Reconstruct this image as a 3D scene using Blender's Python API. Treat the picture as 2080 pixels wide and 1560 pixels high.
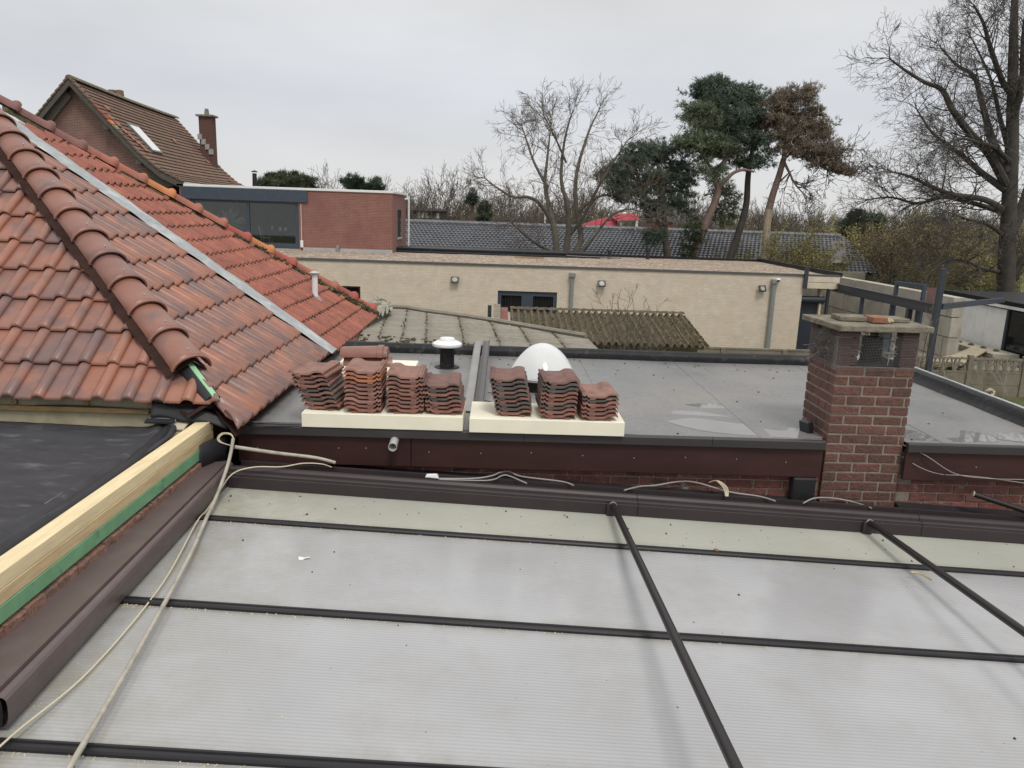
import bpy, bmesh, math, random
from mathutils import Vector, Matrix, noise as mnoise
R = math.radians
scene = bpy.context.scene
C = scene.collection
for o in list(bpy.data.objects):
    bpy.data.objects.remove(o)

# ------------------------------------------------------------------ camera
cam_data = bpy.data.cameras.new('camera')
cam = bpy.data.objects.new('camera', cam_data)
C.objects.link(cam)
scene.camera = cam
YAW, PITCH, ROLL = 0.0224, R(12.56), R(1.96)
fw = Vector((math.sin(YAW)*math.cos(PITCH), math.cos(YAW)*math.cos(PITCH), -math.sin(PITCH)))
rt0 = Vector((math.cos(YAW), -math.sin(YAW), 0))
up0 = rt0.cross(fw)
rt = rt0*math.cos(ROLL) + up0*math.sin(ROLL)
up = up0*math.cos(ROLL) - rt0*math.sin(ROLL)
m = Matrix((rt, up, -fw)).transposed().to_4x4()
m.translation = Vector((0, 0, 4.4))
cam.matrix_world = m
cam_data.sensor_width = 36
cam_data.lens = 36*1562/2080
cam_data.clip_start = 0.05
cam_data.clip_end = 3000

# ------------------------------------------------------------------ sky and sun (overcast)
SUN_EL, SUN_AZ = R(58), R(163)     # azimuth clockwise from +Y
world = bpy.data.worlds.new('World')
scene.world = world
world.use_nodes = True
nt = world.node_tree
nt.nodes.clear()
def WN(t, **k):
    n = nt.nodes.new(t)
    for a, b in k.items():
        setattr(n, a, b)
    return n
wo = WN('ShaderNodeOutputWorld')
bg = WN('ShaderNodeBackground')
sky = WN('ShaderNodeTexSky', sky_type='NISHITA', sun_disc=False, sun_elevation=SUN_EL, sun_rotation=SUN_AZ)
sky.air_density = 1.0; sky.dust_density = 4.0
skm = WN('ShaderNodeVectorMath', operation='SCALE'); skm.inputs['Scale'].default_value = 0.9
nt.links.new(sky.outputs[0], skm.inputs[0])
tc = WN('ShaderNodeTexCoord')
sep = WN('ShaderNodeSeparateXYZ'); nt.links.new(tc.outputs['Generated'], sep.inputs[0])
# even cloud deck: luminance rises gently from horizon to zenith
ramp = WN('ShaderNodeValToRGB')
els = ramp.color_ramp.elements
els[0].position = 0.0; els[0].color = (.665, .66, .65, 1)
els[1].position = 1.0; els[1].color = (1.0, .99, .98, 1)
e = els.new(0.13); e.color = (.535, .552, .585, 1)
e = els.new(0.32); e.color = (.605, .60, .585, 1)
nt.links.new(sep.outputs['Z'], ramp.inputs[0])
mp = WN('ShaderNodeMapping'); mp.inputs['Scale'].default_value = (1.6, 1.6, 5.0)
nt.links.new(tc.outputs['Generated'], mp.inputs[0])
nz = WN('ShaderNodeTexNoise'); nz.inputs['Scale'].default_value = 1.0; nz.inputs['Detail'].default_value = 7; nz.inputs['Roughness'].default_value = 0.5
nt.links.new(mp.outputs[0], nz.inputs['Vector'])
mr = WN('ShaderNodeMapRange'); mr.inputs['From Min'].default_value = 0.25; mr.inputs['From Max'].default_value = 0.75
mr.inputs['To Min'].default_value = 8.2; mr.inputs['To Max'].default_value = 11.7
nt.links.new(nz.outputs['Fac'], mr.inputs['Value'])
cl = WN('ShaderNodeVectorMath', operation='SCALE')
nt.links.new(ramp.outputs[0], cl.inputs[0]); nt.links.new(mr.outputs[0], cl.inputs['Scale'])
mx = WN('ShaderNodeMix', data_type='RGBA'); mx.inputs['Factor'].default_value = 0.93
nt.links.new(skm.outputs[0], mx.inputs['A']); nt.links.new(cl.outputs[0], mx.inputs['B'])
nt.links.new(mx.outputs['Result'], bg.inputs['Color'])
bg.inputs['Strength'].default_value = 0.1
nt.links.new(bg.outputs[0], wo.inputs[0])

sl = bpy.data.lights.new('sun', 'SUN'); sl.energy = 1.2; sl.angle = R(14); sl.color = (1, 0.96, 0.9)
so = bpy.data.objects.new('sun', sl); C.objects.link(so)
sd = Vector((math.sin(SUN_AZ)*math.cos(SUN_EL), math.cos(SUN_AZ)*math.cos(SUN_EL), math.sin(SUN_EL)))
so.rotation_euler = (-sd).to_track_quat('-Z', 'Y').to_euler()
so.location = (10, -10, 30)

scene.render.engine = 'CYCLES'
scene.view_settings.view_transform = 'Standard'
scene.view_settings.look = 'None'
scene.view_settings.exposure = 0.30
scene.view_settings.gamma = 1.0
scene.view_settings.use_curve_mapping = False

# ------------------------------------------------------------------ materials
def mat(name, base, rough=0.75, var=0.2, vscale=6.0, dirt=None, damt=0.6, dscale=2.0, dlo=0.5, dhi=0.65,
        rnd=None, bump=0.15, bscale=60.0, metal=0.0, spec=0.5, stretch=None, dirt2=None, d2scale=20, d2lo=.62, d2hi=.7,
        coat=0.0, rough_var=0.0, obj=False, trans=0.0, two=False):
    m = bpy.data.materials.new(name); m.use_nodes = True
    t = m.node_tree; t.nodes.clear()
    def N(k, **kw):
        n = t.nodes.new(k)
        for a, b in kw.items(): setattr(n, a, b)
        return n
    L = t.links.new
    out = N('ShaderNodeOutputMaterial'); bs = N('ShaderNodeBsdfPrincipled'); L(bs.outputs[0], out.inputs[0])
    if obj:
        vec = N('ShaderNodeTexCoord').outputs['Object']
    else:
        vec = N('ShaderNodeNewGeometry').outputs['Position']
    if stretch:
        mp = N('ShaderNodeMapping'); mp.inputs['Scale'].default_value = stretch; L(vec, mp.inputs[0]); vec = mp.outputs[0]
    if rnd:
        oi = N('ShaderNodeObjectInfo'); cr = N('ShaderNodeValToRGB'); L(oi.outputs['Random'], cr.inputs[0])
        el = cr.color_ramp.elements
        n = len(rnd)
        el[0].position = 0; el[0].color = (*rnd[0], 1); el[1].position = 1; el[1].color = (*rnd[-1], 1)
        for i in range(1, n-1):
            q = el.new(i/(n-1)); q.color = (*rnd[i], 1)
        col = cr.outputs[0]
    else:
        rg = N('ShaderNodeRGB'); rg.outputs[0].default_value = (*base, 1); col = rg.outputs[0]
    def mask(scale, lo, hi, detail=6, rough_=.6):
        nz = N('ShaderNodeTexNoise'); nz.inputs['Scale'].default_value = scale; nz.inputs['Detail'].default_value = detail
        nz.inputs['Roughness'].default_value = rough_; L(vec, nz.inputs['Vector'])
        mr = N('ShaderNodeMapRange'); mr.inputs['From Min'].default_value = lo; mr.inputs['From Max'].default_value = hi
        L(nz.outputs['Fac'], mr.inputs['Value']); return mr
    if var:
        mr = mask(vscale, .28, .72); mr.inputs['To Min'].default_value = 1-var; mr.inputs['To Max'].default_value = 1+var
        sc = N('ShaderNodeVectorMath', operation='SCALE'); L(col, sc.inputs[0]); L(mr.outputs[0], sc.inputs['Scale']); col = sc.outputs[0]
    for dc, ds, lo, hi, amt in ((dirt, dscale, dlo, dhi, damt), (dirt2, d2scale, d2lo, d2hi, .85)):
        if dc:
            mr = mask(ds, lo, hi, 8); mr.inputs['To Max'].default_value = amt
            mx = N('ShaderNodeMix', data_type='RGBA'); L(mr.outputs[0], mx.inputs['Factor']); L(col, mx.inputs['A']); mx.inputs['B'].default_value = (*dc, 1)
            col = mx.outputs['Result']
    L(col, bs.inputs['Base Color'])
    bs.inputs['Roughness'].default_value = rough
    if rough_var:
        mr = mask(vscale*.6, .35, .65); mr.inputs['To Min'].default_value = max(.03, rough-rough_var); mr.inputs['To Max'].default_value = min(1, rough+rough_var)
        L(mr.outputs[0], bs.inputs['Roughness'])
    bs.inputs['Metallic'].default_value = metal
    bs.inputs['Specular IOR Level'].default_value = spec
    if coat: bs.inputs['Coat Weight'].default_value = coat
    if trans: bs.inputs['Transmission Weight'].default_value = trans
    if bump:
        nz = N('ShaderNodeTexNoise'); nz.inputs['Scale'].default_value = bscale; nz.inputs['Detail'].default_value = 6; nz.inputs['Roughness'].default_value = .65
        L(vec, nz.inputs['Vector'])
        bp = N('ShaderNodeBump'); bp.inputs['Strength'].default_value = bump; bp.inputs['Distance'].default_value = 0.02
        L(nz.outputs['Fac'], bp.inputs['Height']); L(bp.outputs[0], bs.inputs['Normal'])
    return m

def brick_mat(name, c1, c2, mortar, bw, rh, ms, axis='x', patch=None, pscale=1.0, plo=.5, phi=.7, rough=.85, bump=.4, off=(0, 0)):
    m = bpy.data.materials.new(name); m.use_nodes = True
    t = m.node_tree; t.nodes.clear()
    def N(k, **kw):
        n = t.nodes.new(k)
        for a, b in kw.items(): setattr(n, a, b)
        return n
    L = t.links.new
    out = N('ShaderNodeOutputMaterial'); bs = N('ShaderNodeBsdfPrincipled'); L(bs.outputs[0], out.inputs[0])
    g = N('ShaderNodeNewGeometry'); s = N('ShaderNodeSeparateXYZ'); L(g.outputs['Position'], s.inputs[0])
    cb = N('ShaderNodeCombineXYZ'); L(s.outputs['X' if axis == 'x' else 'Y'], cb.inputs['X']); L(s.outputs['Z'], cb.inputs['Y'])
    br = N('ShaderNodeTexBrick'); L(cb.outputs[0], br.inputs['Vector'])
    br.inputs['Scale'].default_value = 1; br.inputs['Brick Width'].default_value = bw; br.inputs['Row Height'].default_value = rh
    br.inputs['Mortar Size'].default_value = ms; br.inputs['Color1'].default_value = (*c1, 1); br.inputs['Color2'].default_value = (*c2, 1); br.inputs['Mortar'].default_value = (*mortar, 1)
    br.inputs['Mortar Smooth'].default_value = .3; br.inputs['Bias'].default_value = 0
    nz = N('ShaderNodeTexNoise'); nz.inputs['Scale'].default_value = 3; nz.inputs['Detail'].default_value = 8; L(g.outputs['Position'], nz.inputs['Vector'])
    mr = N('ShaderNodeMapRange'); mr.inputs['From Min'].default_value = .25; mr.inputs['From Max'].default_value = .75; mr.inputs['To Min'].default_value = .9; mr.inputs['To Max'].default_value = 1.1
    L(nz.outputs['Fac'], mr.inputs['Value'])
    sc = N('ShaderNodeVectorMath', operation='SCALE'); L(br.outputs['Color'], sc.inputs[0]); L(mr.outputs[0], sc.inputs['Scale'])
    col = sc.outputs[0]
    if patch:
        n2 = N('ShaderNodeTexNoise'); n2.inputs['Scale'].default_value = pscale; n2.inputs['Detail'].default_value = 7; L(g.outputs['Position'], n2.inputs['Vector'])
        m2 = N('ShaderNodeMapRange'); m2.inputs['From Min'].default_value = plo; m2.inputs['From Max'].default_value = phi; m2.inputs['To Max'].default_value = .75
        L(n2.outputs['Fac'], m2.inputs['Value'])
        mx = N('ShaderNodeMix', data_type='RGBA'); L(m2.outputs[0], mx.inputs['Factor']); L(col, mx.inputs['A']); mx.inputs['B'].default_value = (*patch, 1); col = mx.outputs['Result']
    L(col, bs.inputs['Base Color']); bs.inputs['Roughness'].default_value = rough
    bp = N('ShaderNodeBump'); bp.inputs['Strength'].default_value = bump; bp.inputs['Distance'].default_value = .01; bp.invert = True
    L(br.outputs['Fac'], bp.inputs['Height']); L(bp.outputs[0], bs.inputs['Normal'])
    return m

# ------------------------------------------------------------------ mesh helpers
WORLD_ORIGIN = {}
def tag(o, label=None, cat=None, group=None, kind=None):
    if label: o['label'] = label
    if cat: o['category'] = cat
    if group: o['group'] = group
    if kind: o['kind'] = kind
    return o
def put(o, parent=None):
    C.objects.link(o)
    if parent is not None:
        o.parent = parent
        L = WORLD_ORIGIN.get(parent.name)
        if L is not None: o.matrix_parent_inverse = Matrix.Translation(-L)
    return o
def thing(name, loc, label, cat, group=None):
    o = bpy.data.objects.new(name, None); C.objects.link(o)
    o.empty_display_size = 0.1
    o.location = loc; WORLD_ORIGIN[o.name] = Vector(loc)
    return tag(o, label, cat, group)
def V(p): return Vector(p)

class MB:
    def __init__(s): s.v = []; s.f = []
    def add(s, vs, fs):
        n = len(s.v); s.v.extend([tuple(p) for p in vs]); s.f.extend([tuple(i+n for i in f) for f in fs]); return s
    def hexa(s, p):   # p: bottom 4 ccw seen from above, then top 4
        return s.add(p, [(3, 2, 1, 0), (4, 5, 6, 7), (0, 1, 5, 4), (1, 2, 6, 5), (2, 3, 7, 6), (3, 0, 4, 7)])
    def box(s, x0, x1, y0, y1, z0, z1):
        return s.hexa([(x0, y0, z0), (x1, y0, z0), (x1, y1, z0), (x0, y1, z0), (x0, y0, z1), (x1, y0, z1), (x1, y1, z1), (x0, y1, z1)])
    def obox(s, M, sx, sy, sz):     # box centred at M origin
        ps = [(-sx/2, -sy/2, -sz/2), (sx/2, -sy/2, -sz/2), (sx/2, sy/2, -sz/2), (-sx/2, sy/2, -sz/2), (-sx/2, -sy/2, sz/2), (sx/2, -sy/2, sz/2), (sx/2, sy/2, sz/2), (-sx/2, sy/2, sz/2)]
        return s.hexa([M @ Vector(p) for p in ps])
    def bar(s, a, b, w, h, up=(0, 0, 1)):   # rectangular bar from a to b
        a = V(a); b = V(b); d = (b-a); L = d.length; d.normalize(); side = d.cross(V(up)).normalized(); u = side.cross(d)
        ps = []
        for q in (a, b):
            ps.append([q - side*w/2 - u*h/2, q + side*w/2 - u*h/2, q + side*w/2 + u*h/2, q - side*w/2 + u*h/2])
        vs = ps[0] + ps[1]
        return s.add(vs, [(0, 1, 2, 3)[::-1], (4, 5, 6, 7), (0, 1, 5, 4), (1, 2, 6, 5), (2, 3, 7, 6), (3, 0, 4, 7)])
    def prism(s, poly, d):
        n = len(poly); d = V(d); vs = [V(p) for p in poly] + [V(p)+d for p in poly]
        fs = [tuple(range(n))[::-1], tuple(range(n, 2*n))] + [(i, (i+1) % n, n+(i+1) % n, n+i) for i in range(n)]
        return s.add(vs, fs)
    def quad(s, a, b, c, d): return s.add([a, b, c, d], [(0, 1, 2, 3)])
    def tube(s, pts, r, n=8, cap=True, ref=None):
        pts = [V(p) for p in pts]; k = len(pts)
        rs = r if isinstance(r, (list, tuple)) else [r]*k
        vs = []; fs = []; side = None
        for i, p in enumerate(pts):
            d = (pts[min(i+1, k-1)] - pts[max(i-1, 0)])
            if d.length < 1e-9: d = Vector((0, 0, 1))
            d.normalize()
            if side is None:
                side = d.cross(Vector((0, 0, 1)) if abs(d.z) < .9 else Vector((1, 0, 0))).normalized()
            else:
                side = (side - d*side.dot(d))
                side = side.normalized() if side.length > 1e-6 else d.orthogonal().normalized()
            w = d.cross(side)
            for j in range(n):
                a = 2*math.pi*j/n
                vs.append(p + (side*math.cos(a) + w*math.sin(a))*rs[i])
        for i in range(k-1):
            for j in range(n):
                a = i*n+j; b = i*n+(j+1) % n
                fs.append((a, b, b+n, a+n))
        if cap:
            fs.append(tuple(range(n))[::-1]); fs.append(tuple(range((k-1)*n, k*n)))
        return s.add(vs, fs)
    def lathe(s, prof, c, n=24, cap=True):
        vs = []; fs = []; c = V(c)
        for (r, z) in prof:
            for j in range(n):
                a = 2*math.pi*j/n; vs.append(c + Vector((r*math.cos(a), r*math.sin(a), z)))
        k = len(prof)
        for i in range(k-1):
            for j in range(n):
                a = i*n+j; b = i*n+(j+1) % n; fs.append((a, b, b+n, a+n))
        if cap: fs.append(tuple(range(n))[::-1]); fs.append(tuple(range((k-1)*n, k*n)))
        return s.add(vs, fs)
    def mesh(s, name, smooth=False, angle=40):
        me = bpy.data.meshes.new(name); me.from_pydata(s.v, [], s.f); me.update()
        if smooth:
            me.polygons.foreach_set('use_smooth', [True]*len(me.polygons)); me.set_sharp_from_angle(angle=R(angle))
        return me
    def build(s, name, material, parent=None, label=None, cat=None, group=None, kind=None, smooth=False, bevel=0, angle=40, seg=2):
        me = s.mesh(name, smooth, angle); me.materials.append(material)
        o = bpy.data.objects.new(name, me)
        put(o, parent); tag(o, label, cat, group, kind)
        if bevel:
            b = o.modifiers.new('bevel', 'BEVEL'); b.width = bevel; b.segments = seg; b.limit_method = 'ANGLE'; b.angle_limit = R(40)
        return o
def inst(name, me, M, parent=None):
    o = bpy.data.objects.new(name, me); put(o, parent); o.matrix_basis = M; return o
def subdiv_path(pts, n=6):
    # catmull-rom through the points
    P = [V(p) for p in pts]; out = []
    for i in range(len(P)-1):
        p0 = P[max(i-1, 0)]; p1 = P[i]; p2 = P[i+1]; p3 = P[min(i+2, len(P)-1)]
        for k in range(n):
            t = k/n
            out.append(.5*((2*p1) + (p2-p0)*t + (2*p0-5*p1+4*p2-p3)*t*t + (3*p1-p0-3*p2+p3)*t**3))
    out.append(P[-1]); return out

# ------------------------------------------------------------------ material set
TILE_A = [(.325, .137, .088), (.295, .132, .092), (.24, .125, .10), (.355, .147, .088), (.205, .115, .098), (.315, .132, .085), (.225, .12, .10)]
m_tile = mat('clay_new', (.3, .13, .09), rough=.36, rnd=TILE_A, var=.14, vscale=5, dirt=(.145, .10, .10), damt=.7, dscale=3.6, dlo=.47, dhi=.60, bump=.05, bscale=80, spec=.5)
m_cap = mat('clay_cap', (.3, .13, .10), rough=.36, rnd=[(.27, .12, .085), (.235, .11, .085), (.285, .125, .085)], var=.15, vscale=4, dirt=(.15, .10, .10), damt=.8, dscale=3.5, dlo=.5, dhi=.66, bump=.05, bscale=80)
m_old = mat('clay_old', (.34, .085, .055), rough=.75, rnd=[(.33, .112, .078), (.29, .10, .075), (.35, .125, .085), (.255, .093, .07), (.37, .125, .078)], var=.22, vscale=9,
            dirt=(.10, .085, .055), damt=.8, dscale=6, dlo=.58, dhi=.74, dirt2=(.5, .45, .36), d2scale=34, d2lo=.70, d2hi=.74, bump=.25, bscale=70)
m_moss = mat('moss', (.085, .075, .035), rough=1, var=.5, vscale=30, dirt=(.25, .23, .16), damt=.7, dscale=14, dlo=.55, dhi=.65, bump=1, bscale=60)
m_lead = mat('lead_sheet', (.34, .36, .37), rough=.55, var=.2, vscale=7, dirt=(.55, .57, .57), damt=.7, dscale=5, bump=.25, bscale=25)
m_zinc = mat('zinc', (.52, .54, .55), rough=.4, var=.15, vscale=8, metal=.6, bump=.05)
m_alu = mat('aluminium', (.75, .76, .77), rough=.3, var=.08, metal=.5, bump=.03)
m_white = mat('white_plastic', (.78, .79, .80), rough=.4, var=.05, bump=.02, spec=.5)
m_wood = mat('fresh_timber', (.76, .63, .39), rough=.65, var=.12, vscale=5, stretch=(12, 1.2, 12), dirt=(.60, .45, .25), damt=.5, dscale=3, dlo=.5, dhi=.7, dirt2=(.40, .25, .12), d2scale=3, d2lo=.70, d2hi=.73, bump=.08, bscale=40)
m_wood2 = mat('timber', (.60, .46, .26), rough=.7, var=.16, vscale=5, stretch=(12, 1.2, 12), dirt=(.46, .33, .17), damt=.55, dscale=3, dlo=.5, dhi=.7, bump=.08, bscale=40)
m_batten = mat('battens', (.30, .20, .085), rough=.8, var=.25, vscale=6, stretch=(1.5, 10, 10), bump=.15)
m_ply = mat('old_board', (.36, .32, .22), rough=.85, var=.25, vscale=5, dirt=(.2, .17, .11), damt=.6, bump=.15)
m_green = mat('green_board', (.17, .36, .20), rough=.7, var=.15, vscale=8, dirt=(.07, .16, .09), damt=.6, dscale=9, dlo=.6, dhi=.72, bump=.08)
m_membrane = mat('membrane', (.042, .042, .048), spec=.3, rough=.6, var=.25, vscale=4, stretch=(1, 2.5, 1), dirt=(.17, .17, .18), damt=.6, dscale=5, dlo=.56, dhi=.75, bump=.2, bscale=9)
m_rubber = mat('black_rubber', (.026, .026, .03), spec=.3, rough=.5, var=.25, bump=.08, bscale=30)
m_dbrown = mat('hip_membrane', (.042, .022, .018), spec=.1, rough=.85, var=.3, bump=.3, bscale=40)
m_brown = mat('brown_aluminium', (.115, .085, .083), rough=.42, var=.08, vscale=3, dirt=(.16, .13, .125), damt=.35, dscale=5, dirt2=(.45, .43, .38), d2scale=55, d2lo=.745, d2hi=.77, bump=.02)
m_brown2 = mat('brown_aluminium_dark', (.042, .033, .035), spec=.3, rough=.4, var=.1, vscale=4, dirt2=(.35, .33, .3), d2scale=50, d2lo=.75, d2hi=.77, bump=.02)
m_rod = mat('rod_tube', (.022, .018, .019), spec=.35, rough=.35, var=.1, bump=.02)
m_bar = mat('glazing_bar', (.020, .019, .022), spec=.3, rough=.4, var=.15, bump=.03)
m_fascia = mat('fascia_brown', (.05, .023, .02), rough=.5, var=.2, vscale=2, stretch=(1, 1, 3), bump=.02, spec=.25)
m_coping = mat('coping_cap', (.048, .042, .045), spec=.3, rough=.45, var=.12, vscale=3, bump=.03)
m_bitumen_black = mat('bitumen_roll', (.012, .0125, .015), spec=.25, rough=.5, var=.3, vscale=9, dirt=(.09, .09, .085), damt=.5, dscale=12, dlo=.56, dhi=.7, bump=.25, bscale=40)
m_board = mat('insulation', (.84, .80, .65), rough=.85, var=.04, bump=.06, bscale=120)
m_brick = mat('chimney_brick', (.2, .075, .06), rough=.9, rnd=[(.15, .073, .058), (.12, .062, .051), (.17, .083, .066), (.137, .068, .055), (.105, .057, .05)], var=.22, vscale=22,
              dirt=(.085, .04, .035), damt=.6, dscale=14, dlo=.55, dhi=.68, dirt2=(.62, .58, .54), d2scale=48, d2lo=.735, d2hi=.75, bump=.9, bscale=45)
m_brick2 = mat('old_brick', (.2, .075, .06), rough=.85, rnd=[(.22, .08, .06), (.17, .065, .055), (.25, .10, .08), (.14, .06, .05)], var=.25, vscale=14,
              dirt=(.42, .40, .37), damt=.7, dscale=6, dlo=.60, dhi=.70, dirt2=(.06, .05, .045), d2scale=7, d2lo=.57, d2hi=.68, bump=.8, bscale=40)
m_mortar = mat('mortar', (.29, .25, .205), rough=.95, var=.2, vscale=20, dirt=(.2, .16, .13), damt=.5, dscale=8, bump=.6, bscale=90)
m_slab = mat('concrete_slab', (.235, .21, .16), rough=.95, var=.3, vscale=12, dirt=(.13, .115, .085), damt=.75, dscale=9, dlo=.48, dhi=.62, dirt2=(.45, .42, .36), d2scale=26, d2lo=.7, d2hi=.74, bump=.8, bscale=70)
m_concrete = mat('concrete', (.40, .37, .31), rough=.9, var=.15, vscale=3, dirt=(.25, .23, .19), damt=.5, dscale=2, bump=.25)
m_fence = mat('concrete_fence', (.215, .19, .145), rough=.95, var=.2, vscale=5, dirt=(.13, .115, .075), damt=.6, dscale=3, bump=.3, bscale=30)
m_cable = mat('grey_cable', (.34, .32, .30), rough=.6, var=.12, bump=.03)
m_conduit = mat('beige_conduit', (.42, .39, .33), rough=.55, var=.15, vscale=12, dirt=(.24, .22, .18), damt=.6, dscale=10, bump=.04)
m_cream = mat('cream_wire', (.62, .56, .40), rough=.5, var=.08, bump=0)
m_black = mat('black_plastic', (.02, .02, .022), rough=.4, var=.2, bump=.03)
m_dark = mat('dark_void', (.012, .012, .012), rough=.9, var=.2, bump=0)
m_glass = mat('dark_glass', (.012, .014, .016), rough=.06, var=0, bump=0, spec=.6)
m_navy = mat('navy_steel', (.038, .045, .06), rough=.45, var=.12, bump=.03)
m_navy2 = mat('navy_frame', (.05, .066, .092), rough=.45, var=.12, bump=.03)
m_moss_roof = mat('asbestos_mossy', (.115, .092, .06), rough=.95, var=.35, vscale=6, dirt=(.075, .066, .035), damt=.85, dscale=7, dlo=.48, dhi=.6, dirt2=(.24, .21, .14), d2scale=22, d2lo=.66, d2hi=.7, bump=.6, bscale=30)
m_asb = mat('asbestos_grey', (.26, .24, .20), rough=.95, var=.18, vscale=3, stretch=(.6, 3, 3), dirt=(.16, .145, .115), damt=.55, dscale=2.5, dlo=.5, dhi=.7, bump=.4, bscale=30)
m_rust = mat('flue_metal', (.03, .027, .025), spec=.1, rough=.95, var=.4, bump=.2)
m_wire = mat('galvanised_wire', (.30, .29, .29), rough=.4, metal=.5, var=.1, bump=0)
m_blue = mat('blue_twine', (.01, .25, .42), rough=.5, var=.1, bump=0)
m_red_brick_cap = mat('red_half_brick', (.28, .125, .08), rough=.9, var=.3, vscale=20, dirt=(.25, .22, .08), damt=.5, dscale=9, bump=.5)

# --- polycarbonate: milky twin-wall sheet, inner webs every 2 cm run along X
def poly_mat(name, base, edge):   # grime gathers along the wall at the left end
    m = bpy.data.materials.new(name); m.use_nodes = True
    t = m.node_tree; bs = t.nodes['Principled BSDF']; L = t.links.new
    g = t.nodes.new('ShaderNodeNewGeometry'); s = t.nodes.new('ShaderNodeSeparateXYZ'); L(g.outputs['Position'], s.inputs[0])
    ma = t.nodes.new('ShaderNodeMath'); ma.operation = 'MULTIPLY'; ma.inputs[1].default_value = 2*math.pi/.021; L(s.outputs['Y'], ma.inputs[0])
    sn = t.nodes.new('ShaderNodeMath'); sn.operation = 'SINE'; L(ma.outputs[0], sn.inputs[0])
    mr = t.nodes.new('ShaderNodeMapRange'); mr.inputs['From Min'].default_value = -1; mr.inputs['To Min'].default_value = .90; mr.inputs['To Max'].default_value = 1.035; L(sn.outputs[0], mr.inputs['Value'])
    nz = t.nodes.new('ShaderNodeTexNoise'); nz.inputs['Scale'].default_value = 1.3; nz.inputs['Detail'].default_value = 8; L(g.outputs['Position'], nz.inputs['Vector'])
    m2 = t.nodes.new('ShaderNodeMapRange'); m2.inputs['From Min'].default_value = .3; m2.inputs['From Max'].default_value = .7; m2.inputs['To Min'].default_value = .9; m2.inputs['To Max'].default_value = 1.06; L(nz.outputs['Fac'], m2.inputs['Value'])
    mm = t.nodes.new('ShaderNodeMath'); mm.operation = 'MULTIPLY'; L(mr.outputs[0], mm.inputs[0]); L(m2.outputs[0], mm.inputs[1])
    sc = t.nodes.new('ShaderNodeVectorMath'); sc.operation = 'SCALE'; sc.inputs[0].default_value = base; L(mm.outputs[0], sc.inputs['Scale'])
    # algae and grime film
    n2 = t.nodes.new('ShaderNodeTexNoise'); n2.inputs['Scale'].default_value = 2.2; n2.inputs['Detail'].default_value = 10; n2.inputs['Roughness'].default_value = .7; L(g.outputs['Position'], n2.inputs['Vector'])
    m3 = t.nodes.new('ShaderNodeMapRange'); m3.inputs['From Min'].default_value = .48; m3.inputs['From Max'].default_value = .76; m3.inputs['To Max'].default_value = .65; L(n2.outputs['Fac'], m3.inputs['Value'])
    mx = t.nodes.new('ShaderNodeMix'); mx.data_type = 'RGBA'; L(m3.outputs[0], mx.inputs['Factor']); L(sc.outputs[0], mx.inputs['A']); mx.inputs['B'].default_value = (*edge, 1)
    mw = t.nodes.new('ShaderNodeMapRange'); mw.inputs['From Min'].default_value = -.75; mw.inputs['From Max'].default_value = -1.75; mw.inputs['To Max'].default_value = 1.0; L(s.outputs['X'], mw.inputs['Value'])
    nw_ = t.nodes.new('ShaderNodeTexNoise'); nw_.inputs['Scale'].default_value = 4.5; nw_.inputs['Detail'].default_value = 9; nw_.inputs['Roughness'].default_value = .7; L(g.outputs['Position'], nw_.inputs['Vector'])
    mw2 = t.nodes.new('ShaderNodeMapRange'); mw2.inputs['From Min'].default_value = .38; mw2.inputs['From Max'].default_value = .68; mw2.inputs['To Max'].default_value = .75; L(nw_.outputs['Fac'], mw2.inputs['Value'])
    mw3 = t.nodes.new('ShaderNodeMath'); mw3.operation = 'MULTIPLY'; L(mw.outputs[0], mw3.inputs[0]); L(mw2.outputs[0], mw3.inputs[1])
    mxw = t.nodes.new('ShaderNodeMix'); mxw.data_type = 'RGBA'; L(mw3.outputs[0], mxw.inputs['Factor']); L(mx.outputs['Result'], mxw.inputs['A']); mxw.inputs['B'].default_value = (.26, .25, .185, 1); mx = mxw
    # algae and dust held along each glazing bar
    b1 = t.nodes.new('ShaderNodeMath'); b1.operation = 'MULTIPLY_ADD'; b1.inputs[1].default_value = -1/1.03; b1.inputs[2].default_value = 4.465/1.03+.5; L(s.outputs['Y'], b1.inputs[0])
    b2 = t.nodes.new('ShaderNodeMath'); b2.operation = 'FRACT'; L(b1.outputs[0], b2.inputs[0])
    b3 = t.nodes.new('ShaderNodeMath'); b3.operation = 'SUBTRACT'; b3.inputs[1].default_value = .5; L(b2.outputs[0], b3.inputs[0])
    b4 = t.nodes.new('ShaderNodeMath'); b4.operation = 'ABSOLUTE'; L(b3.outputs[0], b4.inputs[0])
    b5 = t.nodes.new('ShaderNodeMapRange'); b5.inputs['From Min'].default_value = .03; b5.inputs['From Max'].default_value = .12; b5.inputs['To Min'].default_value = 1; b5.inputs['To Max'].default_value = 0; L(b4.outputs[0], b5.inputs['Value'])
    b6 = t.nodes.new('ShaderNodeMath'); b6.operation = 'MULTIPLY'; L(b5.outputs[0], b6.inputs[0]); L(mw2.outputs[0], b6.inputs[1])
    mxb = t.nodes.new('ShaderNodeMix'); mxb.data_type = 'RGBA'; L(b6.outputs[0], mxb.inputs['Factor']); L(mx.outputs['Result'], mxb.inputs['A']); mxb.inputs['B'].default_value = (.25, .24, .19, 1); mx = mxb
    n4 = t.nodes.new('ShaderNodeTexNoise'); n4.inputs['Scale'].default_value = 90; n4.inputs['Detail'].default_value = 3; L(g.outputs['Position'], n4.inputs['Vector'])
    m4 = t.nodes.new('ShaderNodeMapRange'); m4.inputs['From Min'].default_value = .70; m4.inputs['From Max'].default_value = .74; m4.inputs['To Max'].default_value = .5; L(n4.outputs['Fac'], m4.inputs['Value'])
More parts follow.
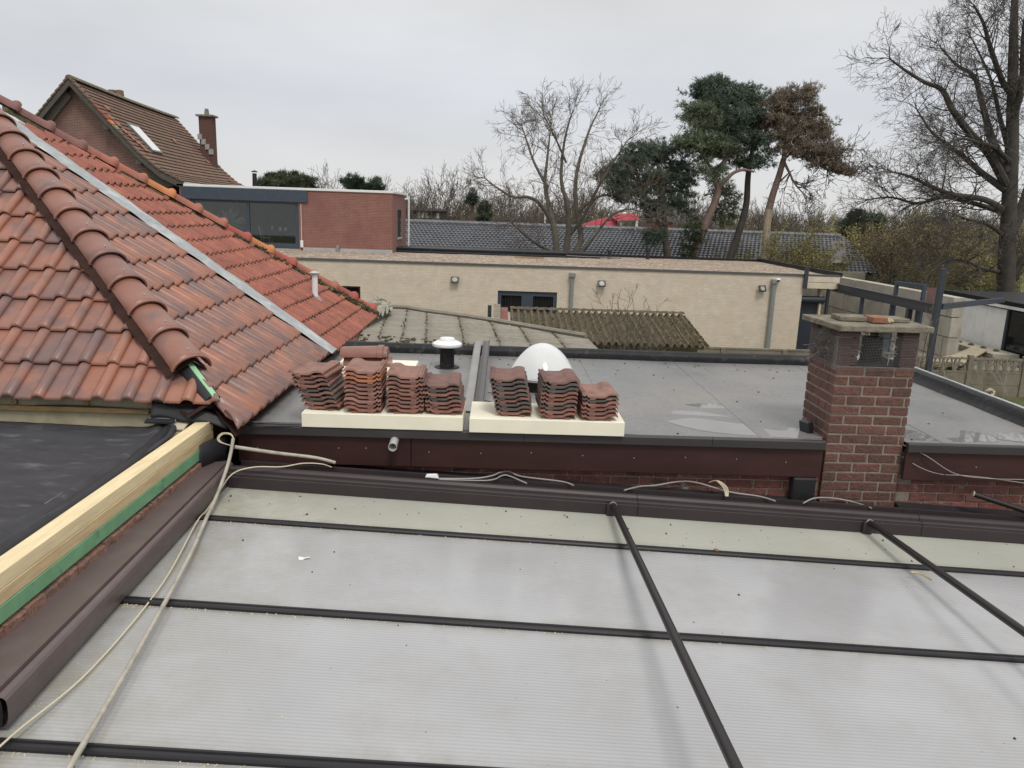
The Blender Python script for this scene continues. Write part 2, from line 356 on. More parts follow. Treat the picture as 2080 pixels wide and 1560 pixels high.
    mx2 = t.nodes.new('ShaderNodeMix'); mx2.data_type = 'RGBA'; L(m4.outputs[0], mx2.inputs['Factor']); L(mx.outputs['Result'], mx2.inputs['A']); mx2.inputs['B'].default_value = (.2, .19, .16, 1)
    L(mx2.outputs['Result'], bs.inputs['Base Color'])
    m5 = t.nodes.new('ShaderNodeMapRange'); m5.inputs['From Min'].default_value = .3; m5.inputs['From Max'].default_value = .7; m5.inputs['To Min'].default_value = .07; m5.inputs['To Max'].default_value = .26; L(n2.outputs['Fac'], m5.inputs['Value'])
    L(m5.outputs[0], bs.inputs['Roughness'])
    bs.inputs['Specular IOR Level'].default_value = .55
    bp = t.nodes.new('ShaderNodeBump'); bp.inputs['Strength'].default_value = .05; bp.inputs['Distance'].default_value = .004; L(sn.outputs[0], bp.inputs['Height']); L(bp.outputs[0], bs.inputs['Normal'])
    return m
m_poly = poly_mat('polycarbonate', (.40, .403, .415), (.30, .295, .275))
m_poly_g = poly_mat('polycarbonate_green', (.455, .46, .405), (.38, .385, .32))

# --- flat roof membrane: grey weathered bitumen, damp in patches
def roof_mat():
    m = bpy.data.materials.new('flat_roof_bitumen'); m.use_nodes = True
    t = m.node_tree; bs = t.nodes['Principled BSDF']; L = t.links.new
    g = t.nodes.new('ShaderNodeNewGeometry')
    def nz(scale, lo, hi, a, b, d=7, rg=.6):
        n = t.nodes.new('ShaderNodeTexNoise'); n.inputs['Scale'].default_value = scale; n.inputs['Detail'].default_value = d; n.inputs['Roughness'].default_value = rg; L(g.outputs['Position'], n.inputs['Vector'])
        r = t.nodes.new('ShaderNodeMapRange'); r.inputs['From Min'].default_value = lo; r.inputs['From Max'].default_value = hi; r.inputs['To Min'].default_value = a; r.inputs['To Max'].default_value = b; L(n.outputs['Fac'], r.inputs['Value']); return r.outputs[0]
    a = nz(.7, .35, .65, 0, 1); b = nz(3.5, .45, .7, 0, .6); c = nz(45, .3, .7, .82, 1.15)
    mx = t.nodes.new('ShaderNodeMix'); mx.data_type = 'RGBA'; L(a, mx.inputs['Factor']); mx.inputs['A'].default_value = (.165, .17, .173, 1); mx.inputs['B'].default_value = (.245, .23, .218, 1)
    mx2 = t.nodes.new('ShaderNodeMix'); mx2.data_type = 'RGBA'; L(b, mx2.inputs['Factor']); L(mx.outputs['Result'], mx2.inputs['A']); mx2.inputs['B'].default_value = (.20, .205, .207, 1)
    sc = t.nodes.new('ShaderNodeVectorMath'); sc.operation = 'SCALE'; L(mx2.outputs['Result'], sc.inputs[0]); L(c, sc.inputs['Scale'])
    L(sc.outputs[0], bs.inputs['Base Color'])
    L(nz(1.1, .35, .65, .26, .52), bs.inputs['Roughness'])
    bp = t.nodes.new('ShaderNodeBump'); bp.inputs['Strength'].default_value = .12; bp.inputs['Distance'].default_value = .01; L(nz(60, 0, 1, 0, 1), bp.inputs['Height']); L(bp.outputs[0], bs.inputs['Normal'])
    return m
m_roof = roof_mat()
m_water = mat('water', (.22, .215, .21), rough=.015, var=.1, vscale=3, bump=0, spec=.6)

# ------------------------------------------------------------------ ground
GZ = -0.55
g = MB()
N_ = 60
for i in range(N_+1):
    for j in range(N_+1):
        x = -300 + 600*i/N_; y = -60 + 660*j/N_
        g.v.append((x, y, GZ))
for i in range(N_):
    for j in range(N_):
        a = i*(N_+1)+j; g.f.append((a, a+N_+1, a+N_+2, a+1))
m_grass = mat('garden_grass', (.075, .085, .028), rough=.95, var=.35, vscale=2, dirt=(.12, .10, .06), damt=.7, dscale=.6, bump=.6, bscale=25)
g.build('ground', m_grass, kind='structure')

# ------------------------------------------------------------------ own extension: flat roof, fascia, brick wall
RZ = 2.83
ext = thing('flat_roof_extension', (1.3, 5.5, GZ), 'flat grey bitumen roof with black kerbs above a brown fascia and red brick wall', 'building')
def roof_z(x, y): return RZ + .005*mnoise.noise(Vector((x*.9, y*.9, 0))) + .0012*mnoise.noise(Vector((x*2.6, y*2.6, 5)))
def bumpy_roof():
    mb = MB(); nx, ny = 120, 64; x0, x1, y0, y1 = -1.80, 4.42, 5.415, 8.46
    for i in range(nx+1):
        for j in range(ny+1):
            x = x0+(x1-x0)*i/nx; y = y0+(y1-y0)*j/ny
            z = roof_z(x, y)
            mb.v.append((x, y, z))
    for i in range(nx):
        for j in range(ny):
            a = i*(ny+1)+j; xm = x0+(x1-x0)*(i+.5)/nx; ym = y0+(y1-y0)*(j+.5)/ny
            if 2.46 < xm < 3.07 and ym < 5.90: continue
            mb.f.append((a, a+ny+1, a+ny+2, a+1))
    return mb
deck = bumpy_roof().build('roof_sheet', m_roof, ext, smooth=True)
MB().box(-1.8, 4.42, 5.62, 8.46, GZ, RZ-.02).build('wall_core', m_dark, ext)
for xl in (-.78, .93, 1.98, 3.35):        # welded laps between the felt rolls
    mb = MB(); n_ = 60
    for j in range(n_+1):
        y = 5.44+2.96*j/n_; w_ = .006*mnoise.noise(Vector((y*2, xl, 3)))
        for (dx, dz) in ((-.002, .0), (0, .0035), (.10, .0035), (.103, .0)): mb.v.append((xl+dx+w_, y, roof_z(xl+dx, y)+dz+.0003))
    for j in range(n_):
        for q in range(3): a = j*4+q; mb.f.append((a, a+1, a+5, a+4))
    mb.build('felt_lap', m_roof, ext)
def kerb(path, name):
    prof = [(-.075, -.02), (-.075, .05), (-.055, .085), (-.02, .10), (.03, .10), (.06, .085), (.075, .05), (.09, .03), (.12, .01), (.15, -.005)]
    mb = MB(); path = [V(p) for p in path]; k = len(prof)
    for i, p in enumerate(path):
        d = (path[min(i+1, len(path)-1)]-path[max(i-1, 0)]).normalized(); n = Vector((-d.y, d.x, 0))
        for (a, b) in prof:
            w = .006*mnoise.noise(p*2.3+Vector((a*9, 0, 0)))
            mb.v.append(p + n*(a+w) + Vector((0, 0, b+w)))
    for i in range(len(path)-1):
        for j in range(k-1):
            a = i*k+j; mb.f.append((a, a+1, a+k+1, a+k))
    return mb.build(name, m_bitumen_black, ext, smooth=True)
kerb([(4.42-i*.115, 8.50+.0006*i, RZ) for i in range(55)][::-1], 'kerb')
# inner slope must face the roof: run right kerb from far to near
kerb([(4.45-.0*i, 5.42+.125*i, RZ) for i in range(26)], 'kerb')
MB().box(4.50, 4.56, 5.40, 8.62, RZ-.10, RZ+.085).build('edge_trim', m_zinc, ext, bevel=.004)
MB().box(-1.9, 4.56, 8.575, 8.60, RZ-.12, RZ+.07).build('edge_trim', m_bitumen_black, ext)
# fascia boards and coping lengths, with open joints
fx = [-1.86, -.48, 2.44]
for a, b in ((-1.86, -.605), (-.60, 2.44), (3.06, 4.6)):
    MB().box(a, b, 5.405, 5.43, 2.55, 2.79).build('fascia_board', m_fascia, ext, bevel=.003)
for a, b in ((-1.88, .22), (.223, 1.60), (1.603, 2.44), (3.055, 4.62)):
    mb = MB(); prof = [(5.375, 2.775), (5.375, 2.830), (5.380, 2.838), (5.405, 2.842), (5.425, 2.838), (5.425, 2.82), (5.395, 2.80), (5.395, 2.775)]
    mb.prism([(a, y, z) for y, z in prof], (b-a, 0, 0)); mb.build('coping', m_coping, ext)
for x in (-1.72, -1.13, -.93, -.74, -.47, -.09, .28, .66, 1.04, 1.42, 1.80, 2.17, 3.6, 4.1):
    MB().lathe([(.004, 0), (.004, .002), (.001, .003)], (0, 0, 0), 8).build('screw', m_zinc, ext).matrix_basis = Matrix.Translation((x, 5.405, 2.672+.01*math.sin(x*5))) @ Matrix.Rotation(R(90), 4, 'X')
# rain spout through the fascia
sp = MB(); path = [(-.72, 5.45, 2.765), (-.72, 5.28, 2.735)]
n = 20; vs = []
for (r_, k) in ((.031, 0), (.031, 1), (.0285, 1), (.0285, 0)):
    c = V(path[k])
    for j in range(n):
        a = 2*math.pi*j/n; vs.append(c + Vector((math.cos(a)*r_, 0, math.sin(a)*r_)))
fs = []
for q in range(3):
    for j in range(n):
        fs.append((q*n+j, q*n+(j+1) % n, (q+1)*n+(j+1) % n, (q+1)*n+j))
sp.add(vs, fs); sp.build('spout', m_alu, ext, smooth=True)
# brick wall below the fascia: single bricks in mortar
wall = MB().box(-1.85, 4.62, 5.492, 5.62, GZ, 2.74).build('brick_wall', m_mortar, ext)
def brick_mesh(l, h, d, seed):
    rr = random.Random(seed); bm = bmesh.new(); bmesh.ops.create_cube(bm, size=1)
    for v in bm.verts:
        v.co.x *= l; v.co.y *= d; v.co.z *= h
    bmesh.ops.bevel(bm, geom=bm.edges[:], offset=.004, segments=1, affect='EDGES', profile=.5)
    for v in bm.verts: v.co += Vector((rr.uniform(-1, 1), rr.uniform(-1, 1), rr.uniform(-1, 1)))*.0016
    me = bpy.data.meshes.new('brick'); bm.to_mesh(me); bm.free(); return me
rb = random.Random(3)
wb = [brick_mesh(.205, .055, .10, k) for k in range(4)]
for me in wb: me.materials.append(m_brick2)
for c in range(4):
    z = 2.522 - c*.0655; off = (.11 if c % 2 else 0)
    x = -1.72 + off
    while x < 4.55:
        if not (2.42 < x+.0 < 3.10):
            inst('brick', rb.choice(wb), Matrix.Translation((x, 5.535-.004*rb.random(), z)) @ Matrix.Rotation(rb.uniform(-.01, .01), 4, 'Y'), wall)
        x += .2175
MB().box(2.24, 2.42, 5.40, 5.49, 1.9, 2.55).build('downpipe', m_black, ext, bevel=.02)

# puddles lying on the roof
def puddle(pts, label):
    cx = sum(p[0] for p in pts)/len(pts); cy = sum(p[1] for p in pts)/len(pts)
    out = subdiv_path([(x, y, 0) for x, y in pts]+[(pts[0][0], pts[0][1], 0)], 6)[:-1]
    mb = MB(); mb.v = [(p.x, p.y, RZ+.0009) for p in out]; mb.f = [tuple(range(len(out)))]
    a = sum(out[i].x*out[(i+1) % len(out)].y-out[(i+1) % len(out)].x*out[i].y for i in range(len(out)))
    if a < 0: mb.f = [tuple(range(len(out)))[::-1]]
    o = mb.build('puddle', m_water); tag(o, label, None, None, 'structure')
puddle([(1.45, 6.08), (1.86, 6.05), (2.2, 6.10), (2.15, 6.35), (1.95, 6.5), (1.6, 6.4)], 'small rain puddle on the flat roof left of the chimney')
puddle([(1.35, 5.85), (1.6, 5.60), (2.0, 5.50), (2.46, 5.49), (2.46, 5.72), (2.1, 5.80), (1.85, 5.88), (1.6, 5.98)], 'long rain puddle at the roof edge beside the chimney')
puddle([(3.08, 5.66), (3.2, 5.52), (3.56, 5.50), (3.84, 5.56), (3.80, 5.80), (3.5, 5.84), (3.2, 5.80)], 'rain puddle at the roof edge right of the chimney')
puddle([(3.86, 5.60), (4.1, 5.52), (4.30, 5.54), (4.32, 5.78), (4.1, 5.80), (3.92, 5.74)], 'rain puddle in the near right corner of the flat roof')

# ------------------------------------------------------------------ brick chimney
chim = thing('brick_chimney', (2.76, 5.70, 2.2), 'red brick chimney with concrete cover slab and wire mesh round its open top', 'chimney')
CX0, CX1, CY0, CY1 = 2.475, 3.055, 5.45, 5.95
Z0 = 2.215; CH = .0735
core = MB()
t_ = .0075
core.box(CX0+t_, CX1-t_, CY0+t_, CY1-t_, 1.9, Z0+16*CH-.004).build('mortar_core', m_mortar, chim)
rb = random.Random(11)
cache = {}
def get_brick(l):
    k = (round(l, 3), rb.randrange(3))
    if k not in cache:
        me = brick_mesh(k[0], .0600, .095, k[1]+int(l*1000)); me.materials.append(m_brick); cache[k] = me
    return cache[k]
def brick_row(p0, p1, z, first):
    p0 = V(p0); p1 = V(p1); d = p1-p0; Ltot = d.length; d.normalize(); inn = Vector((-d.y, d.x, 0))
    s = 0; l = first
    while s < Ltot-.03:
        e = min(s+l, Ltot)
        if Ltot-e < .035: e = Ltot
        a_ = s + (0 if s == 0 else .007); b_ = e - (0 if e == Ltot else .007); L_ = b_-a_
        mid = p0+d*((a_+b_)/2) + inn*(.0475+rb.uniform(-.002, .003)) + Vector((0, 0, z+CH/2))
        ang = math.atan2(d.y, d.x)
        inst('brick', get_brick(L_), Matrix.Translation(mid) @ Matrix.Rotation(ang+rb.uniform(-.006, .006), 4, 'Z') @ Matrix.Rotation(rb.uniform(-.008, .008), 4, 'Y'), chim)
        s = e; l = .2175
for c in range(16):
    z = Z0 + c*CH; f = (.1075, .2175)[c % 2]
    brick_row((CX0, CY0, 0), (CX1, CY0, 0), z, f)                       # front
    brick_row((CX0, CY1, 0), (CX0, CY0+.10, 0), z, (.16, .06)[c % 2])   # left
    brick_row((CX1, CY0+.10, 0), (CX1, CY1, 0), z, (.16, .06)[c % 2])   # right
    brick_row((CX1-.10, CY1, 0), (CX0+.10, CY1, 0), z, f)               # back
ZT = Z0+16*CH
SLZ = 3.655
# corner piers carry the slab, sooted
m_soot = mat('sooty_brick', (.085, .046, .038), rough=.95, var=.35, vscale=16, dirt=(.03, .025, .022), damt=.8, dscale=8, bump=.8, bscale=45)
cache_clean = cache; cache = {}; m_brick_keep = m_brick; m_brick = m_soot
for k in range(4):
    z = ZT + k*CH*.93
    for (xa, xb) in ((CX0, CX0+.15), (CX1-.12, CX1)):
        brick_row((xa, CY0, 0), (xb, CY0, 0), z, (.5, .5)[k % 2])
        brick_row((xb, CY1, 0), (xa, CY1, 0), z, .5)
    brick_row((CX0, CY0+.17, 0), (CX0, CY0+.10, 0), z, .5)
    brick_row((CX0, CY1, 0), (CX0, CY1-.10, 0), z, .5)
m_brick = m_brick_keep
for (xa, ya) in ((CX0+.012, CY0+.012), (CX1-.10, CY0+.012), (CX0+.012, CY1-.10), (CX1-.10, CY1-.10)):
    MB().box(xa, xa+.09, ya, ya+.09, ZT-.01, SLZ).build('mortar_pier', m_mortar, chim)
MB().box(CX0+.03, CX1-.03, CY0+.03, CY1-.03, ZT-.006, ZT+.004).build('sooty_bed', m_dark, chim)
for x in (2.66, 2.86):
    MB().lathe([(.075, 0), (.075, .19), (.062, .19), (.062, .01)], (x, 5.74, ZT-.01), 20, cap=False).build('flue', m_rust, chim, smooth=True)
# slab: slightly twisted, worn edge
sl_ = MB(); pts = [(2.43, 5.365), (3.135, 5.415), (3.165, 6.03), (2.40, 6.0)]
bmq = bmesh.new()
lo = [bmq.verts.new((x, y, SLZ)) for x, y in pts]; hi = [bmq.verts.new((x, y, SLZ+.042)) for x, y in pts]
bmq.faces.new(lo[::-1]); bmq.faces.new(hi)
for i in range(4): bmq.faces.new((lo[i], lo[(i+1) % 4], hi[(i+1) % 4], hi[i]))
bmesh.ops.bevel(bmq, geom=bmq.edges[:], offset=.006, segments=2, affect='EDGES', profile=.5)
bmesh.ops.subdivide_edges(bmq, edges=[e for e in bmq.edges if e.calc_length() > .2], cuts=14, use_grid_fill=True)
for v in bmq.verts: v.co += Vector((mnoise.noise(v.co*14), mnoise.noise(v.co*14+Vector((9, 0, 0))), mnoise.noise(v.co*14+Vector((0, 9, 0)))*.7))*.006
me = bpy.data.meshes.new('cover_slab'); bmq.to_mesh(me); bmq.free(); me.materials.append(m_slab)
put(bpy.data.objects.new('cover_slab', me), chim)
# wire mesh wrapped round the opening
wm = MB(); w = .0004
za, zb = ZT-.03, ZT+.245
nx = int(.60/.0115)
for i in range(nx+1):
    x = CX0-.012+i*.0115; b = .006*math.sin(x*23)
    wm.box(x-w, x+w, CY0-.012+b-w, CY0-.012+b+w, za+.012*math.sin(x*9), zb-.02+.02*math.sin(x*13))
for j in range(int((zb-za-.02)/.0115)+1):
    z = za+.01+j*.0115
    wm.box(CX0-.012, CX1+.010, CY0-.0145, CY0-.0135, z-w, z+w)
    wm.box(CX0-.0145, CX0-.0135, CY0-.012, CY1, z-w, z+w)
for i in range(int(.5/.0115)+1):
    y = CY0-.012+i*.0115
    wm.box(CX0-.0145, CX0-.0130, y-w, y+w, za, zb-.03)
wm.build('wire_mesh', m_wire, chim)
# things lying on the slab
MB().obox(Matrix.Translation((2.655, 5.70, SLZ+.062)) @ Matrix.Rotation(-.03, 4, 'Z'), .235, .19, .034).build('paving_slab_piece', m_slab, None, 'flat grey stone piece lying at the left on the chimney slab', 'stone', bevel=.006)
MB().obox(Matrix.Translation((2.79, 5.60, SLZ+.068)) @ Matrix.Rotation(.02, 4, 'Z'), .115, .15, .046).build('half_brick', m_red_brick_cap, None, 'orange red half brick lying between stones on the chimney slab', 'brick', bevel=.008)
MB().obox(Matrix.Translation((2.955, 5.70, SLZ+.060)) @ Matrix.Rotation(.12, 4, 'Z') @ Matrix.Rotation(.03, 4, 'Y'), .20, .18, .030).build('paving_slab_piece', m_slab, None, 'flat grey stone piece lying at the right on the chimney slab', 'stone', bevel=.006)
mbm = MB(); rr = random.Random(5)
for k in range(9):
    mbm.obox(Matrix.Translation((2.87+rr.uniform(-.02, .03), 5.60+rr.uniform(-.03, .03), SLZ+.052+rr.uniform(0, .018))) @ Matrix.Rotation(rr.uniform(0, 3), 4, 'Z') @ Matrix.Rotation(rr.uniform(-.5, .5), 4, 'X'), .03, .025, .018)
mbm.build('mortar_lump', mat('mortar_lump', (.55, .48, .32), rough=.95, bump=.6), None, 'crumbled cream mortar lump beside the half brick', 'mortar', bevel=.003)
# litter caught inside the chimney head
mb = MB(); rr = random.Random(8)
def tangle(mb, c, rad, n, r, rr, flat=1):
    for k in range(n):
        p = V(c)+Vector((rr.uniform(-1, 1), rr.uniform(-1, 1), rr.uniform(-1, 1)*flat))*rad; d = Vector((rr.uniform(-1, 1), rr.uniform(-1, 1), rr.uniform(-1, 1))).normalized()
        pts = [p]
        for q in range(5):
            d = (d+Vector((rr.uniform(-1, 1), rr.uniform(-1, 1), rr.uniform(-1, 1)))*.5).normalized(); p = p+d*rad*.45; pts.append(p)
        mb.tube(pts, r, 4)
tangle(mb, (2.90, 5.56, 3.56), .04, 9, .0022, rr); mb.build('blue_twine', m_blue, None, 'tangle of blue twine caught in the chimney opening', 'twine')
mb = MB(); tangle(mb, (2.91, 5.52, 3.46), .035, 13, .0018, rr); tangle(mb, (2.66, 5.60, 3.54), .03, 8, .0016, rr)
mb.build('white_string_litter', mat('white_string', (.7, .72, .74), rough=.5), None, 'scraps of white string caught behind the chimney mesh', 'string')
mb = MB(); tangle(mb, (2.53, 5.75, 3.50), .08, 30, .002, rr); mb.build('nest_twigs', mat('grey_twigs', (.28, .26, .24), rough=.9), None, 'grey nest twigs in the left opening of the chimney', 'twigs')
mb = MB(); mb.lathe([(.0, 0), (.03, .008), (.038, .03), (.03, .055), (0, .062)], (2.635, 5.53, 3.42), 14, cap=False); mb.build('crumpled_cup', m_white, None, 'crumpled white cup behind the chimney mesh', 'cup', smooth=True)
MB().obox(Matrix.Translation((2.50, 5.62, 3.475)) @ Matrix.Rotation(.5, 4, 'Y') @ Matrix.Rotation(.6, 4, 'Z'), .05, .09, .012).build('dry_leaf', mat('dry_leaf', (.42, .31, .12), rough=.8), None, 'yellowish dry leaf in the left chimney opening', 'leaf', bevel=.004)
# small black floodlight on the chimney side
fl = thing('floodlight', (2.44, 5.70, 2.80), 'small black floodlight mounted on the left side of the brick chimney', 'floodlight')
MB().obox(Matrix.Translation((2.40, 5.66, 2.86)) @ Matrix.Rotation(.35, 4, 'Z') @ Matrix.Rotation(-.2, 4, 'Y'), .055, .10, .12).build('housing', m_black, fl, bevel=.008)
MB().box(2.405, 2.48, 5.69, 5.73, 2.79, 2.81).build('bracket', m_black, fl)

# ------------------------------------------------------------------ semi-detached tiled house (near left)
house = thing('tiled_house', (-5.1, 8.0, GZ), 'semi-detached house whose hipped roof is half new brown tiles, half old red tiles', 'house')
TH = R(35); ct, st, tt = math.cos(TH), math.sin(TH), math.tan(TH)
XE, ZE = -1.75, 2.88
H0, H1 = Vector((-2.188, 5.428, 0)), Vector((-4.73, 7.66, 0))      # near hip in plan
K0, K1 = Vector((-1.893, 10.867, 0)), Vector((-5.115, 8.33, 0))    # far hip in plan
YC = 5.043; TFR = .797; THF = math.atan(TFR); cf, sf = math.cos(THF), math.sin(THF); PARTY = 7.93
def right_pt(y, s, n=0): return Vector((XE - s*ct + n*st, y, ZE + s*st + n*ct))
def front_pt(x, s, n=0): return Vector((x, YC + s*cf - n*sf, ZE + s*sf + n*cf))
hd = (H1-H0).normalized(); kd = (K1-K0).normalized()
def hip_y(x): return H0.y + (x-H0.x)*hd.y/hd.x
def khip_y(x): return K0.y + (x-K0.x)*kd.y/kd.x
apx = -5.2
# decks under the tiles
dk = MB()
dk.add([front_pt(-6.5, .30, -.02), front_pt(-2.0, .30, -.02), (-5.15, hip_y(-5.15), ZE+(XE+5.15)*tt-.02), (-6.5, hip_y(-5.15), ZE+(XE+5.15)*tt-.02)], [(0, 1, 2, 3)])
newroof = dk.build('new_roof', m_batten, house)
dk = MB(); yA = hip_y(XE)
dk.add([(XE, yA, ZE-.03), (XE, PARTY, ZE-.03), (-5.15, PARTY, ZE+(XE+5.15)*tt-.03), (-5.15, hip_y(-5.15), ZE+(XE+5.15)*tt-.03)], [(0, 1, 2, 3)])
newside = dk.build('new_roof', m_dbrown, house)
dk = MB(); dk.add([(XE, PARTY, ZE-.03), (XE, khip_y(XE), ZE-.03), (-5.1, khip_y(-5.1), ZE+(XE+5.1)*tt-.03), (-5.15, PARTY, ZE+(XE+5.15)*tt-.03)], [(0, 1, 2, 3)])
oldroof = dk.build('old_roof', m_dbrown, house)
MB().box(-9, -2.15, 5.9, 10.4, GZ, 2.86).build('wall', m_brick2, house)
# far slope of the old half, only its top edge matters
dk = MB(); dk.add([(XE, khip_y(XE), ZE-.04), (-9, khip_y(XE), ZE-.04), (-9, khip_y(-5.1), ZE+(XE+5.1)*tt-.04), (-5.1, khip_y(-5.1), ZE+(XE+5.1)*tt-.04)], [(0, 1, 2, 3)])
dk.build('old_roof', m_old, house)

def tile_geo(prof, L_, th, lip=.012, nseg=3):
    """prof: list of (u,h) across; tile runs v=0 (lower end) .. L_"""
    mb = MB(); k = len(prof)
    rows = [(-.004, -lip), (0.0, -lip*.35), (.012, 0.0), (L_*.5, 0.0), (L_, 0.0)]
    for (v, dz) in rows:
        for (u, h) in prof: mb.v.append((u, v, h+dz))
    for i in range(len(rows)-1):
        for j in range(k-1):
            a = i*k+j; mb.f.append((a, a+1, a+k+1, a+k))
    n0 = len(mb.v)
    for v in (0, L_):
        for (u, h) in prof: mb.v.append((u, v, h-th))
    for j in range(k-1):     # underside + lower end face
        a = n0+j; mb.f.append((a+1, a, a+k, a+k+1)); mb.f.append((j+1, j, n0+j, n0+j+1))
    # sides
    R_ = len(rows)
    mb.f.append(tuple([0] + [i*k for i in range(1, R_)] + [n0+k, n0]))
    mb.f.append(tuple([k-1, n0+k-1, n0+2*k-1] + [i*k+k-1 for i in range(R_-1, 0, -1)]))
    return mb
PROF_NEW = [(0, -.004), (.012, .001), (.05, .0), (.108, .0), (.118, .003), (.127, .014), (.139, .027), (.156, .0365), (.178, .0365), (.196, .028), (.2085, .016), (.2105, .006)]
PROF_OLD = []
PROF_OLD = [(0, -.004), (.01, .0), (.04, -.002), (.072, .0), (.082, .005), (.092, .020), (.104, .033), (.120, .037), (.136, .031), (.146, .018), (.1485, .008)]
G_NEW, W_NEW, L_NEW = .3345, .2035, .405
G_OLD, W_OLD, L_OLD = .2385, .142, .30
me_new = tile_geo(PROF_NEW, L_NEW, .018, .018).mesh('tile', True, 50); me_new.materials.append(m_tile)
me_old = tile_geo(PROF_OLD, L_OLD, .012, .014).mesh('tile', True, 50); me_old.materials.append(m_old)

def lay(mesh, U, Vv, Nn, origin, u0, s0, g, w, L_, lift, parent, rows, cols, clips, rr, mod=None):
    """rows upslope, cols along eave; clips: list of (point, normal) keep side normal positive (plan planes)"""
    tilt = math.atan(lift/g*.85)
    for r_ in range(rows):
        for c in range(cols):
            s = s0 + r_*g; u = u0 + c*w
            jit = rr.uniform(-.003, .003)
            base = origin + U*u + Vv*(s+jit) + Nn*(lift+.018+rr.uniform(-.0015, .0015))
            v2 = (Vv*math.cos(tilt) - Nn*math.sin(tilt)); n2 = (Nn*math.cos(tilt) + Vv*math.sin(tilt))
            if mod: base = base + mod(base)
            M = Matrix((U, v2, n2)).transposed().to_4x4(); M.translation = base
            M = M @ Matrix.Rotation(rr.uniform(-.006, .006), 4, 'Z')
            corners = [M @ Vector((a, b, 0)) for a in (0, w) for b in (0, L_)]
            skip = False; cut = []
            for (p, n) in clips:
                ds = [(q-p).dot(n) for q in corners]
                if max(ds) <= .02: skip = True; break
                if min(ds) < 0: cut.append((p, n))
            if skip: continue
            if cut:
                bm = bmesh.new(); bm.from_mesh(mesh); Mi = M.inverted()
                for (p, n) in cut:
                    bmesh.ops.bisect_plane(bm, geom=bm.verts[:]+bm.edges[:]+bm.faces[:], plane_co=Mi @ p, plane_no=(Mi.to_3x3() @ n).normalized(), clear_inner=True)
                    ed = [e for e in bm.edges if e.is_boundary]
                    if ed: bmesh.ops.holes_fill(bm, edges=ed, sides=0)
                if len(bm.faces) == 0: bm.free(); continue
                m2 = bpy.data.meshes.new('tile'); bm.to_mesh(m2); bm.free()
                if not m2.materials: m2.materials.append(mesh.materials[0])
                inst('tile', m2, M, parent)
            else:
                inst('tile', mesh, M, parent)
rt_ = random.Random(21)
hn = Vector((-hd.y, hd.x, 0))     # plan normal of near hip
if hn.dot(Vector((0, 6, 0))-H0) > 0: pass
side_right = hn if hn.dot(Vector((-2, 7.5, 0))-H0) > 0 else -hn
kn = Vector((-kd.y, kd.x, 0)); side_near = kn if kn.dot(Vector((-2, 9, 0))-K0) > 0 else -kn
UF, VF, NF = Vector((1, 0, 0)), Vector((0, cf, sf)), Vector((0, -sf, cf))
UR, VR, NR = Vector((0, 1, 0)), Vector((-ct, 0, st)), Vector((st, 0, ct))
lay(me_new, UF, VF, NF, front_pt(0, 0), -5.744, .212, .319, W_NEW, L_NEW, .038, newroof, 10, 20, [(H0, -side_right)], rt_)
lay(me_new, UR, VR, NR, right_pt(0, 0), 4.92, .0, G_NEW, W_NEW, L_NEW, .038, newside, 11, 15, [(H0, side_right), (Vector((0, PARTY, 0)), Vector((0, -1, 0)))], rt_)
lay(me_old, UR, VR, NR, right_pt(0, 0), PARTY+.03, -.03, G_OLD, W_OLD, L_OLD, .034, oldroof, 16, 21, [(K0, side_near)], rt_, mod=lambda p: Vector((0, 0, .02*mnoise.noise(p*.9))))
# hip caps on the new half
def cap_mesh(r0, r1, L_, collar, seg=14):
    mb = MB(); rows = []
    # along local y from lower end (0) to upper end (L_)
    prof = [(0, r0*1.07), (.012, r0*1.085), (.022, r0*1.03), (.034, r0*1.07), (.046, r0*1.0), (L_*.5, (r0+r1)/2), (L_, r1)] if collar else [(0, r0), (L_, r1)]
    for (y, r_) in prof:
        for j in range(seg+1):
            a = R(2) + (math.pi-R(4))*j/seg; mb.v.append((math.cos(a)*r_, y, math.sin(a)*r_*.82))
    k = seg+1; m_ = len(prof)
    for i in range(m_-1):
        for j in range(seg):
            a = i*k+j; mb.f.append((a, a+k, a+k+1, a+1))
    n0 = len(mb.v); th = .014
    for (y, r_) in prof:
        for j in range(seg+1):
            a = R(2) + (math.pi-R(4))*j/seg; mb.v.append((math.cos(a)*(r_-th), y, math.sin(a)*(r_-th)*.82))
    for i in range(m_-1):
        for j in range(seg):
            a = n0+i*k+j; mb.f.append((a, a+1, a+k+1, a+k))
    for j in range(seg):
        mb.f.append((j, j+1, n0+j+1, n0+j)); b = (m_-1)*k; mb.f.append((b+j+1, b+j, n0+b+j, n0+b+j+1))
    for j in (0, seg):
        mb.f.append(tuple([i*k+j for i in range(m_)] + [n0+i*k+j for i in range(m_-1, -1, -1)]))
    return mb
def hip_z(x): return ZE + (XE-x)*tt
HA = Vector((-2.165, hip_y(-2.165), hip_z(-2.165)+.05)); HB = Vector((-4.95, hip_y(-4.95), hip_z(-4.95)+.05))
hv = (HB-HA).normalized(); hside = hv.cross(Vector((0, 0, 1))).normalized(); hnorm = hside.cross(hv)
me_cap = cap_mesh(.138, .122, .40, True).mesh('hip_cap', True, 50); me_cap.materials.append(m_cap)
rc = random.Random(4); s = 0; i = 0
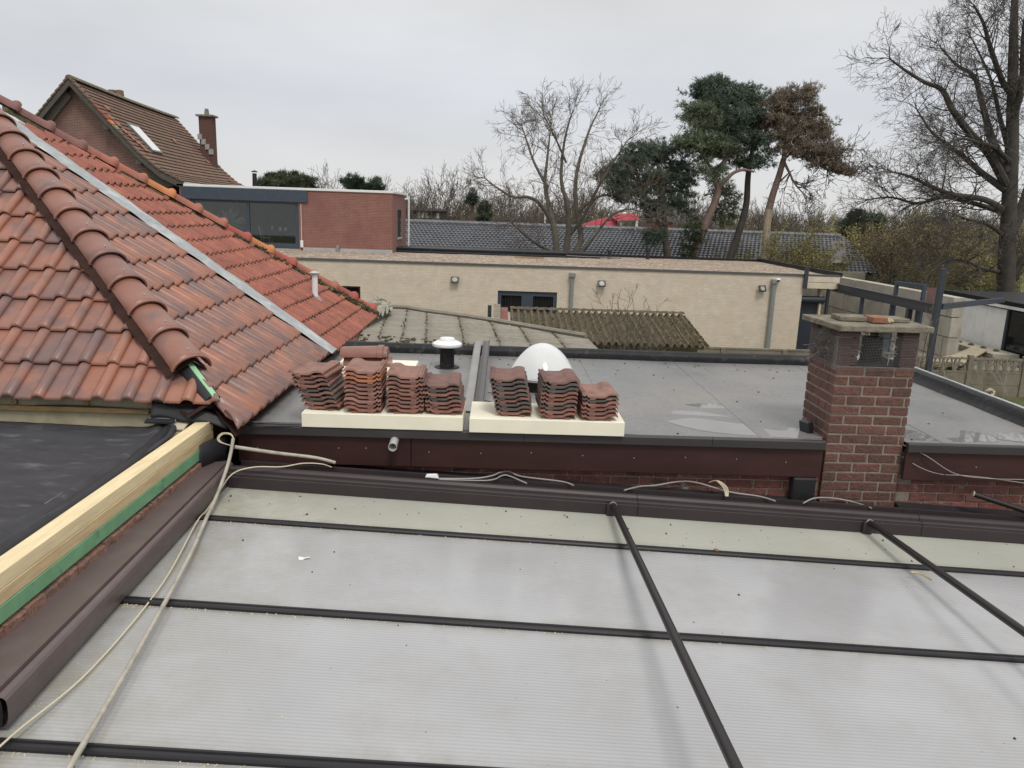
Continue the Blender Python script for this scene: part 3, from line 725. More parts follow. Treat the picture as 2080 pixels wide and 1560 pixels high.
while s < (HB-HA).length:
    o_ = HA + hv*s + hnorm*(.012)
    M = Matrix((hside, hv, hnorm)).transposed().to_4x4(); M.translation = o_
    M = M @ Matrix.Rotation(R(-1.6), 4, 'X') @ Matrix.Rotation(rc.uniform(-.02, .02), 4, 'Y')
    inst('hip_cap', me_cap, M, newroof)
    q = M @ Vector((0, .045+.06, .132*.82+.003))
    MB().lathe([(.006, 0), (.006, .004), (.002, .006)], q, 8).build('screw', m_alu, newroof)
    s += .352; i += 1
# dark strips beside the caps: rubber underlay, with its shadow gap coloured in
mb = MB(); nS = 60
for sd_ in (-1, 1):
    vs = []
    for i in range(nS+1):
        p = HA + hv*((HB-HA).length*i/nS)
        if sd_ < 0:   # front slope side
            a = p + hside*0; x = p.x - .075; q1 = Vector((p.x-.105, hip_y(p.x)-.105*.0, 0))
            q = Vector((p.x-.135, p.y-.12, 0)); q.z = ZE + (q.y-YC)*TFR + .118+.014*math.sin(i*2.4)
        else:
            q = Vector((p.x+.085, p.y+.10, 0)); q.z = ZE + (XE-q.x)*tt + .085+.008*math.sin(i*1.9)
        top = p + hnorm*.09
        vs += [q, top]
    n0 = len(mb.v); mb.v.extend([tuple(v) for v in vs])
    for i in range(nS):
        f = (n0+2*i, n0+2*i+1, n0+2*i+3, n0+2*i+2); mb.f.append(f if sd_ < 0 else f[::-1])
mb.build('hip_underlay_and_shadow', m_dbrown, newroof)
# ridge batten with green strip poking out of the last cap
p0 = HA - hv*.30; p1 = HA + hv*.25
MB().bar(p0+hnorm*.018-hv*.05, p1+hnorm*.03, .04, .035).build('hip_batten_strip', mat('green_strip', (.30, .55, .33), rough=.35, var=.1), newroof, bevel=.004)
MB().tube([p0-hnorm*.03-hv*.02, p1-hnorm*.02], .062, 14).build('hip_roll_black', m_rubber, newroof, smooth=True)
mb = MB(); rr = random.Random(14); pts = []
for i in range(15):
    for j in range(7):
        u = -.17+.34*j/6; v = -.34+.30*i/14
        p = HA + hside*u + hv*v + hnorm*(-.07-.5*abs(u)+.035*mnoise.noise(Vector((u*14, v*14, 3)))+(.03 if i < 3 else 0))
        mb.v.append(tuple(p))
for i in range(14):
    for j in range(6):
        a = i*7+j; mb.f.append((a, a+1, a+8, a+7))
mb.build('hip_membrane_flap', m_dbrown, newroof, smooth=True)
# far hip: old socketed caps
KA = Vector((-1.78, khip_y(-1.78), hip_z(-1.78)+.055)); KB = Vector((-5.1, khip_y(-5.1), hip_z(-5.1)+.055))
kv = (KB-KA).normalized(); ks = kv.cross(Vector((0, 0, 1))).normalized(); knn = ks.cross(kv)
def knob_cap():
    mb = MB(); prof = [(0, .098), (.02, .112), (.045, .114), (.07, .098), (.085, .082), (.2, .078), (.40, .076)]
    seg = 12
    for (y, r_) in prof:
        for j in range(seg+1):
            a = math.pi*j/seg; mb.v.append((math.cos(a)*r_, y, math.sin(a)*r_))
    k = seg+1
    for i in range(len(prof)-1):
        for j in range(seg): a = i*k+j; mb.f.append((a, a+k, a+k+1, a+1))
    mb.f.append(tuple(range(k)))
    return mb
cols = {'salmon': (.34, .12, .08), 'orange': (.48, .18, .065), 'plum': (.20, .09, .08), 'red': (.34, .075, .055)}
mk = {k_: mat('cap_'+k_, c_, rough=.7, var=.15, vscale=7, dirt=(.16, .11, .08), damt=.5, dscale=6, dlo=.55, dhi=.7, bump=.15) for k_, c_ in cols.items()}
mcap = {}
for k_ in mk:
    me = knob_cap().mesh('hip_cap', True, 50); me.materials.append(mk[k_]); mcap[k_] = me
seq = ['red', 'red', 'salmon', 'salmon', 'red', 'orange', 'red', 'salmon', 'salmon', 'orange', 'salmon', 'salmon', 'plum', 'plum', 'plum', 'plum', 'plum', 'plum']
s = 0; i = 0
while s < (KB-KA).length+.2 and i < len(seq):
    M = Matrix((ks, kv, knn)).transposed().to_4x4(); M.translation = KA + kv*s + knn*.02*rc.uniform(0, 1)
    M = M @ Matrix.Rotation(rc.uniform(-.02, .02), 4, 'X') @ Matrix.Rotation(rc.uniform(-.02, .02), 4, 'Z')
    inst('hip_cap', mcap[seq[i]], M, oldroof); s += .335; i += 1
# mossy mortar bed under the old hip
mb = MB(); nS = 80; L_ = (KB-KA).length
for i in range(nS+1):
    p = KA + kv*(L_*i/nS)
    w1 = .10+.05*mnoise.noise(Vector((i*.35, 1, 0)))
    q = p + Vector((w1*.55, -w1, 0)); q.z = ZE + (XE-q.x)*tt + .045+.02*mnoise.noise(Vector((i*.8, 7, 0)))
    mid = p*.5+q*.5; mid.z += .045
    mb.v += [tuple(q), tuple(mid), tuple(p+knn*.04)]
for i in range(nS):
    a = 3*i; mb.f += [(a, a+1, a+4, a+3)[::-1], (a+1, a+2, a+5, a+4)[::-1]]
mb.build('hip_mortar_bed', m_moss, oldroof)
# moss lumps on the course edges of the old tiles (uncountable)
mb = MB(); rr = random.Random(31)
for k in range(2600):
    r_ = rr.randrange(15); s = r_*G_OLD - .035 + rr.uniform(-.006, .014); y = rr.uniform(PARTY+.1, 11)
    p = right_pt(y, s, .044)
    if (p-K0).dot(side_near) < .05: continue
    e = rr.uniform(.007, .02)
    mb.obox(Matrix.Translation(p) @ Matrix.Rotation(rr.uniform(0, 3), 4, 'Z') @ Matrix.Rotation(rr.uniform(0, 3), 4, 'X'), e*1.4, e, e)
for k in range(420):
    t = rr.random()**2*.45; p = KA + kv*(L_*t) + Vector((rr.uniform(-.02, .10), -rr.uniform(.02, .16), 0)); p.z = ZE+(XE-p.x)*tt+.06+rr.uniform(0, .05)
    e = rr.uniform(.012, .035)
    mb.obox(Matrix.Translation(p) @ Matrix.Rotation(rr.uniform(0, 3), 4, 'Z') @ Matrix.Rotation(rr.uniform(0, 3), 4, 'X'), e*1.4, e, e)
mb.build('moss', m_moss, oldroof, kind='stuff')
# lead strip over the party line
mb = MB(); nS = 70; sL = 4.25
for i in range(nS+1):
    s = -.03 + sL*i/nS
    for (dy, n_) in ((-.155, .078), (-.08, .092), (0, .096), (.08, .088), (.15, .075), (.18, .05)):
        wv = .012*mnoise.noise(Vector((s*5, dy*30, 0))); ed = .03*mnoise.noise(Vector((s*3, dy*3, 9)))
        mb.v.append(tuple(right_pt(PARTY+.0+dy*1.05+ed, s, n_+wv)))
for i in range(nS):
    for j in range(5):
        a = i*6+j; mb.f.append((a, a+1, a+7, a+6))
mb.build('lead_flashing', m_lead, newside, smooth=True, angle=60)
# pipe vent on the old slope
vb = Vector((-2.278,9.642,3.310))
vp = MB(); vp.tube([vb-Vector((0, 0, .05)), vb+Vector((0, 0, .26))], .036, 16); vpo = vp.build('vent_pipe', m_white, house, smooth=True)
MB().lathe([(.03, .0), (.062, .0), (.066, .012), (.03, .035), (.008, .04)], vb+Vector((0, 0, .268)), 16).build('vent_cap', m_zinc, vpo, smooth=True)
MB().obox(Matrix.Translation(vb+NR*.0) @ Matrix.Rotation(TH, 4, 'Y'), .22, .15, .012).build('vent_plate', m_lead, vpo)
# squat chimney with round stone lid behind the old hip
cc = Vector((-6.05, 10.6, 4.62))
ch2 = MB(); ch2.box(cc.x-.33, cc.x+.36, cc.y-.3, cc.y+.3, 2.6, cc.z+.02); ch2o = ch2.build('chimney_stack', m_slab, house, bevel=.02)
MB().lathe([(.40, 0), (.47, .015), (.48, .05), (.45, .075), (.0, .085)], (cc.x+.05, cc.y, cc.z+.02), 28).build('round_lid', m_slab, ch2o, smooth=True)
MB().box(cc.x-.24, cc.x+.26, cc.y-.14, cc.y+.14, cc.z+.10, cc.z+.20).build('brick_base', m_brick, ch2o, bevel=.01)
MB().hexa([(cc.x-.04, cc.y-.1, cc.z+.19), (cc.x+.20, cc.y-.1, cc.z+.19), (cc.x+.20, cc.y+.1, cc.z+.19), (cc.x-.04, cc.y+.1, cc.z+.19), (cc.x-.02, cc.y-.08, cc.z+.40), (cc.x+.18, cc.y-.08, cc.z+.40), (cc.x+.18, cc.y+.08, cc.z+.40), (cc.x-.02, cc.y+.08, cc.z+.40)]).build('chimney_pot', mk['plum'], ch2o, bevel=.015)
# loose gutter end and broken verge below the old eave
mb = MB(); mb.tube(subdiv_path([(-1.794,9.068,2.800), (-1.880,9.970,2.800), (-1.897,10.880,2.800), (-1.903,11.735,2.800)], 6), .028, 10)
mb.build('eave_gutter', m_zinc, house, smooth=True)

# ------------------------------------------------------------------ roof works on the left: timbers, membrane, battens
def beam(name, m_, pts, h, label, cat='beam', bevel=.003):
    """pts: (x0,x1,y0,y1,ztop) axis-aligned along Y"""
    x0, x1, y0, y1, zt = pts
    return MB().box(x0, x1, y0, y1, zt-h, zt).build(name, m_, None, label, cat, bevel=bevel)
beam('timber_beam', m_wood, (-2.068, -1.972, 4.33, 5.24, 2.912), .068, 'pale new timber beam on the wall top, the length nearer the tiled hip')
beam('timber_beam', m_wood, (-2.070, -1.974, 1.6, 4.326, 2.911), .067, 'pale new timber beam on the wall top, the length running into the foreground')
beam('timber_sill', m_wood2, (-2.06, -1.971, 1.6, 5.235, 2.8425), .062, 'darker yellow timber sill lying directly under the pale beam')
beam('green_board', m_green, (-2.06, -1.968, 1.6, 5.22, 2.779), .072, 'green impregnated board edge under the timber sill', 'board')
beam('timber_plate', m_ply, (-2.30, -2.075, 1.6, 5.20, 2.86), .03, 'dusty wooden plate between the black sheet and the pale beam', 'board')
# dormer base
dm = thing('dormer_base', (-3.4, 3.5, GZ), 'unfinished flat dormer roof base at lower left under the black sheet', 'roof')
MB().box(-6, -2.122, .6, 5.25, 2.3, 2.82).build('deck', m_ply, dm)
MB().box(-6, -2.0, .6, 5.25, GZ, 2.69).build('wall', m_brick2, dm)
# crumbled brick edge below the green board
mb = MB(); rr = random.Random(77); y = 1.7
while y < 5.2:
    l = rr.uniform(.03, .11); w_ = rr.uniform(.0, .018)
    mb.hexa([(-2.0, y, 2.62), (-1.968+w_, y+.004, 2.62), (-1.968+w_*rr.uniform(.7, 1.1), y+l, 2.62), (-2.0, y+l, 2.62),
             (-2.0, y, 2.70), (-1.968+w_*.8, y+.005, 2.685+rr.uniform(-.01, .008)), (-1.968+w_*rr.uniform(.5, .9), y+l, 2.685+rr.uniform(-.01, .008)), (-2.0, y+l, 2.70)])
    y += l*.92
mb.build('broken_brick_edge', mat('broken_brick', (.27, .15, .11), rough=.95, var=.35, vscale=18, dirt=(.12, .09, .075), damt=.7, dscale=12, bump=1, bscale=50), dm)
# black roofing sheet with folds
mb = MB(); nx, ny = 70, 80
def mem_z(x, y, ex, ey):
    z = 2.852 + .012*mnoise.noise(Vector((x*2.2, y*2.2, 1))) + .006*mnoise.noise(Vector((x*7+y*5, y*3, 4)))
    z += .012*max(0, mnoise.noise(Vector(((x-y)*6, (x+y)*1.2, 8))))
    d = ex
    z += .022*math.exp(-((d-.13)/.035)**2) + .03*math.exp(-((d-.02)/.03)**2) - .006*math.exp(-((d-.07)/.02)**2)
    return z + .008
for i in range(nx+1):
    for j in range(ny+1):
        v = j/ny; y = 1.2 + (5.21-1.2)*v
        xr = -2.13 - .07*max(0, (y-4.85)/.36)**2 + .012*math.sin(y*7)
        u = i/nx; x = -5.6 + (xr+5.6)*(1-(1-u)**1.6)
        yy = y + .02*math.sin(x*5)*v
        mb.v.append((x, yy, mem_z(x, y, xr-x, 4.98-y)))
for i in range(nx):
    for j in range(ny):
        a = i*(ny+1)+j; mb.f.append((a, a+ny+1, a+ny+2, a+1))
mo = mb.build('roofing_sheet', m_membrane, None, 'creased black roofing sheet spread over the dormer at lower left', 'sheet', smooth=True, angle=80)
so_ = mo.modifiers.new('thickness', 'SOLIDIFY'); so_.thickness = .003; so_.offset = -1
# second fold of the sheet lying along the plate
mb = MB(); path = subdiv_path([(-2.155, 1.4, 2.878), (-2.14, 2.6, 2.88), (-2.15, 3.6, 2.878), (-2.16, 4.5, 2.88), (-2.24, 5.14, 2.876)], 8)
k = 7
for i, p in enumerate(path):
    for j in range(k):
        a = math.pi*j/(k-1); mb.v.append((p.x+math.cos(a)*.045+.008*mnoise.noise(Vector((p.y*4, j*.4, 2))), p.y, p.z-.014+math.sin(a)*(.032+.01*mnoise.noise(Vector((p.y*3, 1, 2))))))
for i in range(len(path)-1):
    for j in range(k-1):
        a = i*k+j; mb.f.append((a, a+k, a+k+1, a+1))
mb.build('folded_sheet_edge', m_rubber, None, 'rolled black sheet edge lying along the wooden plate', 'sheet', smooth=True)
# eave strip: plywood, battens, counter battens
MB().hexa([(-6, 5.27, 2.83), (-2.12, 5.27, 2.83), (-2.12, 5.40, 2.83), (-6, 5.40, 2.83), (-6, 5.30, 3.05), (-2.12, 5.30, 3.05), (-2.12, 5.42, 3.05), (-6, 5.42, 3.05)]).build('eave_board', m_ply, house)
MB().bar((-6, 5.262, 2.955), (-2.42, 5.262, 2.955), .03, .034).build('tile_batten', m_batten, house, bevel=.003)
for x in (-4.95, -4.45, -3.9, -3.36, -2.86, -2.42):
    MB().bar((x, 5.275, 2.975), (x, 5.29, 3.06), .035, .014, (0, 1, 0)).build('counter_batten', m_batten, house)
mb = MB(); mb.tube(subdiv_path([(-3.2, 5.25, 2.978), (-2.9, 5.25, 2.985), (-2.6, 5.24, 2.98), (-2.38, 5.2, 2.975)], 6), .004, 6); mb.build('thin_black_wire', m_black, None, 'thin black wire lying along the batten under the new tiles', 'wire')
# black flashing flap at the eave corner
mb = MB(); nu, nv = 26, 5
for i in range(nu+1):
    for j in range(nv+1):
        u = i/nu; v = j/nv
        x = -2.375+.52*u; y = 5.17+.012*math.sin(u*9)+.05*v; z = 2.935-.06*u*u+.095*v*(1-.35*u)+.008*math.sin(u*11+v)
        mb.v.append((x, y, z))
for i in range(nu):
    for j in range(nv):
        a = i*(nv+1)+j; mb.f.append((a, a+nv+1, a+nv+2, a+1))
o = mb.build('rubber_flashing', m_rubber, None, 'stiff black rubber flashing strip standing at the eave corner below the hip', 'flashing', smooth=True)
o.modifiers.new('thickness', 'SOLIDIFY').thickness = .008
# striped spacer strips beside it
for k, yy in enumerate((5.14, 5.19)):
    MB().hexa([(-2.40, yy-.02, 2.905), (-2.20, yy-.02, 2.905), (-2.20, yy+.02, 2.915), (-2.40, yy+.02, 2.915), (-2.39, yy-.02, 2.925), (-2.20, yy-.02, 2.925), (-2.20, yy+.02, 2.935), (-2.39, yy+.02, 2.935)]).build('metal_strip', m_zinc if k else m_rubber, None, ('light grey' if k else 'black')+' metal strip lying under the rubber flashing', 'strip', bevel=.004)
MB().hexa([(-2.24, 5.10, 2.87), (-2.12, 5.10, 2.87), (-2.12, 5.22, 2.90), (-2.24, 5.22, 2.90), (-2.24, 5.10, 2.882), (-2.12, 5.10, 2.882), (-2.12, 5.22, 2.912), (-2.24, 5.22, 2.912)]).build('plaster_piece', mat('plaster', (.55, .48, .38), rough=.9, var=.2, bump=.3), None, 'pale broken plaster piece between the rubber flashing and the timber', 'plaster')
# corner rubber behind the brown profile
mb = MB(); n_ = 12
for i in range(n_+1):
    a = i/n_; 
    for (z, o_) in ((2.60, 0), (2.72, .012), (2.80, .0)):
        mb.v.append((-1.985+.08*math.sin(a*2.6)+o_, 4.95+.42*a, z+.02*math.sin(a*6)))
for i in range(n_):
    for j in range(2): a = i*3+j; mb.f.append((a, a+1, a+4, a+3))
mb.build('rubber_upstand', m_rubber, None, 'curled black rubber upstand between green board and brown fascia', 'flashing', smooth=True).modifiers.new('t', 'SOLIDIFY').thickness = .006
mb = MB(); 
for k in range(3): mb.tube(subdiv_path([(-1.98, 5.28-.01*k, 2.895), (-1.80, 5.34-.015*k, 2.872+.006*k), (-1.5, 5.36+.012*k, 2.862), (-1.15, 5.42, 2.856)], 8), .006, 6)
mb.build('black_cables', m_black, None, 'bundle of thin black cables running onto the coping by the hip', 'cable')

# ------------------------------------------------------------------ veranda with milky polycarbonate roof
ver = thing('veranda', (1.2, 3.5, GZ), 'veranda roof of milky polycarbonate sheets between dark bars with a brown gutter beam', 'veranda')
VX0, VX1 = -1.86, 5.2; SLP = .048
def vz(x): return 2.5 - SLP*(x+1.75)
bars = [4.465, 3.435, 2.405, 1.375]
edges = [5.06] + bars + [.3]
for i in range(len(edges)-1):
    y1, y0 = edges[i]-.004, edges[i+1]+.004
    MB().hexa([(VX0, y0, vz(VX0)-.016), (VX1, y0, vz(VX1)-.016), (VX1, y1, vz(VX1)-.016), (VX0, y1, vz(VX0)-.016), (VX0, y0, vz(VX0)), (VX1, y0, vz(VX1)), (VX1, y1, vz(VX1)), (VX0, y1, vz(VX0))]).build('sheet', m_poly_g if i == 0 else m_poly, ver)
def xprofile(prof, x0, x1, mt, name, smooth=False, n=1):
    mb = MB(); k = len(prof)
    for i in range(n+1):
        x = x0+(x1-x0)*i/n
        for (y, dz) in prof: mb.v.append((x, y, vz(x)+dz))
    for i in range(n):
        for j in range(k):
            a = i*k+j; b = i*k+(j+1) % k; mb.f.append((a, b, b+k, a+k))
    mb.f.append(tuple(range(k))[::-1]); mb.f.append(tuple(range(n*k, n*k+k)))
    bm_ = mb.build(name, mt, ver, smooth=smooth); return bm_
for y in bars:
    xprofile([(y-.028, -.02), (y+.028, -.02), (y+.028, .010), (y+.020, .018), (y+.010, .018), (y+.007, .012), (y-.004, .012), (y-.007, .020), (y-.022, .020), (y-.028, .012)][::-1], VX0, VX1, m_bar, 'glazing_bar')
for x in [-1.3+.62*k for k in range(10)]:
    for y in bars[:3]:
        pass
# gutter beam at the far side
gp = [(5.0, -.02), (5.0, .078), (5.006, .082), (5.006, .098), (5.016, .104), (5.03, .106), (5.036, .100), (5.044, .100), (5.048, .118), (5.062, .132), (5.082, .136), (5.098, .128), (5.102, .112), (5.104, .0), (5.26, .0), (5.27, .10), (5.30, .10), (5.30, -.06), (5.0, -.06)]
for a, b in ((-1.80, 1.012), (1.016, 3.02), (3.024, 5.2)):
    xprofile(gp[::-1], a, b, m_brown2, 'gutter_beam')
# wall flashing behind the gutter
xprofile([(5.30, -.03), (5.30, .02), (5.40, .045), (5.475, .06), (5.475, -.03)][::-1], -1.8, 2.44, m_rubber, 'wall_flashing')
xprofile([(5.30, -.03), (5.30, .03), (5.40, .06), (5.475, .08), (5.475, -.03)][::-1], 3.07, 5.2, m_rubber, 'wall_flashing')
# brown wall profile on the left, box shaped with a rounded flank
mb = MB(); prof = [(-.165, -.06), (-.165, .0), (-.0, .006), (.002, -.012), (.007, -.012), (.009, -.004), (.024, -.009), (.031, -.02), (.033, -.045), (.032, -.085), (.024, -.13), (-.1, -.13)]
A = Vector((-1.838, 5.12, 2.65)); B = Vector((-1.765, 2.47, 2.65)); k = len(prof)
for p in (A, B):
    for (a, b) in prof: mb.v.append((p.x+a*(1 if p is A else 1.45), p.y + (a*.35 if p is A else 0), p.z+b))
for j in range(k): mb.f.append((j, (j+1) % k, k+(j+1) % k, k+j))
mb.f.append(tuple(range(k)))
mb.build('wall_profile', m_brown, ver)
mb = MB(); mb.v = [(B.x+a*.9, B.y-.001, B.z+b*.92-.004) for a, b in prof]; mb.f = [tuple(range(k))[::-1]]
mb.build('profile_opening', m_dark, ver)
MB().box(VX0, -1.80, .3, 2.49, 2.40, 2.60).build('wall_plate', m_brown, ver)
# brackets for the stay rods
for x in (.84, 2.64):
    MB().box(x-.045, x+.02, 4.975, 5.0, vz(x)-.01, vz(x)+.09).build('rod_bracket', m_brown2, ver, bevel=.004)
# stay rods
def rod(a, b, label, r_=.022):
    t = thing('stay_rod', a, label, 'rod', 'stay rods over the veranda')
    MB().tube([a, b], r_, 18).build('tube', m_rod, t, smooth=True)
    a = V(a); b = V(b); d = (b-a).normalized()
    MB().tube([a-d*.004, a+d*.006], r_*1.18, 18).build('end_ring', m_cable, t, smooth=True)
rod((.838, 4.985, 2.452), (.80, 1.2, 2.76), 'dark brown round rod crossing the veranda roof, nearer the middle')
rod((2.64, 4.985, 2.372), (2.66, 1.0, 2.60), 'dark brown round rod crossing the veranda roof at the right')
rod((3.58, 5.36, 2.47), (4.9, 4.95, 2.15), 'short dark rod behind the gutter beam right of the chimney', .02)

# beige conduit and cream wire lying over the veranda
cd = MB(); 
cd.tube(subdiv_path([(-1.74, 4.97, 2.865), (-1.755, 4.90, 2.72), (-1.765, 4.72, 2.58), (-1.70, 4.30, 2.545), (-1.61, 3.84, 2.545), (-1.50, 3.1, 2.535), (-1.385, 2.2, 2.53), (-1.33, 1.6, 2.53)], 8), .0112, 10)
cdo = thing('conduit', (-1.5, 3.5, 2.5), 'dirty beige conduit bent over at the top, lying along the veranda roof', 'conduit')
cd.build('conduit_tube', m_conduit, cdo, smooth=True)
cd = MB(); cd.tube(subdiv_path([(-1.745, 5.0, 2.795), (-1.5, 5.12, 2.72), (-1.26, 5.22, 2.66), (-1.12, 5.24, 2.62)], 8), .0125, 10); cd.build('conduit_tube', m_conduit, cdo, smooth=True)
cd = MB()
for k in range(3):
    o_ = k*.006
    cd.tube(subdiv_path([(-1.738, 4.97, 2.862+o_*.4), (-1.765, 4.985, 2.885+o_*.6), (-1.815-o_, 5.0, 2.882+o_*.5), (-1.845-o_, 5.0, 2.855), (-1.835-o_, 5.0, 2.828), (-1.80, 5.0, 2.812), (-1.75, 5.0, 2.80)], 8), .003, 6)
cd.build('wire_loop', m_cream, cdo, smooth=True)
cw = MB()
cw.tube(subdiv_path([(-1.14, 5.20, 2.60), (-1.20, 5.16, 2.635), (-1.32, 5.12, 2.65), (-1.45, 5.05, 2.645), (-1.62, 5.0, 2.655), (-1.74, 4.93, 2.63), (-1.79, 4.8, 2.55), (-1.78, 4.55, 2.52), (-1.76, 4.33, 2.53), (-1.65, 3.59, 2.512), (-1.63, 2.86, 2.506), (-1.68, 2.35, 2.535), (-1.72, 1.8, 2.51)], 8), .0042, 7)
cw.build('loose_wire', m_cream, None, 'thin cream wire snaking beside the conduit on the veranda roof', 'wire', smooth=True)

# cables lying in and above the gutter
def cable(pts, r_, m_, label, name='cable'):
    MB().tube(subdiv_path(pts, 8), r_, 7).build(name, m_, None, label, 'cable', 'cables along the wall behind the gutter', smooth=True)
cable([(-0.456,5.200,2.535), (-0.141,5.220,2.536), (-0.001,5.300,2.534), (0.053,5.420,2.517), (0.126,5.450,2.516), (0.217,5.400,2.498), (0.501,5.300,2.503), (0.583,5.220,2.505)], .006, m_cable, 'grey cable humping over the gutter below the middle of the fascia')
cable([(-0.384,5.180,2.537), (-0.035,5.200,2.532), (0.070,5.300,2.536), (0.124,5.300,2.534), (0.245,5.180,2.525)], .005, m_cable, 'lower thin grey cable looping into the gutter')
cable([(0.947,5.200,2.485), (1.088,5.350,2.463), (1.208,5.400,2.456), (1.476,5.450,2.477), (1.748,5.350,2.440), (1.953,5.300,2.430), (2.045,5.200,2.433)], .006, m_cable, 'grey cable sagging along the wall left of the chimney')
cable([(2.250,5.200,2.423), (2.386,5.330,2.415), (2.557,5.420,2.385), (2.709,5.420,2.362), (2.776,5.250,2.380)], .006, m_cable, 'grey cable draped in front of the chimney foot')
cable([(3.051,5.460,2.808), (3.191,5.380,2.753), (3.421,5.360,2.625), (3.692,5.370,2.591), (3.959,5.380,2.587), (4.414,5.390,2.588)], .0028, m_cable, 'upper thin wire slung from the chimney across the right fascia')
cable([(3.053,5.460,2.719), (3.169,5.380,2.657), (3.324,5.380,2.611), (3.510,5.380,2.605), (3.774,5.380,2.582), (4.408,5.360,2.506)], .0028, m_cable, 'lower thin wire slung from the chimney across the right fascia')
cable([(3.060,5.460,2.800), (3.274,5.370,2.656), (3.613,5.360,2.468)], .0022, m_black, 'straight thin dark wire from the chimney to the short rod')
cl = MB()
for k in range(3):
    o_ = k*5
    cl.tube(subdiv_path([(1.625,5.450,2.473), (V((1.664,5.400,2.504))+Vector((.008*k, 0, 0)))[:], (V((1.693,5.300,2.484))+Vector((.012*k, 0, .003*k)))[:], (V((1.681,5.200,2.460))+Vector((.008*k, 0, 0)))[:]], 8), .0045, 7)
cl.build('cable_coil', m_cream, None, 'cream three strand cable loop hanging over the gutter', 'cable', smooth=True)
MB().hexa([(-0.473,5.120,2.570), (-0.373,5.120,2.562), (-0.379,5.200,2.533), (-0.480,5.200,2.541), (-0.457,5.130,2.592), (-0.395,5.130,2.598), (-0.387,5.210,2.570), (-0.471,5.210,2.568)]).build('white_block', m_white, None, 'small white plastic block lying in the gutter', 'block', bevel=.006)

# crumbs, sawdust and flakes on the polycarbonate (uncountable)
rr = random.Random(99)
def crumbs(n, fx_, fy_, lo, hi, mt, name, label):
    mb = MB()
    for k in range(n):
        x, y = fx_(), fy_()
        e = lo+(hi-lo)*rr.random()**3
        M = Matrix.Translation((x, y, vz(x)+e*.3)) @ Matrix.Rotation(rr.uniform(0, 6), 4, 'Z') @ Matrix.Rotation(rr.uniform(-.6, .6), 4, 'X')
        vs = [M @ Vector((rr.uniform(.3, .6)*e*math.cos(a), rr.uniform(.3, .6)*e*math.sin(a), z)) for z in (-.3*e,) for a in (0, 1.3, 2.5, 3.8, 5.0)] + [M @ Vector((rr.uniform(-.1, .1)*e, rr.uniform(-.1, .1)*e, .35*e))]
        mb.add(vs, [(0, 1, 5), (1, 2, 5), (2, 3, 5), (3, 4, 5), (4, 0, 5)])
    mb.build(name, mt, None, label, None, None, 'stuff')
m_crumb = mat('dark_crumb', (.045, .038, .03), rough=.95)
m_saw = mat('sawdust', (.58, .50, .33), rough=.95)
crumbs(170, lambda: rr.uniform(-1.75, 4), lambda: rr.choice((rr.uniform(4.5, 4.98), rr.uniform(1.6, 4.98))), .004, .022, m_crumb, 'crumbs', 'dark moss crumbs scattered on the veranda roof')
crumbs(420, lambda: -1.75+rr.random()**2.2*1.1, lambda: rr.uniform(1.7, 4.9), .003, .009, m_saw, 'sawdust', 'pale sawdust flakes on the veranda roof by the wall')
def near_bar(): return rr.choice(bars[:3])-.032+rr.gauss(0, .012)
crumbs(900, lambda: -1.75+rr.random()**2*3.6, near_bar, .003, .011, m_saw, 'sawdust', 'pale sawdust gathered along the dark glazing bars')
def gutter_litter():
    mb = MB()
    for k in range(520):
        x = rr.uniform(-1.6, 4.4); y = 5.105+abs(rr.gauss(0, .05)); e = rr.uniform(.006, .02)
        if y > 5.25: continue
        M = Matrix.Translation((x, y, vz(x)+.004+e*.3)) @ Matrix.Rotation(rr.uniform(0, 6), 4, 'Z') @ Matrix.Rotation(rr.uniform(-.6, .6), 4, 'X'); mb.obox(M, e*1.8, e, e*.25)
    mb.build('leaf_litter', mat('leaf_litter', (.13, .09, .055), rough=.95, var=.5, vscale=30), None, 'dead leaf litter lying in the veranda gutter', None, None, 'stuff')
    mb = MB()
    for k in range(120):
        x = rr.uniform(-1.6, 4.3); y = 8.40-abs(rr.gauss(0, .25)) if rr.random() < .6 else rr.uniform(5.5, 8.3); e = rr.uniform(.004, .013)
        if 2.4 < x < 3.1 and y < 6: continue
        M = Matrix.Translation((x, y, roof_z(x, y)+e*.3)) @ Matrix.Rotation(rr.uniform(0, 6), 4, 'Z'); mb.obox(M, e*1.5, e, e*.6)
    mb.build('roof_grit', m_moss, None, 'moss crumbs and grit lying on the flat bitumen roof', None, None, 'stuff')
gutter_litter()
def crumb_thing(p, e, m_, label, cat):
    mb = MB(); M = Matrix.Translation(p); n = 10
    bmx = bmesh.new(); bmesh.ops.create_icosphere(bmx, subdivisions=2, radius=e)
    for v in bmx.verts: v.co = Vector((v.co.x*1.25, v.co.y*.9, v.co.z*.7))*(1+.35*mnoise.noise(v.co*70))
    me = bpy.data.meshes.new('clod'); bmx.to_mesh(me); bmx.free(); me.materials.append(m_)
    o = bpy.data.objects.new('clod', me); C.objects.link(o); o.location = p; tag(o, label, cat)
crumb_thing(V((1.423,4.480,2.370)), .014, mat('snail_brown', (.22, .13, .09), rough=.8), 'brown rounded clod against the glazing bar below the chimney', 'clod')
crumb_thing(V((-1.295,4.931,2.470)), .016, m_crumb, 'dark clod on the greenish veranda sheet near the left end', 'clod')
mb = MB(); c_ = V((-1.050,4.014,2.460)); n_ = 14
for j in range(n_):
    a = 2*math.pi*j/n_; r_ = 1+.35*math.sin(a*3+1); mb.v.append((c_.x+.032*math.cos(a)*r_, c_.y+.017*math.sin(a)*r_, vz(c_.x)+.006+.004*math.cos(a*2)))
mb.v.append((c_.x, c_.y, vz(c_.x)+.002)); mb.f = [(j, (j+1) % n_, n_) for j in range(n_)]
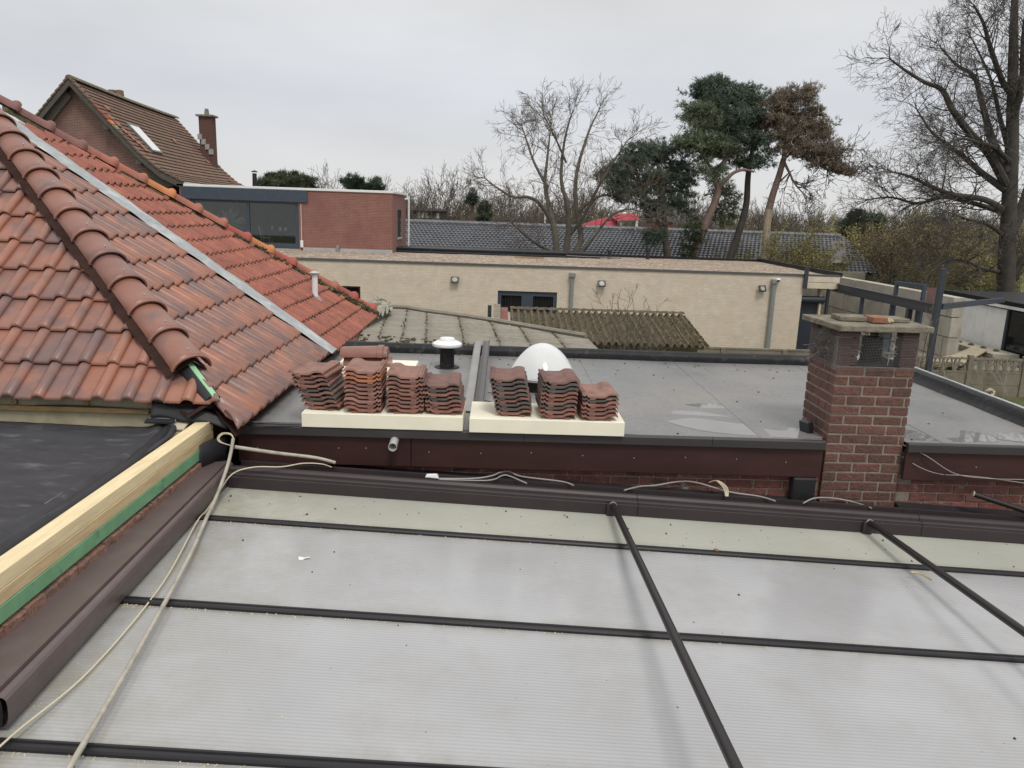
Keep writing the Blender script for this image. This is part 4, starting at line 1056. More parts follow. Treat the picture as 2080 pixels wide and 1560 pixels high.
o = mb.build('paper_scrap', m_white, None, 'small white paper scrap lying on the veranda sheet', 'paper'); o.modifiers.new('t', 'SOLIDIFY').thickness = .001
mb = MB(); mb.tube(subdiv_path([(2.570,4.295,2.340), (2.615,4.278,2.340), (2.642,4.196,2.340)], 4), .006, 5); mb.build('wood_sliver', m_wood2, None, 'thin wood sliver lying by the glazing bar at the right', 'sliver')

# ------------------------------------------------------------------ things standing on the flat roof
def board(pts, z0, h, label, mt=None):
    x0, x1, y0, y1 = pts
    return MB().box(x0, x1, y0, y1, z0, z0+h).build('insulation_board', mt or m_board, None, label, 'board', bevel=.004)
BZ = RZ+.012
board((-1.385, -.226, 5.365, 5.875), BZ, .105, 'left cream insulation board at the roof edge carrying four tile stacks')
board((-.178, .945, 5.345, 5.855), BZ, .105, 'right cream insulation board at the roof edge carrying three tile stacks')
# loose S-profile roof tile, seen end-on in the stacks
def stack_tile(flip, seed, mt):
    rr = random.Random(seed)
    prof = [(-.135, .012), (-.128, .017), (-.120, .008), (-.112, .015), (-.104, .017), (-.096, .006), (-.085, .002), (-.04, .0), (.0, .0), (.028, .002), (.046, .012), (.062, .021), (.09, .023), (.115, .020), (.13, .010)]
    if flip: prof = [(-u, h) for u, h in prof[::-1]]
    mb = MB(); k = len(prof); rows = [(0, -.010), (.004, -.002), (.016, 0), (.2, 0), (.375, 0), (.385, -.004)]
    for (v, dz) in rows:
        for (u, h) in prof: mb.v.append((u, v+.002*math.sin(u*40+seed), h+dz))
    for i in range(len(rows)-1):
        for j in range(k-1): a = i*k+j; mb.f.append((a, a+1, a+k+1, a+k))
    n0 = len(mb.v)
    for v in (.0, .385):
        for (u, h) in prof: mb.v.append((u, v, h-.016-.002*(abs(u) < .1)))
    for j in range(k-1):
        mb.f.append((n0+j+1, n0+j, n0+k+j, n0+k+j+1)); mb.f.append((j+1, j, n0+j, n0+j+1)); b = (len(rows)-1)*k; mb.f.append((b+j, b+j+1, n0+k+j+1, n0+k+j))
    Rn = len(rows)
    mb.f.append(tuple([i*k for i in range(Rn)] + [n0+k, n0])); mb.f.append(tuple([n0+k-1, n0+2*k-1] + [i*k+k-1 for i in range(Rn-1, -1, -1)]))
    # underside nibs
    for u in (-.06, .06): mb.box(u-.02, u+.02, .0, .012, -.030, -.018)
    me = mb.mesh('roof_tile', True, 40); me.materials.append(mt); return me
def tile_m(name, c): return mat(name, c, rough=.8, var=.22, vscale=12, dirt=(c[0]*.45, c[1]*.55, c[2]*.6), damt=.6, dscale=11, dlo=.52, dhi=.66, dirt2=(.55, .48, .38), d2scale=60, d2lo=.72, d2hi=.745, bump=.25, bscale=60)
tm = {'red': tile_m('used_tile_red', (.235, .105, .08)), 'brown': tile_m('used_tile_brown', (.185, .10, .083)), 'dark': tile_m('used_tile_dark', (.09, .074, .067)), 'orange': tile_m('used_tile_orange', (.36, .135, .07)), 'pale': tile_m('used_tile_pale', (.27, .145, .115))}
cname = {'red': 'dull red', 'brown': 'reddish brown', 'dark': 'sooty dark', 'orange': 'bright orange red', 'pale': 'pale worn red'}
smesh = {(c, f): stack_tile(f, i*2+f, tm[c]) for i, c in enumerate(tm) for f in (0, 1)}
ORD = ['bottom', 'second from bottom', 'third from bottom', 'fourth from bottom', 'fifth from bottom', 'sixth from bottom', 'seventh from bottom', 'eighth from bottom', 'ninth from bottom', 'tenth from bottom']
stacks = [  # x, y, flip, yaw, lean, sequence from the bottom, description
    (-1.255, 5.44, 0, -.10, -.055, ['red', 'brown', 'dark', 'brown', 'dark', 'red', 'brown', 'red', 'pale'], 'leftmost stack'),
    (-.955, 5.40, 1, .02, .0, ['red', 'red', 'pale', 'red', 'pale', 'red', 'brown', 'orange', 'orange', 'pale'], 'second stack from the left'),
    (-.645, 5.41, 1, .03, -.005, ['red', 'red', 'brown', 'red', 'red', 'pale', 'red', 'brown', 'pale'], 'third stack from the left'),
    (-.362, 5.42, 0, .0, -.02, ['red', 'red', 'brown', 'dark', 'red', 'dark', 'brown'], 'fourth stack from the left, right end of left board'),
    (.140, 5.42, 0, -.02, -.025, ['red', 'dark', 'dark', 'red', 'dark', 'brown', 'dark', 'dark', 'brown'], 'first stack on the right board'),
    (.462, 5.38, 0, .03, .01, ['red', 'red', 'dark', 'brown', 'red', 'red', 'dark', 'dark', 'brown'], 'middle stack on the right board'),
    (.765, 5.37, 0, .05, .005, ['red', 'brown', 'red', 'red', 'dark', 'pale'], 'low rightmost stack'),
]
rs = random.Random(12)
for (x, y, flip, yaw, lean, seq_, desc) in stacks:
    n = len(seq_)
    for i, c in enumerate(seq_):
        z = BZ+.105+.031+i*.0305
        M = Matrix.Translation((x+lean*i*.25+rs.uniform(-.006, .006), y+rs.uniform(-.008, .008)+.002*i, z)) @ Matrix.Rotation(yaw*(1+.3*math.sin(i))+rs.uniform(-.02, .02), 4, 'Z') @ Matrix.Rotation(rs.uniform(-.012, .012), 4, 'Y') @ Matrix.Rotation(.012, 4, 'X')
        o = bpy.data.objects.new('roof_tile', smesh[(c, flip)]); C.objects.link(o); o.matrix_world = M
        pos = 'top' if i == n-1 else ORD[i]
        tag(o, '%s clay tile, %s of the %s' % (cname[c], pos, desc), 'roof tile', 'used clay tiles stacked on the insulation boards')

# ridge tiles lying on a scrap of insulation behind the left stacks
board((-1.50, -.76, 6.95, 7.45), BZ, .105, 'white insulation offcut under the ridge tiles')
def ridge_tile(M, label):
    t = thing('ridge_tile', M.translation, label, 'ridge tile', 'ridge tiles behind the stacks')
    mb = MB(); seg = 14; prof = [(0, .088), (.02, .098), (.30, .104), (.345, .104), (.35, .114), (.40, .114), (.405, .096), (.44, .094)]
    for (xx, r_) in prof:
        for j in range(seg+1):
            a = math.pi*j/seg; mb.v.append(tuple(M @ Vector((xx, math.cos(a)*r_, math.sin(a)*r_*.88))))
    k = seg+1
    for i in range(len(prof)-1):
        for j in range(seg): a = i*k+j; mb.f.append((a, a+1, a+k+1, a+k))
    mb.f.append(tuple(range(k))[::-1]); mb.f.append(tuple(range((len(prof)-1)*k, len(prof)*k)))
    mb.build('barrel', m_cap, t, smooth=True)
ridge_tile(Matrix.Translation((-1.43, 7.18, BZ+.107)) @ Matrix.Rotation(.02, 4, 'Z'), 'lower brown ridge tile lying on the white offcut')
ridge_tile(Matrix.Translation((-1.455, 7.16, BZ+.19)) @ Matrix.Rotation(.0, 4, 'Z') @ Matrix.Rotation(-.03, 4, 'Y'), 'upper brown ridge tile resting across the other')
MB().hexa([(-.88, 6.5, BZ), (-.72, 6.48, BZ), (-.70, 6.62, BZ), (-.86, 6.64, BZ), (-.87, 6.5, BZ+.07), (-.74, 6.49, BZ+.07), (-.72, 6.61, BZ+.07), (-.85, 6.63, BZ+.07)]).build('insulation_scrap', mat('yellow_scrap', (.60, .50, .28), rough=.9), None, 'small yellow insulation scrap between the second and third stack', 'scrap', bevel=.005)
ot = bpy.data.objects.new('roof_tile', smesh[('orange', 0)]); C.objects.link(ot); ot.matrix_world = Matrix.Translation((-.80, 6.42, BZ+.085)) @ Matrix.Rotation(.06, 4, 'X') @ Matrix.Rotation(.9, 4, 'Z') @ Matrix.Scale(.6, 4)
tag(ot, 'single orange red tile leaning on the yellow scrap behind the stacks', 'roof tile')
for k, (y, z) in enumerate(((6.05, .02), (6.12, .022))):
    MB().tube([(-1.30, y-.02, BZ+z), (-.30, y+.03, BZ+z)], .018, 10).build('plastic_pipe', m_conduit, None, ('front' if k == 0 else 'rear')+' beige plastic pipe lying behind the left stacks', 'pipe', smooth=True)

# roof vent with white mushroom cap
vt = thing('roof_vent', (-.50, 7.75, RZ), 'white mushroom cap vent on a short black pipe on the flat roof', 'vent')
MB().lathe([(.13, .0), (.125, .006), (.078, .012), (.074, .03), (.073, .25)], (-.50, 7.75, RZ), 24).build('pipe', m_bitumen_black, vt, smooth=True)
MB().lathe([(.05, .235), (.148, .222), (.153, .232), (.15, .25), (.12, .268), (.082, .28), (.078, .296), (.07, .306), (.0, .31)], (-.50, 7.75, RZ), 32, cap=False).build('cap', m_white, vt, smooth=True)

# dome rooflight
dome = thing('dome_rooflight', (.43, 6.95, RZ), 'clear domed rooflight on a black upstand behind the right stacks', 'rooflight')
def dome_mat():
    m = mat('dome_acrylic', (.86, .88, .88), rough=.10, var=.06, vscale=5, bump=.0, spec=.6, coat=.5)
    t = m.node_tree; out = [n for n in t.nodes if n.type == 'OUTPUT_MATERIAL'][0]; bs = [n for n in t.nodes if n.type == 'BSDF_PRINCIPLED'][0]
    mx = t.nodes.new('ShaderNodeMixShader'); tr = t.nodes.new('ShaderNodeBsdfTransparent'); lw = t.nodes.new('ShaderNodeLayerWeight'); lw.inputs[0].default_value = .35
    mr = t.nodes.new('ShaderNodeMapRange'); mr.inputs['To Min'].default_value = .64; mr.inputs['To Max'].default_value = .97; t.links.new(lw.outputs['Facing'], mr.inputs['Value'])
    t.links.new(mr.outputs[0], mx.inputs[0]); t.links.new(tr.outputs[0], mx.inputs[1]); t.links.new(bs.outputs[0], mx.inputs[2]); t.links.new(mx.outputs[0], out.inputs[0])
    return m
MB().box(.19, .67, 6.71, 7.19, RZ-.01, RZ+.10).build('upstand', m_bitumen_black, dome, bevel=.01)
MB().lathe([(.30, .10), (.315, .105), (.318, .125), (.30, .135), (.26, .135)], (.43, 6.95, RZ), 40).build('rim', m_zinc, dome, smooth=True)
dm_ = MB(); prof = []
for i in range(15):
    t = i/14; r_ = .30*(1-t)**.62 if t < 1 else 0
    prof.append((max(r_, .0), .135+.285*t))
prof = [(.300, .135), (.286, .17), (.262, .215), (.232, .26), (.198, .305), (.160, .345), (.118, .378), (.075, .40), (.035, .411), (.0, .414)]
seg = 12
dm_.lathe(prof, (.43, 6.95, RZ), 48, cap=False)
for i, v in enumerate(dm_.v):
    a = math.atan2(v[1]-6.95, v[0]-.43); h = v[2]-RZ
    f = 1 + .022*math.cos(4*a)*(1-(h-.135)/.28) + .012*math.cos(3*a+h*20)
    dm_.v[i] = (.43+(v[0]-.43)*f, 6.95+(v[1]-6.95)*f, v[2])
dm_.build('dome', dome_mat(), dome, smooth=True, angle=80)

# U-shaped metal channel lying across the roof onto the kerb
def channel(x, w_, hgt, y0, z0, y1, z1, mt, label, dx=0, lean=0):
    mb = MB(); a, b = (x, y0, z0), (x+dx, y1, z1); th = .003
    prof = [(-w_/2, hgt), (-w_/2, 0), (w_/2, 0), (w_/2, hgt), (w_/2-th, hgt), (w_/2-th, th), (-w_/2+th, th), (-w_/2+th, hgt)]
    k = len(prof)
    for (xx, yy, zz) in (a, b):
        for (u, h) in prof: mb.v.append((xx+u+lean*h, yy, zz+h))
    for j in range(k): mb.f.append((j, (j+1) % k, k+(j+1) % k, k+j))
    mb.f.append(tuple(range(k))); mb.f.append(tuple(range(k, 2*k))[::-1])
    return mb.build('metal_channel', mt, None, label, 'channel')
m_grey_al = mat('grey_aluminium', (.30, .29, .285), rough=.4, var=.1, metal=.2, bump=.03)
channel(-.215, .075, .012, 5.93, BZ+.004, 8.62, BZ+.125, m_grey_al, 'flat light grey metal strip lying beside the dark channel', .012)
channel(-.125, .07, .075, 5.98, BZ+.004, 8.66, BZ+.125, mat('dark_aluminium', (.14, .135, .135), rough=.4, var=.1), 'dark grey U-shaped metal channel lying across the roof to the far kerb', .012, .12)
mb = MB(); mb.tube(subdiv_path([(-.06, 6.6, BZ+.004), (.1, 6.5, BZ+.004), (.22, 6.3, BZ+.02), (.30, 6.1, BZ+.005), (.2, 5.95, BZ+.004)], 8), .004, 6); mb.tube(subdiv_path([(-.08, 6.3, BZ+.004), (.05, 6.15, BZ+.02), (.28, 6.22, BZ+.004)], 8), .004, 6)
mb.build('black_wire', m_black, None, 'thin black wires lying under the domed rooflight', 'wire')

# ------------------------------------------------------------------ cream brick building
m_cream_brick = brick_mat('cream_brick', (.69, .595, .485), (.62, .53, .425), (.59, .515, .425), .22, .0752, .012, 'x', patch=(.60, .52, .41), pscale=.5, plo=.5, phi=.8, bump=.35)
m_cream_side = brick_mat('cream_brick_side', (.64, .545, .42), (.57, .48, .365), (.55, .475, .375), .22, .0752, .010, 'y', bump=.25)
def gravel_mat():
    m = bpy.data.materials.new('roof_gravel'); m.use_nodes = True; t = m.node_tree; bs = t.nodes['Principled BSDF']; L = t.links.new
    g = t.nodes.new('ShaderNodeNewGeometry'); v = t.nodes.new('ShaderNodeTexVoronoi'); v.inputs['Scale'].default_value = 13; L(g.outputs['Position'], v.inputs['Vector'])
    s = t.nodes.new('ShaderNodeSeparateColor'); L(v.outputs['Color'], s.inputs[0])
    cr = t.nodes.new('ShaderNodeValToRGB'); el = cr.color_ramp.elements
    el[0].color = (.17, .125, .095, 1); el[1].color = (.62, .52, .42, 1); e = el.new(.45); e.color = (.30, .235, .18, 1); e = el.new(.8); e.color = (.40, .32, .25, 1)
    L(s.outputs[0], cr.inputs[0])
    n = t.nodes.new('ShaderNodeTexNoise'); n.inputs['Scale'].default_value = .8; L(g.outputs['Position'], n.inputs['Vector'])
    mr = t.nodes.new('ShaderNodeMapRange'); mr.inputs['To Min'].default_value = .7; mr.inputs['To Max'].default_value = 1.25; L(n.outputs['Fac'], mr.inputs['Value'])
    sc = t.nodes.new('ShaderNodeVectorMath'); sc.operation = 'SCALE'; L(cr.outputs[0], sc.inputs[0]); L(mr.outputs[0], sc.inputs['Scale']); L(sc.outputs[0], bs.inputs['Base Color'])
    bs.inputs['Roughness'].default_value = .9
    b = t.nodes.new('ShaderNodeBump'); b.inputs['Strength'].default_value = .8; b.inputs['Distance'].default_value = .03; b.invert = True; L(v.outputs['Distance'], b.inputs['Height']); L(b.outputs[0], bs.inputs['Normal'])
    return m
m_gravel = gravel_mat()
crm = thing('cream_brick_building', (1.0, 32, GZ), 'long low cream brick building with gravel roof and dark blue windows', 'building')
WY = 28.0; WT = 2.50
def wall_with_holes(x0, x1, z0, z1, y, holes, depth, mt, parent, name='wall'):
    xs = sorted({x0, x1, *[h[0] for h in holes], *[h[1] for h in holes]}); zs = sorted({z0, z1, *[h[2] for h in holes], *[h[3] for h in holes]})
    mb = MB()
    for i in range(len(xs)-1):
        for j in range(len(zs)-1):
            cx, cz = (xs[i]+xs[i+1])/2, (zs[j]+zs[j+1])/2
            if any(h[0] < cx < h[1] and h[2] < cz < h[3] for h in holes): continue
            mb.quad((xs[i], y, zs[j]), (xs[i+1], y, zs[j]), (xs[i+1], y, zs[j+1]), (xs[i], y, zs[j+1]))
    for (a, b, c, d) in holes:
        mb.quad((a, y, c), (a, y+depth, c), (a, y+depth, d), (a, y, d)); mb.quad((b, y+depth, c), (b, y, c), (b, y, d), (b, y+depth, d))
        mb.quad((a, y, d), (a, y+depth, d), (b, y+depth, d), (b, y, d)); mb.quad((a, y+depth, c), (a, y, c), (b, y, c), (b, y+depth, c))
    return mb.build(name, mt, parent)
HW = (.0, 2.16, .84, 1.62); HK = (-6.1, -4.98, .95, 1.61)
wall_with_holes(-10, 11.12, GZ, WT, WY, [HW, HK], .18, m_cream_brick, crm)
MB().quad((11.12, WY, GZ), (11.12, 36.8, GZ), (11.12, 36.8, WT), (11.12, WY, WT)).build('wall', m_cream_side, crm)
gm = MB()
for i in range(61):
    for j in range(21):
        x = -10 + 22.5*i/60; y = 28.06+8.9*j/20; gm.v.append((x, y, 2.50+.025*mnoise.noise(Vector((x, y, 0)))))
for i in range(60):
    for j in range(20): a = i*21+j; gm.f.append((a, a+21, a+22, a+1))
gm.build('gravel_roof', m_gravel, crm)
m_trim = mat('roof_trim', (.10, .105, .105), rough=.5, var=.12, bump=.03)
MB().box(-10, 12.45, 27.96, 28.08, 2.50, 2.572).build('roof_trim', m_trim, crm)
MB().box(12.40, 12.52, 28.0, 37.0, 2.50, 2.66).build('roof_kerb', m_bitumen_black, crm)
MB().box(3.0, 12.5, 36.9, 37.05, 2.46, 2.60).build('roof_kerb', m_bitumen_black, crm)
MB().box(-5.0, 4.6, 35.3, 37.0, 2.48, 2.70).build('raised_roof_strip', m_bitumen_black, crm, bevel=.03)
MB().box(-4.6, 3.9, 34.9, 35.3, 2.48, 2.57).build('raised_roof_strip', m_bitumen_black, crm, bevel=.03)
for (x, y, h) in ((5.05, 35.5, .32), (6.9, 36.0, .42)):
    MB().lathe([(.09, 0), (.09, h), (.11, h), (.11, h+.05), (.0, h+.06)], (x, y, 2.5), 12).build('roof_vent_pipe', m_black, crm, smooth=True)
# window: blue frame with two dark openings and bars
win = MB()
a, b, c, d = HW
win.box(a, b, WY+.06, WY+.11, d-.17, d); win.box(a, a+.13, WY+.06, WY+.11, c, d-.17); win.box(b-.13, b, WY+.06, WY+.11, c, d-.17); win.box(.87, 1.29, WY+.06, WY+.11, c, d-.17); win.box(a, b, WY+.06, WY+.11, c-.001, c+.05)
wo_ = win.build('window', m_navy2, crm)
for (xa, xb) in ((a+.13, .87), (1.29, b-.13)):
    MB().box(xa, xb, WY+.14, WY+.16, c, d-.17).build('pane', m_glass, wo_)
    mb = MB()
    for k in range(7): x = xa+(xb-xa)*(k+.5)/7; mb.box(x-.008, x+.008, WY+.125, WY+.138, c+.05, d-.17)
    mb.build('bars', m_black, wo_)
wk = MB(); a, b, c, d = HK
wk.box(a, b, WY+.05, WY+.1, d-.06, d); wk.box(b-.07, b, WY+.05, WY+.1, c, d-.06); wk.box(a, a+.07, WY+.05, WY+.1, c, d-.06); wk.box(-5.55, -5.48, WY+.05, WY+.1, c, d-.06); wk.box(a, b, WY+.05, WY+.1, c, c+.06)
wko = wk.build('window', m_black, crm)
MB().box(a, b, WY+.14, WY+.16, c, d).build('pane', m_glass, wko)
# downpipes
m_grey_pipe = mat('grey_pipe', (.24, .25, .245), rough=.5, var=.12)
for (xt, zb_, r_) in ((2.672, GZ, .07), (10.023, GZ, .085)):
    dp = MB(); dp.tube([(xt, WY-.09, zb_), (xt, WY-.09, 2.25)], r_, 10); dpo = dp.build('downpipe', m_grey_pipe, crm, smooth=True)
    MB().box(xt-.11, xt+.11, WY-.20, WY-.01, 2.2, 2.36).build('hopper', m_grey_pipe, dpo, bevel=.02)
# wall floodlights: square black housing tilted down with a round pale lens
for (px_, pz_, tw) in ((-1.561, 1.973, 0), (3.742, 2.002, .12), (9.595, 2.011, .3)):
    M = Matrix.Translation((px_, WY-.13, pz_)) @ Matrix.Rotation(tw, 4, 'Z') @ Matrix.Rotation(R(-28), 4, 'X')
    lab = {0: 'square black wall floodlight left of the blue window', .12: 'square black wall floodlight right of the first downpipe', .3: 'skewed black wall floodlight beside the right downpipe'}[tw]
    t = thing('wall_floodlight', (px_, WY, pz_), lab, 'floodlight', 'floodlights on the cream wall')
    MB().obox(M, .29, .05, .23).build('housing', m_black, t, bevel=.01)
    l = MB(); n = 20
    for j in range(n): q = M @ Vector((math.cos(2*math.pi*j/n)*.095, -.028, math.sin(2*math.pi*j/n)*.085)); l.v.append(tuple(q))
    l.f = [tuple(range(n))[::-1]]
    l.build('lens', mat('lens_glass', (.34, .34, .33), rough=.3, var=.1, bump=0), t)
    MB().box(px_-.03, px_+.03, WY-.13, WY-.002, pz_-.03, pz_+.03).build('arm', m_black, t)
sc_ = thing('security_camera', (10.155,27.900,2.332), 'white dome security camera beside the right downpipe', 'camera')
MB().lathe([(.0, -.07), (.06, -.06), (.085, -.02), (.09, .03), (.06, .06), (0, .07)], V((10.137,27.850,2.336)), 14, cap=False).build('body', m_white, sc_, smooth=True)
MB().lathe([(.0, -.05), (.045, -.03), (.05, .0), (.03, .03), (0, .04)], V((10.126,27.790,2.323)), 12, cap=False).build('lens', m_black, sc_, smooth=True)
# right end: lintel, roller door, posts
m_lintel = mat('cream_lintel', (.64, .56, .43), rough=.8, var=.12, vscale=4, bump=.15)
MB().box(11.12, 12.42, 27.95, 28.3, 2.30, 2.497).build('lintel', m_lintel, crm); MB().box(11.12, 12.38, 27.94, 28.3, 2.07, 2.285).build('lintel', m_lintel, crm)
MB().box(11.10, 11.22, 27.86, 27.98, 2.05, 2.80).build('corner_post', m_navy, crm)
mb = MB(); mb.box(11.14, 11.9, 28.35, 28.40, GZ, 1.55)
rd = mb.build('roller_door', m_navy, crm)
for k in range(26): MB().box(11.14, 11.9, 28.33, 28.348, -.45+k*.076, -.45+k*.076+.06).build('slat', m_navy, rd)
MB().tube([(11.12, 28.25, 1.63), (12.05, 28.25, 1.63)], .14, 14).build('shutter_box', m_navy, crm, smooth=True)
MB().box(11.88, 11.95, 28.2, 28.5, GZ, 2.07).build('door_jamb', m_lintel, crm)
# plank on gravel
MB().obox(Matrix.Translation((1.291,33.105,2.560)) @ Matrix.Rotation(.05, 4, 'Z'), 1.25, .1, .06).build('plank', m_batten, None, 'weathered plank lying on the gravel roof', 'plank')
mb = MB(); mb.tube(subdiv_path([(3.023,35.000,2.596), (3.691,35.000,2.574), (4.803,35.000,2.567), (5.516,35.000,2.568)], 4), .03, 6); mb.build('roof_hose', m_black, None, 'dark hose lying at the back of the gravel roof', 'hose')

# ------------------------------------------------------------------ red brick flat-roofed extension on the gravel roof
m_red_x = brick_mat('red_brick_x', (.25, .108, .083), (.205, .088, .07), (.33, .20, .17), .21, .065, .008, 'x', patch=(.20, .085, .078), pscale=.8, bump=.25)
m_red_y = brick_mat('red_brick_y', (.25, .108, .083), (.205, .088, .07), (.33, .20, .17), .21, .065, .008, 'y', bump=.25)
rx = thing('red_brick_extension', (-9, 36, GZ), 'red brick flat-roofed upper room with white coping and a wide dark window', 'building')
EY = 34.0; EX1 = -4.64; EX0 = -13.7; EZ0 = 2.5; EZ1 = 5.03
wall_with_holes(EX0, EX1, EZ0-.5, EZ1, EY, [(-13.28, -8.66, EZ0+.05, 4.50)], .2, m_red_x, rx)
sw = MB()
YB = 38.8
for (ya, yb, za, zb) in ((EY, 35.7, 1.5, EZ1), (37.0, YB, 1.5, EZ1), (35.7, 37.0, 1.5, 3.1), (35.7, 37.0, 4.35, EZ1)):
    sw.quad((EX1, ya, za), (EX1, yb, za), (EX1, yb, zb), (EX1, ya, zb))
sw.build('wall', m_red_y, rx)
wn = MB(); wn.box(EX1-.1, EX1-.04, 35.7, 37.0, 3.1, 4.35); wno = wn.build('side_window', m_glass, rx)
MB().box(EX1-.04, EX1-.01, 36.3, 36.4, 3.1, 4.35).build('mullion', m_navy, wno); MB().box(EX1-.1, EX1+.05, 35.65, 37.05, 3.03, 3.1).build('sill', m_concrete, wno)
MB().box(EX0, EX1-.1, EY+.2, YB, 4.9, EZ1-.01).build('roof', m_bitumen_black, rx)
MB().box(EX0-.1, EX1+.04, EY-.05, EY+.2, EZ1, EZ1+.10).build('coping', m_white, rx, bevel=.01); MB().box(EX1-.15, EX1+.05, EY+.2, YB, EZ1+.001, EZ1+.10).build('coping', m_white, rx, bevel=.01)
MB().box(-13.62, -8.25, EY-.06, EY-.001, 4.52, EZ1-.002).build('window_fascia', m_navy2, rx, bevel=.01)
# window frame, mullion, sill
wf = MB(); wf.box(-13.28, -13.13, EY+.06, EY+.16, EZ0+.05, 4.5); wf.box(-8.84, -8.66, EY+.06, EY+.16, EZ0+.05, 4.5); wf.box(-10.93, -10.78, EY+.06, EY+.16, EZ0+.05, 4.5)
wf.box(-13.13, -10.93, EY+.06, EY+.16, EZ0+.05, EZ0+.27); wf.box(-10.78, -8.84, EY+.06, EY+.16, EZ0+.05, EZ0+.27); wf.box(-13.13, -10.93, EY+.06, EY+.16, 4.42, 4.5); wf.box(-10.78, -8.84, EY+.06, EY+.16, 4.42, 4.5)
wfo = wf.build('window', m_navy2, rx)
def pane_mat():
    m = bpy.data.materials.new('window_pane'); m.use_nodes = True; t = m.node_tree; t.nodes.clear()
    o = t.nodes.new('ShaderNodeOutputMaterial'); mx = t.nodes.new('ShaderNodeMixShader'); tr = t.nodes.new('ShaderNodeBsdfTransparent'); gl = t.nodes.new('ShaderNodeBsdfGlossy')
    tr.inputs[0].default_value = (.8, .85, .85, 1); gl.inputs['Roughness'].default_value = .02
    fr = t.nodes.new('ShaderNodeFresnel'); fr.inputs[0].default_value = 1.5
    ad = t.nodes.new('ShaderNodeMath'); ad.inputs[1].default_value = .03; t.links.new(fr.outputs[0], ad.inputs[0])
    t.links.new(ad.outputs[0], mx.inputs[0]); t.links.new(tr.outputs[0], mx.inputs[1]); t.links.new(gl.outputs[0], mx.inputs[2]); t.links.new(mx.outputs[0], o.inputs[0]); return m
m_pane = pane_mat()
for (xa, xb) in ((-13.13, -10.93), (-10.78, -8.84)):
    MB().box(xa, xb, EY+.10, EY+.115, EZ0+.27, 4.42).build('pane', m_pane, wfo)
MB().box(-13.28, -8.6, EY-.08, EY+.06, EZ0-.02, EZ0+.05).build('sill', m_concrete, wfo)
MB().box(-8.5, EX1, EY-.02, EY-.001, EZ0-.02, EZ0+.13).build('base_flashing', m_zinc, rx)
MB().tube([(-7.0, EY-.12, EZ0), (-7.0, EY-.12, EZ0+.17), (-7.0, EY+.02, EZ0+.2)], .07, 10).build('wall_outlet', m_grey_pipe, rx, smooth=True)
MB().tube(subdiv_path([(EX1, 38.3, 4.85), (EX1+.16, 38.3, 4.86), (EX1+.2, 38.3, 4.75), (EX1+.2, 38.3, 2.55)], 5), .05, 10).build('downpipe', m_white, rx, smooth=True)
MB().tube([(-8.55, EY-.03, 4.45), (-8.55, EY-.03, 2.9)], .012, 6).build('cable', m_white, rx); MB().box(-8.6, -8.48, EY-.1, EY, 2.62, 2.92).build('wall_box', m_white, rx, bevel=.02)
# dim room behind the glass
m_room = mat('room_wall', (.20, .18, .16), rough=.9, var=.15, bump=0); m_room_d = mat('room_floor', (.06, .05, .045), rough=.6, var=.2, bump=0)
MB().box(-13.6, EX1-.2, 38.3, 38.4, EZ0, 4.9).build('room_wall', m_room, rx); MB().box(-13.6, EX1-.2, EY+.3, 38.3, EZ0-.05, EZ0).build('room_floor', m_room_d, rx)
MB().box(-13.6, -13.5, EY+.3, 38.3, EZ0, 4.9).build('room_wall', m_room, rx); MB().box(-8.4, -8.3, EY+.3, 38.3, EZ0, 4.9).build('room_wall', m_room, rx)
pl_ = thing('house_plant', (-12.1, 35.4, EZ0), 'pale dried plant standing behind the left pane of the wide window', 'plant')
pm = MB(); rp = random.Random(2)
for k in range(240):
    a_ = V((-12.1, 35.4, EZ0+1.05)); d_ = Vector((rp.gauss(0, 1), rp.gauss(0, 1), rp.gauss(.5, .9))).normalized(); L_ = rp.uniform(.25, .75); s_ = d_.cross(Vector((rp.random(), rp.random(), rp.random()))).normalized()*.025; e_ = a_+d_*L_; i_ = len(pm.v)
    pm.v += [tuple(a_-s_*.3), tuple(a_+s_*.3), tuple(e_+s_), tuple(e_-s_)]; pm.f.append((i_, i_+1, i_+2, i_+3))
pm.build('leaves', mat('pale_plant', (.62, .60, .52), rough=.8), pl_); MB().lathe([(.12, 0), (.17, .4), (.15, .4), (.02, .38), (.02, 1.05)], (-12.1, 35.4, EZ0), 12).build('pot', m_white, pl_, smooth=True)
dt = thing('dining_table', (-9.9, 35.6, EZ0), 'dark dining table behind the wide window of the brick room', 'table')
MB().box(-10.6, -9.1, 35.2, 36.0, EZ0+.70, EZ0+.75).build('table_top', m_black, dt); MB().box(-9.95, -9.75, 35.5, 35.7, EZ0, EZ0+.7).build('leg', m_black, dt)
def wchair(x, y, mt, label, back=-1):
    t = thing('dining_chair', (x, y, EZ0), label, 'chair', 'chairs behind the window')
    MB().box(x-.2, x+.2, y-.2, y+.2, EZ0+.43, EZ0+.47).build('seat', mt, t)
    for sx in (-.18, .18):
        for sy in (-.18, .18): MB().tube([(x+sx, y+sy, EZ0), (x+sx, y+sy, EZ0+.43)], .02, 6).build('leg', mt, t)
    xb = x+back*.19
    MB().hexa([(xb-.02, y-.2, EZ0+.47), (xb+.02, y-.2, EZ0+.47), (xb+.02, y+.2, EZ0+.47), (xb-.02, y+.2, EZ0+.47), (xb-.10, y-.2, EZ0+.98), (xb-.06, y-.2, EZ0+.98), (xb-.06, y+.2, EZ0+.98), (xb-.10, y+.2, EZ0+.98)]).build('backrest', mt, t)
wchair(-10.35, 34.95, mat('chair_pale', (.62, .62, .5), rough=.6), 'pale dining chair at the left end of the table behind the window')
wchair(-9.05, 35.0, m_black, 'black dining chair at the right end of the table behind the window', 1)
